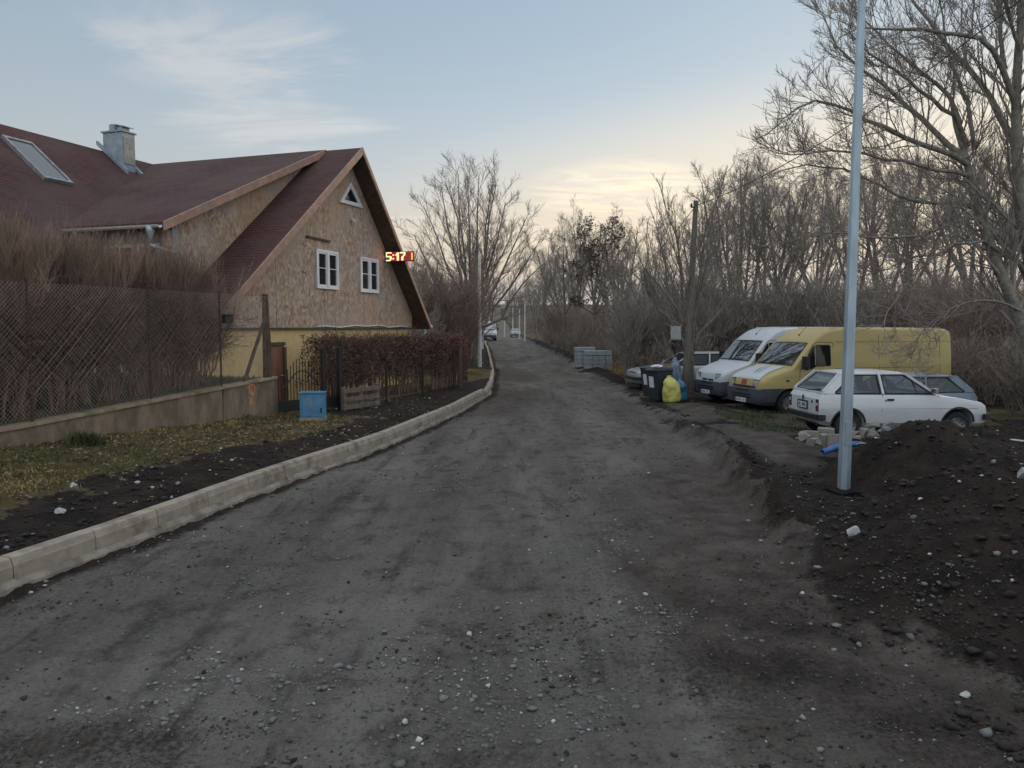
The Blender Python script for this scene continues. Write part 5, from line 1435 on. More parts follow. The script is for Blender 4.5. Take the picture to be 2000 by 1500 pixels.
def make_van(label, loc, rz, paint, front=True, group='high roofed panel vans', livery=False, detail=True):
    v = thing('panel_van', label, 'van', loc, rz, group)
    body = loft(VST, 'body', M[paint], v, van_section)
    bst = [(0.0, .62, .74, .34), (.03, .70, .83, .30), (.10, .735, .90, .28), (.25, .745, .955, .28), (.55, .75, 1.0, .28), (1.45, .75, 1.0, .30)]
    def bsec(st):
        x, zt, sc, zb = st
        half = [((van_w(z) * sc + .014), z) for z in (zb, zb + (zt - zb) * .2, zb + (zt - zb) * .5, zb + (zt - zb) * .85, zt)]
        half[0] = (half[0][0] - .06, half[0][1]); half[-1] = (half[-1][0] - .004, half[-1][1])
        return [(x, -y, z) for y, z in half] + [(x, y, z) for y, z in half[::-1]]
    bump = loft(bst, 'bumper', M['grey_plastic'], v, bsec)
    ws = (.87, 4.35); wr = .335
    PAR[0] = v; cuts = [cyl(x, wr + .01, .41, -1.3, 1.3) for x in ws]
    baked([body, bump], cuts)
    finish(body, 24); finish(bump, 30)
    mb = MB()
    for s in (-1, 1):
        for xa, xb in ((1.452, 3.90), (4.80, 5.83)): side_panel(mb, [(xa, .33), (xb, .33), (xb, .60), (xa, .60)], s, lambda x, z: van_w(z) * van_sc(x), .001, .014)
    mb.build('sill_trim', M['grey_plastic'], v, bev=.006)
    for s in (-1, 1):
        for x in ws: wheel(v, x, s * .86, wr, .21, s)
    mb = MB(); mb.box((2.7, 0, .40), (5.2, 1.5, .12)); mb.box((.87, 0, .62), (1.0, 1.45, .5)); mb.box((4.35, 0, .55), (1.0, 1.4, .4)); mb.build('underside', M['black'], v)
    # windscreen and its rubber
    def wsp(u, t, o):        # u across -1..1, t up 0..1 on the slope
        x = .955 + (1.485 - .955) * t; z = van_top(x) + .026; hw = .86 - .10 * t
        return (x - o * .78, u * hw, z + o * .60)
    def sheet(ts, hwk, o):
        pts = []
        for t in ts: pts.append([wsp(u * hwk, t, o - .018 * u * u) for u in np.linspace(-1, 1, 9)])
        return pts
    for nm, mt, ts, k, o in (('screen_seal', 'black', (.0, .33, .66, 1.0), 1.0, .008), ('windscreen', 'glass_car', (.05, .35, .65, .95), .955, .013)):
        g = sheet(ts, k, o); mb = MB(); V = [p for r_ in g for p in r_]; n = 9
        mb.add(V, [(i * n + j, i * n + j + 1, (i + 1) * n + j + 1, (i + 1) * n + j) for i in range(len(g) - 1) for j in range(n - 1)]); mb.build(nm, M[mt], v, smooth=True)
    mb = MB()
    for u0, u1 in ((-.15, -.62), (.28, -.18)): mb.bar(wsp(u0, .03, .022), wsp(u1, .10, .022), .012, .012)
    mb.build('wiper', M['black'], v)
    if detail:
        fy = lambda x, z: van_w(z) * van_sc(x)
        for s in (-1, 1):
            poly = [(1.16, 1.30), (1.33, 1.255), (1.52, 1.30), (1.60, 1.36), (2.03, 1.37), (2.06, 1.40), (2.06, 1.94), (2.02, 1.98), (1.62, 1.98), (1.52, 1.92)]
            mb = MB(); side_panel(mb, poly, s, fy, -.004, .010); dr = mb.build('door_window', M['black'], v)
            c = np.mean(poly, 0); inner = [tuple(c + (np.array(p) - c) * .94) for p in poly]
            mb = MB(); side_panel(mb, inner, s, fy, .003, .006); mb.build('pane', M['glass_side'], dr)
            mb = MB(); mb.bar(van_side(1.585, 1.40, s, .008), van_side(1.585, 1.955, s, .008), .02, .012, (1, 0, 0)); mb.build('window_bar', M[paint], dr)
            # shut lines of the door
            mb = MB()
            L_ = [(1.13, .76), (1.13, 1.22), (1.53, 1.98), (1.62, 2.05), (2.10, 2.05), (2.14, 1.98), (2.14, .70)]
            for a, b in zip(L_[:-1], L_[1:]): mb.bar(van_side(a[0], a[1], s, .001), van_side(b[0], b[1], s, .001), .012, .008, (0, 1, 0))
            for xx in (3.55, 5.50):
                for za_, zb_ in ((.62, 1.2), (1.2, 1.75), (1.75, 2.25)): mb.bar(van_side(xx, za_, s, .001), van_side(xx, zb_, s, .001), .010, .006, (0, 1, 0))
            mb.bar(van_side(2.2, 2.06, s, .001), van_side(5.80, 2.05, s, .001), .010, .008, (0, 1, 0)); mb.bar(van_side(2.2, 1.30, s, .001), van_side(5.80, 1.30, s, .001), .012, .008, (0, 1, 0))
            mb.build('shut_lines', M['soffit'], v)
            mb = MB(); mb.bar(van_side(1.95, 1.09, s, .012), van_side(2.08, 1.09, s, .012), .035, .045, (0, 1, 0)); mb.build('door_handle', M['black'], v, bev=.004)
            # mirror
            mx = van_side(1.22, 1.45, s, .0)
            mb = MB(); mb.bar((mx[0] + .02, mx[1] - s * .03, 1.42), (mx[0] - .02, mx[1] + s * .12, 1.44), .05, .05); mb.box((mx[0] - .03, mx[1] + s * .17, 1.50), (.12, .21, .33)); mb.build('mirror', M['black'], v, bev=.03)
            # headlamp
            hl = []
            for y in np.linspace(.50, .84, 5): hl.append(y)
            def nose(y, z):   # forward surface by y: curve of the nose in plan
                return float(np.interp(abs(y), [0, .5, .70, .80, .86, .90], [.075, .085, .10, .135, .19, .27]) + .20 * max(0, z - .90))
            for nm, k, o, mt in (('headlamp', 0, .016, 'black'), ('lens', .02, .024, 'headlamp')):
                y0, y1, z0, z1 = .46 + k, .885 - k * .6, .80 + k, .985 - k
                g = [[(nose(y, z) - o, s * y, z) for y in np.linspace(y0, y1, 8)] for z in (z0, (z0 + z1) / 2, z1)]
                V = [p for r_ in g for p in r_]; mb = MB(); mb.add(V, [(i * 8 + j, i * 8 + j + 1, (i + 1) * 8 + j + 1, (i + 1) * 8 + j) for i in range(2) for j in range(7)])
                ob = mb.build(nm, M[mt], v if nm == 'headlamp' else hlo, smooth=True)
                if nm == 'headlamp': hlo = ob
            mb = MB(); mb.box((van_sc(.6) * 0 + .78, s * (fy(.78, .95) + .006), .97), (.09, .012, .05)); mb.build('side_lamp', M['rust'], v)
        # grille slots and plate
        mb = MB()
        for y0, y1, z in ((-.34, -.04, .77), (.04, .34, .77)): mb.box((.066, (y0 + y1) / 2, z), (.02, y1 - y0, .055))
        mb.build('grille', M['black'], v, bev=.004)
        mb = MB()
        for z, hw in ((.66, .42), (.555, .60), (.475, .60)): mb.box((.012 if z < .6 else .028, 0, z), (.05, hw * 2 * .8, .045))
        mb.build('intake', M['black'], v, bev=.005)
        mb = MB(); mb.box((-.012, .0, .375), (.02, .50, .115)); pl = mb.build('plate', M['paper'], v)
        mb = MB(); plate_glyphs(mb, 0, .375, .46, .07, lambda m_, a, z, w_, h_: m_.box((-.0235, a, z), (.003, w_, h_)), 7, int(abs(loc[1] * 10))); mb.build('plate_characters', M['ink'], pl)
        mb = MB(); mb.tube([(1.72, .0, van_top(1.72) + .01), (1.74, 0, van_top(1.72) + .05)], .025, 8); mb.tube([(1.73, 0, van_top(1.72) + .05), (2.05, .0, van_top(1.72) + .38)], .006, 5); mb.build('aerial', M['black'], v)
        mb = MB()
        for s in (-1, 1): mb.bar((2.15, s * .72, 2.455), (5.7, s * .70, 2.455), .03, .02)
        mb.build('roof_gutter', M[paint], v)
    # hood joint
    mb = MB(); zz = .93
    mb.bar((.078, -.45, .855), (.078, .45, .855), .010, .010)
    mb.build('bonnet_joint', M['black'], v)
    v.scale = (1, 1, .955)
    if livery:
        def hood(x, y, o): return (x - o * .35, y, van_top(x) + .026 + o - .03 * (abs(y) / .8) ** 4)
        def patch(poly, mat, nm, o=.006, sub=6):
            # polygon strip between two x values: poly rows of (x, y0, y1)
            rows = [[hood(x, y0 + (y1 - y0) * k / 6, o) for k in range(7)] for x, y0, y1 in poly]
            V = [p for r_ in rows for p in r_]; mb = MB(); mb.add(V, [(i * 7 + j, i * 7 + j + 1, (i + 1) * 7 + j + 1, (i + 1) * 7 + j) for i in range(len(rows) - 1) for j in range(6)]); return mb.build(nm, M[mat], v, smooth=True)
        o = patch([(x, -.60 - .12 * (x < .5) * (0.5 - x) / .4 + .10 * 0, .74) for x in (.11, .14, .18, .26, .34, .47, .60, .76, .92)], 'white_van', 'bonnet'); o['label'] = 'white replacement bonnet'
        for (ya, yb, xa, xb) in ((-.10, .10, .30, .86), (-.24, -.05, .34, .86), (.02, .14, .42, .70)):
            rows = [(x, ya + (yb - ya) * (x - xa) / (xb - xa) - .014, ya + (yb - ya) * (x - xa) / (xb - xa) + .014) for x in (xa, .34 if xa < .34 else xa + .02, .60, xb)]
            rows = sorted(set(rows)); patch(rows, 'grey_plastic', 'bonnet_stripe', .010)
        mb = MB(); mb.add([(.058, -.14, .82), (.058, .12, .82), (.085, .12, .965), (.085, -.14, .965), (.066, -.14, .82), (.066, .12, .82), (.093, .12, .965), (.093, -.14, .965)], [(0, 3, 2, 1), (4, 5, 6, 7), (0, 1, 5, 4), (1, 2, 6, 5), (2, 3, 7, 6), (3, 0, 4, 7)]); mb.build('red_patch', M['red_patch'], v)
        def nz(y): return float(np.interp(abs(y), [0, .5, .70, .80, .86, .90], [.062, .066, .085, .115, .17, .25]))
        ys_ = np.linspace(-.80, .62, 12); V = [(nz(y) - .006, y, z) for z in (.742, .80) for y in ys_]; n = len(ys_)
        mb = MB(); mb.add(V, [(j, j + 1, n + j + 1, n + j) for j in range(n - 1)]); mb.build('blue_patch', M['blue_patch'], v, smooth=True)
    return v

VF = R(14.0)
wz = .08
wp_ = at_y(1541, 800, 20.7)
c_, s_ = math.cos(VF), math.sin(VF)
ox = wp_[0] - (1.0 * c_ - (-.95) * s_); oy = 20.7 - (1.0 * s_ + (-.95) * c_)
vz = hz(ox + 1.2, oy - .6)
yv = make_van('yellow high roofed van with a white bonnet and a red patch on its nose', (ox + .10, oy, min(vz - .02, .09)), VF, 'yellow_paint', livery=True); yv.scale = (1.035, 1, .955)
make_van('white high roofed van with dark bumper parked just behind the yellow van', (ox - .24, oy + 2.6, min(hz(ox + 1, oy + 1.9) - .02, .10)), VF, 'white_van')
fp = at_y(954, 664, 107)
make_van('distant white van parked on the left edge of the road, facing us', (-3.15, 105.5, hz(-3.2, 106) + .02), R(95), 'white_van', group=None).scale = (1.1, 1.12, 1.1)

# ---------------------------------------- small hatchback, also stretched to other cars
def make_hatch(label, loc, rz, paint, Ls=1.0, Hs=1.0, Ws=1.0, clear=True, name='hatchback_car', group=None, plate=None, tail_red=True, wheel_x=(.66, 2.95), roof_rear=3.02, estate=False):
    c = thing(name, label, 'car', loc, rz, group)
    c.scale = (Ls, Ws, Hs)
    def hwid(z): return float(np.interp(z, [.22, .34, .50, .64, .80, .92], [.69, .755, .785, .79, .775, .735]))
    ST = [(.03, .60, .88, .30), (.07, .68, .92, .26), (.16, .735, .955, .24), (.5, .795, .985, .23), (.95, .865, 1, .23), (1.12, .895, 1, .23), (1.7, .905, 1, .23), (2.5, .915, 1, .23), (3.1, .925, 1, .24), (3.38, .925, .985, .27), (3.50, .90, .965, .30), (3.56, .80, .945, .34)]
    def ztop(x): return float(np.interp(x, [s[0] for s in ST], [s[1] for s in ST]))
    def sc(x): return float(np.interp(x, [s[0] for s in ST], [s[2] for s in ST]))
    def sec(st):
        x, zt, k, zb = st; r = .05
        half = [(hwid(z) * k, z) for z in [zb + (zt - r - zb) * f for f in (0, .15, .35, .52, .60, .75, .9, 1)]]
        half[0] = (half[0][0] - .05, half[0][1])
        half[4] = (half[4][0] + .006, half[4][1])
        w0 = half[-1][0]; half += [(w0 - .015, zt - .015), (w0 - .06, zt), (w0 * .5, zt + .012)]
        return [(x, -y, z) for y, z in half] + [(x, y, z) for y, z in half[::-1]]
    body = loft(ST, 'body', M[paint], c, sec)
    wr = .272; PAR[0] = c; cuts = [cyl(x, wr + .015, .335, -1.2, 1.2) for x in wheel_x]
    baked([body], cuts); finish(body, 26)
    for s in (-1, 1):
        for x in wheel_x: wheel(c, x, s * .675, wr, .155, s, 'rim')
    fy = lambda x, z: hwid(z) * sc(x)
    mb = MB(); mb.box((1.85, 0, .33), (3.2, 1.2, .14)); mb.build('underside', M['black'], c)
    # greenhouse: points on the belt and the roof edge
    zr0 = 1.325
    def gl(x, z, s):      # flank of the cabin
        t = (z - .90) / (zr0 - .90); return (x, s * (.735 - .150 * t), z)
    A0, A1 = (1.13, .895), (1.72, zr0 - .012)
    B0, B1 = (2.24, .91), (2.28, zr0)
    C0, C1 = (3.44, .925), (roof_rear, zr0 - .005)
    if estate: C0, C1 = (3.52, .925), (3.36, zr0 - .01)
    # roof skin
    RS = [(1.66, zr0 - .035, .0), (1.74, zr0, .012), (2.0, zr0 + .018, .02), (2.5, zr0 + .022, .02), (C1[0] - .12, zr0 + .008, .015), (C1[0] + .02, zr0 - .02, .0)]
    def rsec(st):
        x, z, cr = st; hw = .585
        half = [(hw + .006, z - .035), (hw + .012, z - .015), (hw - .02, z + .002), (hw - .12, z + .008 + cr * .3), (hw * .45, z + .010 + cr)]
        return [(x, -y, q) for y, q in half] + [(x, y, q) for y, q in half[::-1]]
    rf = loft(RS, 'roof', M[paint], c, rsec); finish(rf, 50)
    for s in (-1, 1):
        mb = MB(); mb.bar(gl(*A0, s), gl(*A1, s), .055, .05); mb.bar(gl(*B0, s), gl(*B1, s), .06, .05, (1, 0, 0))
        # rear quarter panel from the side window's edge to the tailgate
        q = [(C0[0] - .20, .915), (C0[0], C0[1] - .005), (C1[0] + .01, zr0 - .012), (C1[0] - .16, zr0 - .012)]
        P = [gl(x, z, s) for x, z in q]; P2 = [(p[0], p[1] - s * .05, p[2]) for p in P]
        V = P + P2; mb.add(V, [(0, 1, 2, 3), (7, 6, 5, 4), (0, 4, 5, 1), (1, 5, 6, 2), (2, 6, 7, 3), (3, 7, 4, 0)])
        mb.bar(gl(A1[0] - .02, zr0 - .012, s), gl(C1[0] - .05, zr0 - .012, s), .05, .03)
        mb.build('pillars', M[paint], c, bev=.008)
    gmat = 'glass_clear' if clear else 'glass_side'
    for s in (-1, 1):
        for nm, poly in (('side_window', [(A0[0] + .09, .915), (B0[0] - .05, .92), (B1[0] - .05, zr0 - .035), (A1[0] + .05, zr0 - .04)]), ('side_window', [(B0[0] + .05, .92), (C0[0] - .26, .925), (C0[0] - .22, .945), (C1[0] - .20, zr0 - .045), (C1[0] - .26, zr0 - .035), (B1[0] + .05, zr0 - .035)])):
            cc = np.mean(poly, 0)
            # thin rubber surround
            mb = MB()
            for i in range(len(poly)): a, b = poly[i], poly[(i + 1) % len(poly)]; mb.bar(gl(*a, s), gl(*b, s), .022, .03)
            if nm == 'side_window' and poly[0][0] < 1.5: mb.bar(gl(1.52, .915, s), gl(1.60, 1.155, s), .02, .02)
            w_ = mb.build(nm, M['black'], c)
            mb = MB(); mb.add([gl(*p, s) for p in poly], [tuple(range(len(poly)))]); mb.build('pane', M[gmat], w_)
    # screens
    def scr(x0, z0, x1, z1, h0, h1, nm, mat):
        dx, dz = (z1 - z0), -(x1 - x0); l_ = math.hypot(dx, dz); sg = 1 if nm == 'rear_window' else -1
        ox_, oz_ = sg * abs(dx) / l_, abs(dz) / l_
        P = [(x0, -h0, z0), (x0, h0, z0), (x1, h1, z1), (x1, -h1, z1)]
        mb = MB()
        for i in range(4): mb.bar(P[i], P[(i + 1) % 4], .03, .03)
        w_ = mb.build(nm, M['black'], c); mb = MB(); mb.add([(p[0] + ox_ * .004, p[1], p[2] + oz_ * .004) for p in P], [(0, 1, 2, 3)]); mb.build('pane', M[mat], w_)
    scr(1.16, .905, 1.68, zr0 - .03, .67, .54, 'windscreen', gmat)
    scr(C0[0] + .00, .955, C1[0] + .035, zr0 - .03, .60, .51, 'rear_window', 'glass_car' if not clear else 'glass_rear')
    # tailgate frame
    mb = MB()
    for s in (-1, 1): mb.bar((C0[0] + .0, s * .68, .93), (C1[0] + .03, s * .56, zr0 - .02), .12, .05, (0, 1, 0))
    mb.bar((C0[0] + .02, -.70, .925), (C0[0] + .02, .70, .925), .07, .06); mb.bar((C1[0] + .02, -.57, zr0 - .015), (C1[0] + .02, .57, zr0 - .015), .06, .05); mb.build('tailgate_frame', M[paint], c, bev=.008)
    mb = MB(); mb.box((2.3, 0, .918), (2.0, 1.3, .012)); mb.build('cabin_floor', M['black'], c)
    if clear:
        for y in (-.33, .33):
            mb = MB(); mb.add([(2.02, y - .22, .92), (2.02, y + .22, .92), (2.16, y + .20, 1.10), (2.16, y - .20, 1.10), (2.12, y - .22, .92), (2.12, y + .22, .92), (2.23, y + .20, 1.09), (2.23, y - .20, 1.09)], [(0, 1, 2, 3), (7, 6, 5, 4), (0, 4, 5, 1), (1, 5, 6, 2), (2, 6, 7, 3), (3, 7, 4, 0)]); st_ = mb.build('seat', M['seat_cloth'], c, bev=.02)
            mb = MB(); mb.box((2.215, y, 1.165), (.06, .25, .14)); mb.box((2.19, y - .07, 1.1), (.015, .015, .1)); mb.box((2.19, y + .07, 1.1), (.015, .015, .1)); mb.build('headrest', M['seat_cloth'], st_, bev=.015)
        mb = MB(); mb.add([(2.84, -.56, .92), (2.84, .56, .92), (2.98, .52, 1.06), (2.98, -.52, 1.06), (2.96, -.56, .92), (2.96, .56, .92), (3.06, .52, 1.05), (3.06, -.52, 1.05)], [(0, 1, 2, 3), (7, 6, 5, 4), (0, 4, 5, 1), (1, 5, 6, 2), (2, 6, 7, 3), (3, 7, 4, 0)]); mb.build('rear_bench', M['seat_cloth'], c, bev=.02)
        mb = MB(); P = [(1.50 + .10 * math.sin(t) * .5, -.33 + .17 * math.cos(t), 1.0 + .17 * math.sin(t) * .85) for t in np.linspace(0, 6.28, 20)]; mb.tube(P, .013, 6, False); mb.bar((1.5, -.33, 1.0), (1.35, -.33, .93), .04, .04); mb.build('steering_wheel', M['black'], c)
        mb = MB(); mb.box((1.36, 0, .94), (.22, 1.2, .06)); mb.build('dashboard', M['black'], c, bev=.015)
    # trim: creases, shut lines, handles, arches
    for s in (-1, 1):
        mb = MB()
        for (x0, x1, z) in ((.25, 3.50, .615),):
            N_ = 8
            for i in range(N_): a = x0 + (x1 - x0) * i / N_; b = x0 + (x1 - x0) * (i + 1) / N_; mb.bar((a, s * (fy(a, z) + .002), z), (b, s * (fy(b, z) + .002), z), .012, .006, (0, 1, 0))
        mb.build('side_crease_shade', M['grey_line'], c)
        mb = MB()
        for L_ in ([(B0[0] + .01, .905), (B0[0] + .03, .60), (B0[0] + .0, .27)], [(1.10, .88), (1.06, .60), (1.10, .30)]):
            for a, b in zip(L_[:-1], L_[1:]): mb.bar((a[0], s * (fy(*a) + .003), a[1]), (b[0], s * (fy(*b) + .003), b[1]), .010, .008, (0, 1, 0))
        mb.build('shut_lines', M['soffit'], c)
        mb = MB(); mb.box((2.10, s * (fy(2.1, .80) + .010), .80), (.14, .022, .042)); mb.tube([(2.20, s * (fy(2.2, .785)), .785), (2.20, s * (fy(2.2, .785) + .012), .785)], .016, 8); mb.build('door_handle', M['black'], c, bev=.004)
        for x in wheel_x:
            mb = MB(); V = []; K = 17
            for rr_, yy in ((.333, .0), (.365, .0), (.365, .018), (.333, .018)):
                for j in range(K):
                    an = R(8) + (math.pi - R(16)) * j / (K - 1); xx = x + rr_ * math.cos(an); z_ = wr + .015 + rr_ * math.sin(an)
                    V.append((xx, s * (fy(xx, min(z_, .64)) - .006 + yy), z_))
            mb.add(V, [(i * K + j, i * K + j + 1, ((i + 1) % 4) * K + j + 1, ((i + 1) % 4) * K + j) for i in range(4) for j in range(K - 1)]); mb.build('arch_trim', M['black'], c)
        mb = MB(); mb.bar((1.26, s * .70, .93), (1.24, s * .80, .965), .03, .03); mb.box((1.235, s * .86, .985), (.06, .17, .105)); mb.build('mirror', M['chrome' if s > 0 else 'black'], c, bev=.012)
        # tail lamps
        mb = MB(); V = []
        def tl_(x, z): return (x, s * (fy(min(x, 3.55), z) + .006), z)
        mb.box((3.555, s * .665, .685), (.03, .115, .245)); tl2 = mb.build('tail_lamp', M['black'], c, bev=.012)
        mb = MB(); mb.box((3.573, s * .665, .625), (.008, .095, .095)); mb.build('lens', M['redlamp'], tl2, bev=.003)
        mb = MB(); mb.box((3.573, s * .665, .708), (.008, .095, .055)); mb.build('lens', M['headlamp'], tl2, bev=.003)
        mb = MB(); mb.box((.055, s * .55, .60), (.03, .24, .13)); mb.build('headlamp', M['headlamp'], c, bev=.01)
    mb = MB(); mb.box((.045, 0, .60), (.02, .84, .12)); mb.build('grille', M['black'], c)
    for x0, sg in ((-.02, -1), (3.60, 1)):
        mb = MB(); P = [(x0 - sg * .16, -.80, .445), (x0 - sg * .03, -.74, .445), (x0, -.5, .445), (x0 + sg * .012, 0, .445), (x0, .5, .445), (x0 - sg * .03, .74, .445), (x0 - sg * .16, .80, .445)]
        for a, b in zip(P[:-1], P[1:]): mb.bar(a, b, .075, .115)
        bm_ = mb.build('bumper', M['black'], c, bev=.012)
        mb = MB()
        for dz in (.052, -.058):
            for a, b in zip(P[1:-2], P[2:-1]): mb.bar((a[0] + sg * .036, a[1], a[2] + dz), (b[0] + sg * .036, b[1], b[2] + dz), .012, .014)
        mb.build('bumper_strip', M['chrome'], bm_)
    mb = MB(); mb.box((3.585, 0, .655), (.016, .46, .175)); pf = mb.build('plate_recess', M['black'], c)
    mb = MB(); mb.box((3.596, 0, .65), (.010, .43, .12)); mb.build('plate', M['paper'], pf)
    mb = MB(); mb.box((3.6025, -.195, .65), (.004, .035, .115)); mb.build('plate_band', M['blue_patch'], pf)
    if plate:
        tm = text_mesh(plate, .115, M['ink'], .0015, 'plate_characters'); o = link('plate_characters', tm, pf, (3.603, .018, .648), (math.pi / 2, 0, math.pi / 2)); o.scale = (.78, 1, 1)
    mb = MB(); mb.lathe([(0, 0), (.028, 0), (.03, .006), (0, .010)], (3.565, .42, .745), 'X', 14); mb.build('badge', M['blue_patch'], c)
    mb = MB(); mb.bar((C0[0] + .045, .05, .955), (C0[0] - .03, .45, 1.00), .018, .018); mb.lathe([(0, 0), (.025, .0), (.02, .03), (0, .035)], (C0[0] + .04, .05, .94), 'Z', 10); mb.build('rear_wiper', M['black'], c)
    mb = MB(); mb.box((3.572, 0, .80), (.02, .035, .10)); mb.build('tailgate_handle', M['black'], c)
    return c
M['grey_line'] = simple('crease_shade', (.30, .31, .32), .6, var=.05)
M['glass_rear'] = glass_mat('rear_glass', (.10, .12, .13), .04, .05)
CPS = R(3)
rr = at_y(1600, 805, 15.7)
zc = hz(8.2, 16.0)
# the rear right corner (local 3.56, +.79) is pinned to the photograph's tail lamp
th = math.pi + CPS
lx, ly = 3.56, .76
lx *= 1.02; cx = rr[0] - (lx * math.cos(th) - ly * math.sin(th)); cy = 15.7 - (lx * math.sin(th) + ly * math.cos(th))
make_hatch('old white three-door hatchback parked among rubble and soil, its rear towards the road', (cx, cy, .13), th, 'white_paint', Ls=1.02, Hs=1.02, plate='EKL 49RR')
th2 = math.pi + R(5)
make_hatch('blue-grey small car facing the other way, mostly hidden behind the old white hatchback', (7.62, 18.75, .03), R(4), 'navy', Ls=.97, Hs=.935, clear=True, group=None)
make_hatch('silver estate car facing left behind the bins and the white van', (at_y(1224, 740, 30)[0], 29.0, hz(6, 29.5) - .02), R(6), 'silver', Ls=1.24, Hs=1.05, Ws=1.08, clear=False, name='estate_car', estate=True)
make_hatch('distant white car seen from behind on the right side of the far road', (.25 + .3, 141.5, hz(.3, 139)), R(-90 + 1), 'white_paint', Ls=1.15, Hs=1.10, Ws=1.12, clear=False)
# ------------------------------------------------------------ trees
def tree_parts(trunks, levels, nm, bark='bark', twig='twig', split=2):
    """trunks: list of (polyline, r0, r1); levels: kwargs for grow; the first `split` levels are trunk, the rest crown"""
    P = np.stack([resample(t[0], 9) for t in trunks]); Rr_ = np.stack([np.linspace(t[1], t[2], 9) for t in trunks])
    g = [(P, Rr_, 8)]; cur = (P, Rr_)
    for i, kw in enumerate(levels):
        cur = grow(*cur, **kw); g.append((*cur, 5 if i == 0 else (4 if i == 1 else 3)))
    tv = tubes(nm + '_trunk', g[:split], M[bark]); cv = tubes(nm + '_crown', g[split:], M[twig])
    return tv, cv, g
def as_tree(name, label, cat, tv, cv, loc, rz=0, group=None, extra=None):
    t = thing(name, label, cat, loc, rz, group)
    link('trunk', tv, t); link('crown', cv, t)
    if extra: link('leaves', extra, t)
    return t
def bend(h, lean, rs, n=6, wob=.25):
    P = [np.array([0, 0, -.15])]; d = rs.normal(size=2) * wob
    for i in range(1, n + 1):
        f = i / n; P.append(np.array([lean[0] * f ** 1.4 + d[0] * math.sin(f * 5), lean[1] * f ** 1.4 + d[1] * math.sin(f * 4 + 1), h * f]))
    return P
def proto_wood(seed, h, fork=True, dense=1.0):
    rs = np.random.default_rng(seed)
    tr = [(bend(h, rs.normal(size=2) * .9, rs), .16, .02)]
    if fork:
        for k in range(2):
            a = rs.uniform(0, 6.28); o = np.array([math.cos(a), math.sin(a)]); b = tr[0][0]
            st = b[1 + k]; P = [st] + [st + np.array([o[0] * f * h * .22, o[1] * f * h * .22, (h * .93 - st[2]) * f + 0]) + np.append(o * .35 * math.sin(f * 3), 0) for f in (.2, .45, .7, 1)]
            tr.append((P, .12, .02))
    lv = [dict(nch=int(12 * dense), tmin=.34, tmax=1, ratio=.36, ang=(46, 10), npts=6, wig=.13, up=.22, rr=.5, rmin=.014, taper=.25, fall=.55),
          dict(nch=8, tmin=.2, tmax=1, ratio=.45, ang=(44, 12), npts=5, wig=.16, up=.15, rr=.5, rmin=.009, taper=.35, fall=.5),
          dict(nch=5, tmin=.15, tmax=1, ratio=.45, ang=(40, 12), npts=4, wig=.14, up=.14, rr=.6, rmin=.0066, taper=.5, fall=.4, lmin=.25),
          dict(nch=3, tmin=.2, tmax=1, ratio=.5, ang=(38, 12), npts=3, wig=.15, up=.10, rr=.7, rmin=.0046, taper=.6, fall=.4, lmin=.18)]
    return tree_parts(tr, lv, 'wood')
# the wide fan crowned tree over the road
def fan_tree():
    rs = np.random.default_rng(4); Y = 54.0
    b = at_y(925, 672, Y); g = hz(b[0], Y); k = Y / F
    tr = []
    tips = [(812, 420), (838, 352), (866, 305), (893, 282), (915, 275), (938, 280), (962, 300), (985, 345), (1020, 372), (1050, 420), (1052, 470), (806, 480), (880, 300), (950, 310), (1000, 390)]
    for i, (px, py) in enumerate(tips):
        tip = at_y(926 + (px - 926) * 1.04, py + 62 - .12 * abs(px - 926), Y + rs.uniform(-3.5, 3.5)) - np.array([b[0], Y, g])
        z0 = rs.uniform(1.6, 3.6); side = np.array([tip[0], tip[1], 0])
        P = [np.array([rs.normal() * .12, rs.normal() * .12, 0 if i < 3 else z0 * .5]), np.array([side[0] * .05, side[1] * .05, z0])]
        for f in (.25, .5, .75, 1):
            P.append(np.array([side[0] * (f ** .8), side[1] * f, z0 + (tip[2] - z0) * (f ** (1.12))]) + rs.normal(size=3) * .15)
        tr.append((P, .13 if i else .26, .022))
    lv = [dict(nch=14, tmin=.24, tmax=1, ratio=.33, ang=(42, 12), npts=6, wig=.09, up=.22, rr=.42, rmin=.015, taper=.3, fall=.55),
          dict(nch=8, tmin=.2, tmax=1, ratio=.45, ang=(40, 10), npts=5, wig=.10, up=.22, rr=.55, rmin=.010, taper=.4, fall=.5),
          dict(nch=5, tmin=.2, tmax=1, ratio=.5, ang=(36, 10), npts=4, wig=.12, up=.16, rr=.65, rmin=.0075, taper=.6, fall=.4, lmin=.35)]
    tv, cv, _ = tree_parts(tr, lv, 'fan', 'bark', 'twig')
    as_tree('bare_tree', 'wide fan crowned leafless tree standing over the left of the road beyond the house', 'tree', tv, cv, (b[0], Y, g))
fan_tree()
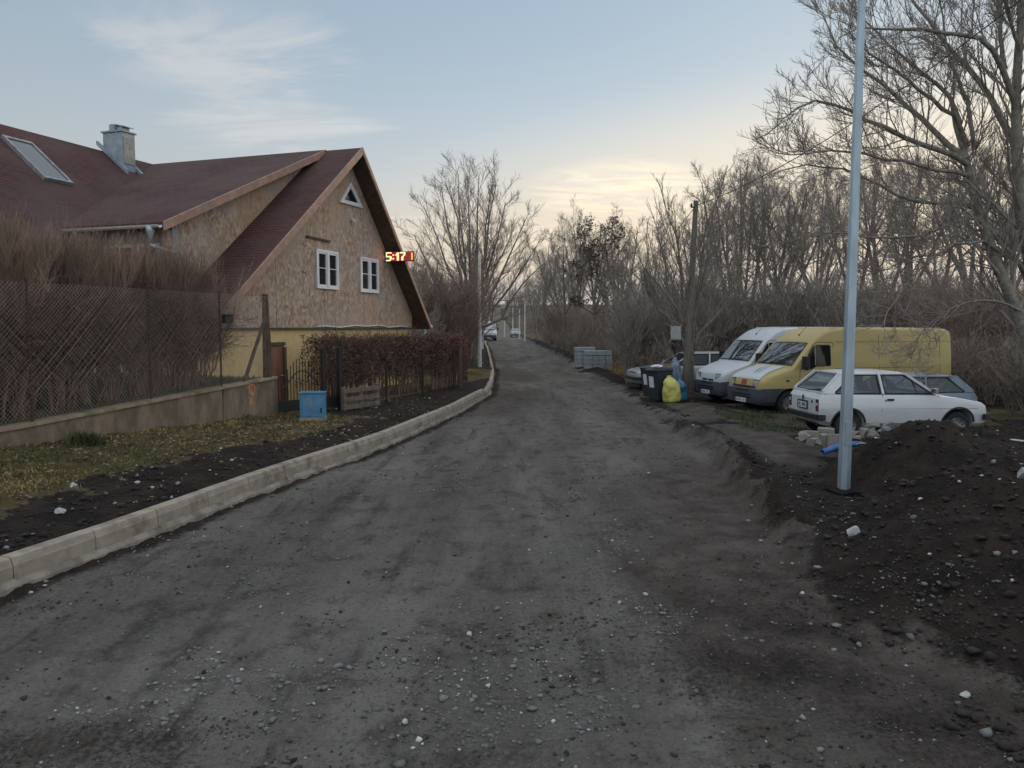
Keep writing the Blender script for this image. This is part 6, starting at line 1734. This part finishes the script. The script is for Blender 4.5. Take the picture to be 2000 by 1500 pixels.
# large bare tree at the right edge: its main limbs, from the photograph
def near_tree():
    Y0 = 17.5; rs = np.random.default_rng(8)
    g = hz(12.4, Y0)
    B = at_y(2046, 760, Y0); O = np.array([B[0], Y0, g])
    def limb(px, d0, d1, r0, r1):
        n = len(px); return ([at_y(x, y, Y0 + d0 + (d1 - d0) * i / (n - 1)) - O for i, (x, y) in enumerate(px)], r0, r1)
    L = [
     limb([(2046, 790), (2012, 680), (1985, 600), (1948, 520), (1916, 430), (1896, 350), (1884, 300), (1868, 250), (1858, 190)], 0, .5, .30, .085),
     limb([(2040, 790), (2030, 600), (2000, 450), (1990, 390), (1986, 285), (1984, 195), (1990, 90), (1996, 20), (2004, -70)], .5, -.3, .33, .11),
     limb([(1890, 318), (1850, 298), (1805, 285), (1760, 264), (1688, 234), (1650, 212), (1610, 198), (1568, 203), (1526, 236)], .2, -1.6, .11, .018),
     limb([(1884, 306), (1868, 292), (1820, 252), (1784, 216), (1739, 177), (1694, 147), (1652, 111), (1628, 78), (1606, 25)], .2, 1.2, .11, .02),
     limb([(1892, 285), (1868, 234), (1835, 207), (1799, 177), (1760, 147), (1718, 117), (1692, 95), (1650, 60)], .3, -.8, .09, .018),
     limb([(1874, 240), (1862, 198), (1829, 162), (1796, 135), (1769, 120), (1745, 93), (1715, 63), (1690, 45), (1660, 0)], .4, 1.6, .085, .016),
     limb([(1905, 290), (1895, 246), (1892, 207), (1880, 168), (1862, 126), (1850, 90), (1841, 45), (1838, -30)], .3, .9, .08, .02),
     limb([(1988, 300), (1964, 249), (1940, 201), (1910, 156), (1880, 120), (1850, 93), (1832, 60), (1805, 27), (1781, 0), (1750, -50)], .3, 1.5, .13, .03),
     limb([(1986, 215), (1967, 156), (1955, 120), (1937, 93), (1910, 75), (1868, 69), (1820, 57), (1760, 57), (1696, 50), (1640, 70)], .0, -1.8, .11, .016),
     limb([(1963, 135), (1955, 75), (1952, 30), (1949, -20), (1944, -80)], .0, .6, .08, .03),
     limb([(1991, 100), (1979, 45), (1967, 5), (1950, -60)], -.2, -1.0, .07, .02),
     limb([(1960, 470), (1904, 424), (1850, 442), (1790, 462), (1730, 468), (1690, 465), (1630, 450), (1570, 470)], .4, -1.2, .075, .014),
     limb([(1912, 410), (1880, 398), (1830, 395), (1760, 388), (1700, 352), (1640, 330), (1560, 320), (1500, 345)], .5, 2.2, .08, .014),
     limb([(1890, 345), (1840, 330), (1770, 320), (1700, 300), (1640, 296), (1560, 300), (1510, 300)], .2, -2.0, .075, .014),
     limb([(1960, 500), (1920, 470), (1860, 480), (1800, 520), (1750, 580), (1720, 640)], .2, -1.4, .055, .012),
     limb([(2020, 620), (1960, 590), (1900, 585), (1840, 610), (1790, 660), (1770, 720)], .1, -1.0, .05, .01),
     limb([(2010, 520), (1960, 420), (1930, 380), (1900, 360), (1860, 350), (1800, 345)], .8, 2.4, .07, .015),
     limb([(1930, 452), (1895, 452), (1840, 500), (1790, 500), (1720, 530), (1660, 545)], .6, 2.6, .055, .012),
    ]
    P = np.stack([resample(l[0], 12) for l in L]); Rr_ = np.stack([np.linspace(l[1], l[2], 12) for l in L])
    P[2:] += rs.normal(size=P[2:].shape) * .02; Rr_ = Rr_ * .66; Rr_[:2] *= .86
    a1, r1 = grow(P, Rr_, 25, .22, 1, .27, (42, 12), 7, .085, .20, .34, .009, .3, .45, .5)
    a2, r2 = grow(a1, r1, 8, .18, 1, .50, (38, 11), 5, .08, .18, .6, .0056, .45, .4, .25)
    a3, r3 = grow(a2, r2, 5, .2, 1, .55, (32, 11), 4, .08, .18, .75, .0040, .6, .35, .16)
    t = thing('bare_tree', 'large leafless tree at the right edge with long limbs arching over the parked vans', 'tree', tuple(O))
    link('trunk', tubes('near_trunk', [(P[:2], Rr_[:2], 14), (P[2:], Rr_[2:], 8)], M['bark_pale']), t)
    link('crown', tubes('near_crown', [(a1, r1, 5), (a2, r2, 3), (a3, r3, 3)], M['twig']), t)
near_tree()
# sprouting small tree at the utility pole: short stem, many upright shoots
def sprout_tree():
    rs = np.random.default_rng(15); Y = 25.8
    b = at_y(1350, 772, Y); g = hz(b[0], Y); O = np.array([b[0], Y, g])
    def L(px, r0, r1, dd): n = len(px); return ([at_y(x, y, Y + dd * i / (n - 1)) - O for i, (x, y) in enumerate(px)], r0, r1)
    tr = [L([(1350, 778), (1352, 720), (1350, 680), (1338, 640), (1322, 600), (1290, 560), (1255, 520)], .085, .02, -.8), L([(1346, 778), (1340, 700), (1336, 650), (1335, 590), (1330, 520), (1322, 460)], .07, .02, .5), L([(1352, 690), (1366, 650), (1392, 625), (1420, 590), (1440, 550)], .06, .018, .6), L([(1350, 690), (1356, 630), (1362, 560), (1372, 500), (1380, 430)], .055, .016, -.4), L([(1336, 640), (1310, 625), (1280, 600), (1262, 570)], .045, .014, .7), L([(1354, 680), (1380, 655), (1410, 650), (1432, 640)], .04, .012, -.9)]
    P = np.stack([resample(l[0], 9) for l in tr]); Rr_ = np.stack([np.linspace(l[1], l[2], 9) for l in tr])
    a1, r1 = grow(P, Rr_, 13, .3, 1, .55, (42, 14), 6, .09, .55, .5, .012, .35, .3, .8)
    a2, r2 = grow(a1, r1, 6, .15, .95, .42, (32, 10), 5, .1, .35, .55, .008, .5, .4, .3)
    a3, r3 = grow(a2, r2, 3, .2, 1, .45, (34, 10), 3, .12, .25, .7, .0055, .6, .4, .18)
    t = thing('bare_tree', 'small many stemmed leafless tree growing around the old wooden pole', 'tree', tuple(O))
    link('trunk', tubes('sprout_trunk', [(P, Rr_, 8)], M['bark']), t); link('crown', tubes('sprout_crown', [(a1, r1, 5), (a2, r2, 3), (a3, r3, 3)], M['bark']), t)
sprout_tree()
# prototypes, then copies
protos = [proto_wood(21, 11.5), proto_wood(22, 12.5), proto_wood(23, 10.5, True, .9), proto_wood(24, 13.0, False, 1.3), proto_wood(25, 9.0, True, .9)]
WOODG = 'leafless trees of the woodland belt'
count = [0]
first = {}
def put_tree(k, x, y, sc, rz, label, group, name='bare_tree', dz=0, mats=None):
    g = hz(x, y)
    if k not in first:
        first[k] = as_tree(name, label, 'tree', protos[k][0], protos[k][1], (x, y, g + dz), rz, group); o = first[k]; o.scale = (sc,) * 3
    else:
        o = copy_tree(first[k], (x, y, g + dz), rz, sc, label); o.name = name; o['group'] = group
    return o
rsT = random.Random(33)
# the belt behind the vans: crown tops follow the photograph's skyline
SKY = [(1215, 470), (1250, 440), (1290, 410), (1330, 395), (1390, 380), (1430, 325), (1480, 308), (1540, 330), (1600, 340), (1700, 300), (1800, 280), (2000, 250), (2300, 250)]
def skyline(px): return float(np.interp(px, [s[0] for s in SKY], [s[1] for s in SKY]))
LB1 = 'tall leafless tree in the woodland belt behind the parked vans'
for i, (px, Y) in enumerate([(1405, 41), (1436, 46), (1468, 43), (1492, 49), (1522, 42), (1548, 47), (1580, 41), (1612, 45), (1660, 43), (1700, 48), (1745, 42), (1800, 46), (1850, 42), (1910, 47), (1965, 43), (2020, 46), (2070, 46), (2140, 44), (2220, 46), (1445, 58), (1510, 57), (1590, 60), (1680, 57), (1770, 60), (1860, 57), (1960, 60), (2060, 58)]):
    x = (px - 1000) / F * Y; top = at_y(px, skyline(px) + rsT.uniform(-5, 38), Y)[2]; k = i % 5
    h = (11.5, 12.5, 10.5, 13.0, 9.0)[k]; sc = max(.5, (top - hz(x, Y)) / (h * 1.04))
    put_tree(k, x, Y, sc, rsT.uniform(0, 6.28), LB1, WOODG)
LB2 = 'slim leafless tree standing between the stacked blocks and the old wooden pole'
for i, (px, Y, ty) in enumerate([(1240, 44, 500), (1268, 39, 470), (1300, 46, 440), (1335, 42, 410), (1372, 48, 400), (1398, 38, 430), (1225, 55, 480)]):
    x = (px - 1000) / F * Y; k = (i * 2 + 4) % 5; h = (11.5, 12.5, 10.5, 13.0, 9.0)[k]
    put_tree(k, x, Y, (at_y(px, ty, Y)[2] - hz(x, Y)) / (h * 1.04), rsT.uniform(0, 6.28), LB2, 'slim trees left of the wooden pole')
LB3 = 'bare slender tree along the right side of the far road'
for i, (px, Y, ty) in enumerate([(1068, 95, 500), (1085, 78, 470), (1098, 70, 462), (1116, 84, 440), (1128, 66, 470), (1140, 74, 412), (1196, 72, 420), (1210, 64, 452), (1052, 110, 520), (1040, 125, 540), (1105, 100, 500), (1180, 90, 470)]):
    x = (px - 1000) / F * Y; k = (i * 3 + 1) % 5; h = (11.5, 12.5, 10.5, 13.0, 9.0)[k]
    put_tree(k, x, Y, (at_y(px, ty, Y)[2] - hz(x, Y)) / (h * 1.04), rsT.uniform(0, 6.28), LB3, 'slender trees by the far road')
LB4 = 'bare tree of the distant wood where the road vanishes'
for i in range(30):
    Y = rsT.uniform(165, 235); px = 880 + (1130 - 880) * ((i * .618) % 1); ty = rsT.uniform(530, 585)
    x = (px - 1000) / F * Y; k = i % 5; h = (11.5, 12.5, 10.5, 13.0, 9.0)[k]
    if abs(x - (xl(Y) + xr(Y)) / 2) < 3: x += 5
    put_tree(k, x, Y, (at_y(px, ty, Y)[2] - hz(x, Y)) / (h * 1.04), rsT.uniform(0, 6.28), LB4, 'trees of the distant wood')
LB5 = 'bare tree behind the house to the left of the fan crowned tree'
for i, (px, Y, ty) in enumerate([(838, 60, 500), (862, 72, 520), (820, 85, 520), (850, 95, 530), (880, 66, 545), (905, 80, 560), (780, 90, 520), (870, 48, 560)]):
    x = (px - 1000) / F * Y; k = (i + 2) % 5; h = (11.5, 12.5, 10.5, 13.0, 9.0)[k]
    put_tree(k, x, Y, (at_y(px, ty, Y)[2] - hz(x, Y)) / (h * 1.04), rsT.uniform(0, 6.28), LB5, 'trees left of the fan crowned tree')
# birch by the far van
bp_ = at_y(946, 660, 100); g = hz(bp_[0], 100); rs = np.random.default_rng(3)
tv, cv, _ = tree_parts([(bend(6.5, (.4, .2), rs), .16, .03), ([(0, 0, 1.5), (.5, .2, 3), (.9, .2, 4.6), (1.3, .2, 6.0)], .10, .03)], [dict(nch=10, tmin=.35, ratio=.3, ang=(40, 10), npts=5, rr=.4, rmin=.02, up=.2), dict(nch=6, ratio=.5, ang=(40, 10), npts=4, rmin=.012)], 'birch', 'birch', 'twig', 1)
as_tree('birch_tree', 'slim birch with white bark behind the far white van', 'tree', tv, cv, (bp_[0] - .3, 113, hz(bp_[0], 113)))
# oak still holding dead leaves
def oak():
    Y = 62.0; b = at_y(1160, 690, Y); g = hz(b[0], Y); top = at_y(1165, 424, Y)[2]; h = top - g; rs = np.random.default_rng(9)
    tr = [(bend(h * .95, (.4, .3), rs, wob=.15), .17, .03)]
    for i, (px, py) in enumerate(((1124, 470), (1140, 440), (1190, 436), (1208, 460), (1222, 500), (1228, 560), (1215, 600), (1112, 520), (1118, 590), (1150, 480), (1195, 520), (1175, 560))):
        tp = at_y(px, py, Y + rs.uniform(-2.5, 2.5)) - np.array([b[0], Y, g]); z0 = h * rs.uniform(.25, .42) if py < 560 else h * .3
        tr.append(([(0, 0, z0), tuple(np.array([tp[0] * .35, tp[1] * .4, z0 + (tp[2] - z0) * .35])), tuple(np.array([tp[0] * .75, tp[1] * .8, z0 + (tp[2] - z0) * .72])), tuple(tp)], .07, .02))
    lv = [dict(nch=9, tmin=.36, tmax=1, ratio=.26, ang=(52, 10), npts=5, wig=.12, up=.18, rr=.45, rmin=.018, taper=.3, fall=.40), dict(nch=7, tmin=.3, ratio=.45, ang=(45, 12), npts=4, up=.12, rr=.55, rmin=.012), dict(nch=4, tmin=.3, ratio=.5, ang=(45, 12), npts=3, rmin=.009, lmin=.25)]
    tv, cv, g_ = tree_parts(tr, lv, 'oak', 'bark', 'twig')
    tips = np.concatenate([g_[3][0][:, -1], g_[2][0][:, -1]]); tips = tips[vnoise(tips[:, 0] * 1.7 + tips[:, 1], tips[:, 2] * 1.7, 77) + rng.normal(0, .12, len(tips)) > .40]; tips = tips[tips[:, 2] > h * .38]
    pos = tips + rng.normal(size=tips.shape) * .14
    V, Q = leaf_quads(pos, .20); lf = quads_mesh('oak_leaves', V, Q, M['leaf_dull'])
    as_tree('oak_tree', 'rounded tree still carrying dark dead leaves beyond the stacked blocks', 'tree', tv, cv, (b[0], Y, g), 0, None, lf)
oak()

# ------------------------------------------------------------ shrubs and undergrowth
def proto_shrub(seed, h=3.2, n=16, spread=.9):
    rs = np.random.default_rng(seed); tr = []
    for i in range(n):
        a = rs.uniform(0, 6.28); o = np.array([math.cos(a), math.sin(a)]); s = rs.uniform(.2, 1) * spread; hh = h * rs.uniform(.65, 1.05)
        tr.append(([np.append(o * .08, 0), np.append(o * .08 + o * s * .3, hh * .35), np.append(o * s * .75, hh * .7), np.append(o * s * 1.1 + rs.normal(size=2) * .2, hh)], .022, .007))
    P = np.stack([resample(t[0], 7) for t in tr]); Rr_ = np.stack([np.linspace(t[1], t[2], 7) for t in tr])
    a1 = grow(P, Rr_, 9, .2, 1, .40, (40, 12), 5, .15, .2, .55, .008, .4, .4, .3); a2 = grow(*a1, 5, .2, 1, .45, (40, 12), 4, .15, .14, .65, .006, .5, .4, .18); a3 = grow(*a2, 2, .3, 1, .5, (40, 12), 3, .15, .1, .7, .005, .6, .4, .12)
    return [(P, Rr_, 4), (*a1, 3), (*a2, 3), (*a3, 3)]
SH = [tubes_arr(proto_shrub(s, 3.2, 14, .8 + .15 * (s % 3))) for s in (51, 52, 53)]
shm = [[quads_mesh('shrub', v, q, M[m], True) for m in ('twig', 'twig_red', 'bark_warm')] for v, q in SH]
def put_shrub(x, y, sc, label, group, col=0, k=None):
    k = rsT.randrange(3) if k is None else k
    t = link('bare_shrub', shm[k][col], None, (x, y, hz(x, y) - .05), (0, 0, rsT.uniform(0, 6.28))); t.scale = (sc * rsT.uniform(.9, 1.25), sc * rsT.uniform(.9, 1.25), sc)
    return tag(t, label, 'shrub', group)
gS = 'leafless shrubs of the thicket behind the parked vehicles'
lS = 'leafless shrub in the dense thicket behind the parked vehicles'
for i in range(95):
    Y = 27.5 + 12 * ((i * .618) % 1); px = 1230 + (2150 - 1230) * ((i * .754877) % 1)
    x = (px - 1000) / F * Y
    if Y < 31 and x < 12: Y += 4.5; x = (px - 1000) / F * Y
    put_shrub(x, Y, (at_y(px, rsT.uniform(530, 590), Y)[2] - hz(x, Y)) / 3.3, lS, gS, (0, 2, 1, 2)[i % 4])
for i in range(40):
    Y = 45 + 90 * ((i * .618) % 1); x = float(xr(Y)) + rsT.uniform(1.6, 9)
    put_shrub(x, Y, rsT.uniform(.75, 1.5), 'reddish brown bare shrub along the right bank of the far road', 'shrubs on the right bank', (1, 1, 2)[i % 3])
for i in range(34):
    Y = 33 + 70 * ((i * .618) % 1); x = float(xl(Y)) - rsT.uniform(2.2, 7)
    put_shrub(x, Y, rsT.uniform(.9, 1.6), 'bare brown shrub on the left of the road beyond the beech hedge', 'shrubs on the left beyond the hedge', (1, 0, 2)[i % 3])
for px, py, Y in ((862, 522, 40), (885, 520, 41), (905, 530, 43), (838, 545, 40), (920, 545, 45)):
    x = (px - 1000) / F * Y; put_shrub(x, Y, (at_y(px, py, Y)[2] - hz(x, Y)) / 3.3, 'tall reddish bush rising behind the roof edge of the house', 'tall reddish bushes behind the house', 1)
# fine undergrowth: one mass of thin stems
def undergrowth():
    V0, Q0 = tubes_arr(proto_shrub(61, 1.5, 9, .6)[:3])
    Vs, Qs = [], []; b = 0
    spots = []
    for i in range(110):
        Y = 26.5 + 9 * ((i * .618) % 1); px = 1250 + 850 * ((i * .7549) % 1); x = (px - 1000) / F * Y
        if Y < 29.5 and x < 12.6: continue
        spots.append((x, Y))
    for i in range(40): spots.append((13.3 + rsT.uniform(0, 5), 17 + 9 * i / 40 + rsT.uniform(-.5, .5)))
    for i in range(50): Y = 40 + 60 * ((i * .618) % 1); spots.append((float(xr(Y)) + rsT.uniform(1.2, 3.5), Y))
    for x, y in spots:
        a = rsT.uniform(0, 6.28); s = rsT.uniform(.7, 1.3); c_, s_ = math.cos(a) * s, math.sin(a) * s
        W_ = np.stack([V0[:, 0] * c_ - V0[:, 1] * s_ + x, V0[:, 0] * s_ + V0[:, 1] * c_ + y, V0[:, 2] * s + hz(x, y) - .03], -1)
        Vs.append(W_); Qs.append(Q0 + b); b += len(V0)
    o = link('undergrowth', quads_mesh('undergrowth', np.concatenate(Vs), np.concatenate(Qs), M['bark_warm'], True))
    tag(o, 'tangle of thin brown stems under the woodland edge', 'undergrowth', None, 'stuff')
undergrowth()
# ------------------------------------------------------------ gravel, clods, grass and litter
def base_rock(seed, sub=1):
    rs = np.random.default_rng(seed); bm = bmesh.new(); bmesh.ops.create_icosphere(bm, subdivisions=sub, radius=1.0)
    V = np.array([v.co for v in bm.verts]); Fc = np.array([[v.index for v in f.verts] for f in bm.faces]); bm.free()
    V = V * rs.uniform(.5, 1.25, (len(V), 1)) * np.array([1, rs.uniform(.6, .9), rs.uniform(.45, .7)]); return V, Fc
def scatter(name, pts, sizes, mats, label, cat, mi=None, sub=1, sink=.3):
    pr_ = [base_rock(s, sub) for s in range(5)]
    Vs, Fs, Ms = [], [], []; b = 0
    for j in range(5):
        sel = np.arange(len(pts)) % 5 == j; P = pts[sel]; S = sizes[sel]; n = len(P); V, Fc = pr_[j]
        a = rng.uniform(0, 6.28, n); c_, s_ = np.cos(a)[:, None], np.sin(a)[:, None]
        X = (V[None, :, 0] * c_ - V[None, :, 1] * s_) * S[:, None] + P[:, 0:1]; Y = (V[None, :, 0] * s_ + V[None, :, 1] * c_) * S[:, None] + P[:, 1:2]; Z = V[None, :, 2] * S[:, None] + P[:, 2:3] + S[:, None] * sink
        Vs.append(np.stack([X, Y, Z], -1).reshape(-1, 3)); Fs.append((Fc[None] + (np.arange(n) * len(V))[:, None, None] + b).reshape(-1, 3)); b += n * len(V)
        Ms.append(np.repeat(mi[sel] if mi is not None else np.zeros(n, int), len(Fc)))
    Fs = np.concatenate(Fs)
    o = link(name, mesh_np(name, np.concatenate(Vs), Fs.ravel(), np.arange(len(Fs)) * 3, mats, False, np.concatenate(Ms)))
    return tag(o, label, cat, None, 'stuff')
def place(n, ymin, ymax, u0, u1, pw=1.0):
    f = rng.random(n); Y = ymin * (ymax / ymin) ** (f ** pw); X = rng.uniform(u0, u1, n) * (Y + .6); return X, Y
# pebbles on the road
X, Y = place(30000, 3.6, 34, -.75, .75)
cl = vnoise(X * .8, Y * .8, 91) * .6 + vnoise(X * 2.7, Y * 2.7, 92) * .4
mid = (X - xl(Y)) / (xr(Y) - xl(Y))
k = (mid > 0) & (mid < 1.15) & (rng.random(len(X)) < (.08 + 1.1 * sstep(.52, .78, cl) + .5 * sstep(.35, .0, -(xl(Y) - X)) * (mid < .12)))
X, Y = X[k], Y[k]; Z = hbase(X, Y)[0]
sz = np.exp(rng.normal(np.log(.0105), .5, len(X))); sz = np.clip(sz, .004, .040)
mi = (rng.random(len(X)) < .07).astype(int)
scatter('gravel', np.stack([X, Y, Z], 1), sz, [M['pebble'], M['pale_stone']], 'loose pebbles and gravel scattered over the unpaved road', 'gravel', mi)
# clods and stones in the dug soil
X, Y = place(26000, 3.4, 24, -.85, .95)
z, s, g, d = hbase(X, Y)
Rr_ = X - xr(Y); k = (s > .5) & (rng.random(len(X)) < .75) & ((Rr_ > -.3) | (X < xl(Y) - .2))
X, Y, Z = X[k], Y[k], z[k]
sz = np.clip(np.exp(rng.normal(np.log(.022), .5, len(X))), .007, .06)
u_ = rng.random(len(X)); mi = np.where(u_ < .035, 1, np.where(u_ < .10, 2, 0))
sz = np.where(mi == 1, np.clip(sz * .9, .008, .045), sz)
scatter('soil_clods', np.stack([X, Y, Z], 1), sz, [M['clod'], M['pale_stone'], M['pebble']], 'loose clods and small stones in the dug soil', 'soil', mi)
# dark crumbs of soil on the road
X, Y = place(26000, 3.6, 30, -.75, .75)
cl = vnoise(X * 1.1, Y * .5, 101) * .6 + vnoise(X * 3.1, Y * 3.1, 102) * .4
mid = (X - xl(Y)) / (xr(Y) - xl(Y)); k = (mid > .02) & (mid < 1.2) & (rng.random(len(X)) < .06 + .9 * sstep(.50, .74, cl) + .4 * sstep(.75, 1.0, mid))
X, Y = X[k], Y[k]; Z = hbase(X, Y)[0]; sz = np.clip(np.exp(rng.normal(np.log(.0095), .5, len(X))), .004, .028)
scatter('soil_crumbs', np.stack([X, Y, Z], 1), sz, [M['clod'], M['crumb']], 'small dark crumbs of soil trodden over the gravel road', 'soil', (rng.random(len(X)) < .85).astype(int))
# grass
def blades(name, X, Y, Z, h, mat, label, wd=.006, lean=.5):
    n = len(X); a = rng.uniform(0, 6.28, n); o = np.stack([np.cos(a), np.sin(a), np.zeros(n)], -1); t = rng.uniform(.1, lean, n)[:, None]
    b = np.stack([X, Y, Z - .01], -1); b2 = rng.uniform(0, 6.28, n); wv = np.stack([np.cos(b2), np.sin(b2), np.zeros(n)], -1) * wd
    up = np.array([0, 0, 1.0]); hh = h[:, None]
    p0 = b - wv; p1 = b + wv; m0 = b + (up * .6 + o * t * .35) * hh - wv * .7; m1 = m0 + wv * 1.4; tp = b + (up * (1 - .35 * t) + o * t) * hh
    V = np.stack([p0, p1, m1, m0, tp], 1).reshape(-1, 3); i = np.arange(n)[:, None] * 5
    L = np.concatenate([i + np.array([0, 1, 2, 3]), i + np.array([3, 2, 4])], 1).ravel(); st = np.stack([np.arange(n) * 7, np.arange(n) * 7 + 4], 1).ravel()
    o_ = link(name, mesh_np(name, V, L, st, mat)); return tag(o_, label, 'grass', None, 'stuff')
X = rng.uniform(-13, -1.5, 120000); Y = rng.uniform(9.5, 23, 120000)
z, s, g, d = hbase(X, Y); a = X * DA[0] + Y * DA[1]; n_ = X * DN[0] + Y * DN[1]
den = sstep(.40, .72, vnoise(X * 1.1, Y * 1.1, 95) * .6 + vnoise(X * 3.4, Y * 3.4, 96) * .4)
k = (g > .35) & (n_ > WALL_N + .02) & (rng.random(len(X)) < .10 + .8 * den)
X, Y, z = X[k], Y[k], z[k]; st = vnoise(X * .9, Y * .9, 97) + rng.normal(0, .15, len(X)) > .40
blades('verge_grass', X[~st], Y[~st], z[~st], rng.uniform(.03, .10, (~st).sum()), M['grass'], 'short olive grass on the verge at the foot of the garden wall', .005, .9)
blades('dry_grass', X[st], Y[st], z[st], rng.uniform(.03, .10, st.sum()), M['straw'], 'straw coloured dead grass on the verge below the garden wall', .004, 1.4)
X = rng.uniform(-16, -6, 60000); Y = rng.uniform(8, 22, 60000); n_ = X * DN[0] + Y * DN[1]; a = X * DA[0] + Y * DA[1]
k = (n_ < WALL_N - .3) & (a < 15.8) & (n_ > WALL_N - 5); X, Y = X[k], Y[k]; z = hbase(X, Y)[0]
blades('lawn', X, Y, z, rng.uniform(.05, .14, len(X)), M['lawn'], 'dark green garden lawn behind the mesh fence', .010, .8)
# grass round the parked vehicles and on the right bank
X = rng.uniform(4.0, 11, 30000); Y = rng.uniform(15.5, 24, 30000); z, s, g, d = hbase(X, Y); k = (g > .35) & (rng.random(len(X)) < .75); X, Y, z = X[k], Y[k], z[k]
blades('parking_grass', X, Y, z, rng.uniform(.04, .15, len(X)), M['lawn'], 'patchy grass on the ground in front of the parked vans', .007, .9)
X = rng.uniform(3, 12, 50000); Y = rng.uniform(33, 75, 50000); z, s, g, d = hbase(X, Y); k = (g > .4) & (rng.random(len(X)) < .7); X, Y, z = X[k], Y[k], z[k]
blades('bank_grass', X, Y, z, rng.uniform(.10, .35, len(X)), M['straw'], 'pale dead grass along the right bank of the far road', .014, .9)
# tufts against the wall and at the far verge
for (px, py, zz, n, h, lb, mt) in ((168, 868, .50, 700, .30, 'dense green grass tuft growing at the foot of the garden wall', 'grass'), (506, 822, .30, 300, .16, 'small grass tuft at the wall end below the orange mark', 'grass'), (923, 733, .25, 400, .40, 'pale grass clump beside the brown gate at the hedge end', 'straw')):
    p = at_z(px, py, zz); X = p[0] + rng.normal(0, .13 if n > 400 else .16, n); Y = p[1] + .02 + rng.normal(0, .10, n)
    if mt == 'grass': nn = X * DN[0] + Y * DN[1]; X = X + np.maximum(WALL_N + .04 - nn, 0)
    o = blades('grass_tuft', X, Y, hbase(X, Y)[0], rng.uniform(.4, 1, n) * h, M[mt], lb, .006, .9); del o['kind']; o['category'] = 'grass tuft'
# fallen leaves and twigs
X = rng.uniform(-11, -1.5, 30000); Y = rng.uniform(9, 24, 30000); z, s, g, d = hbase(X, Y); n_ = X * DN[0] + Y * DN[1]
k = (n_ > WALL_N + .05) & (X < xl(Y) - .3) & (rng.random(len(X)) < .05 + .30 * (g > .4)); P = np.stack([X[k], Y[k], z[k] + .015], -1)
V, Q = leaf_quads(P, .06, flat=.85); o = link('leaf_litter', quads_mesh('leaf_litter', V, Q, M['litter'])); tag(o, 'dead leaves lying on the verge below the garden wall', 'leaf litter', None, 'stuff')
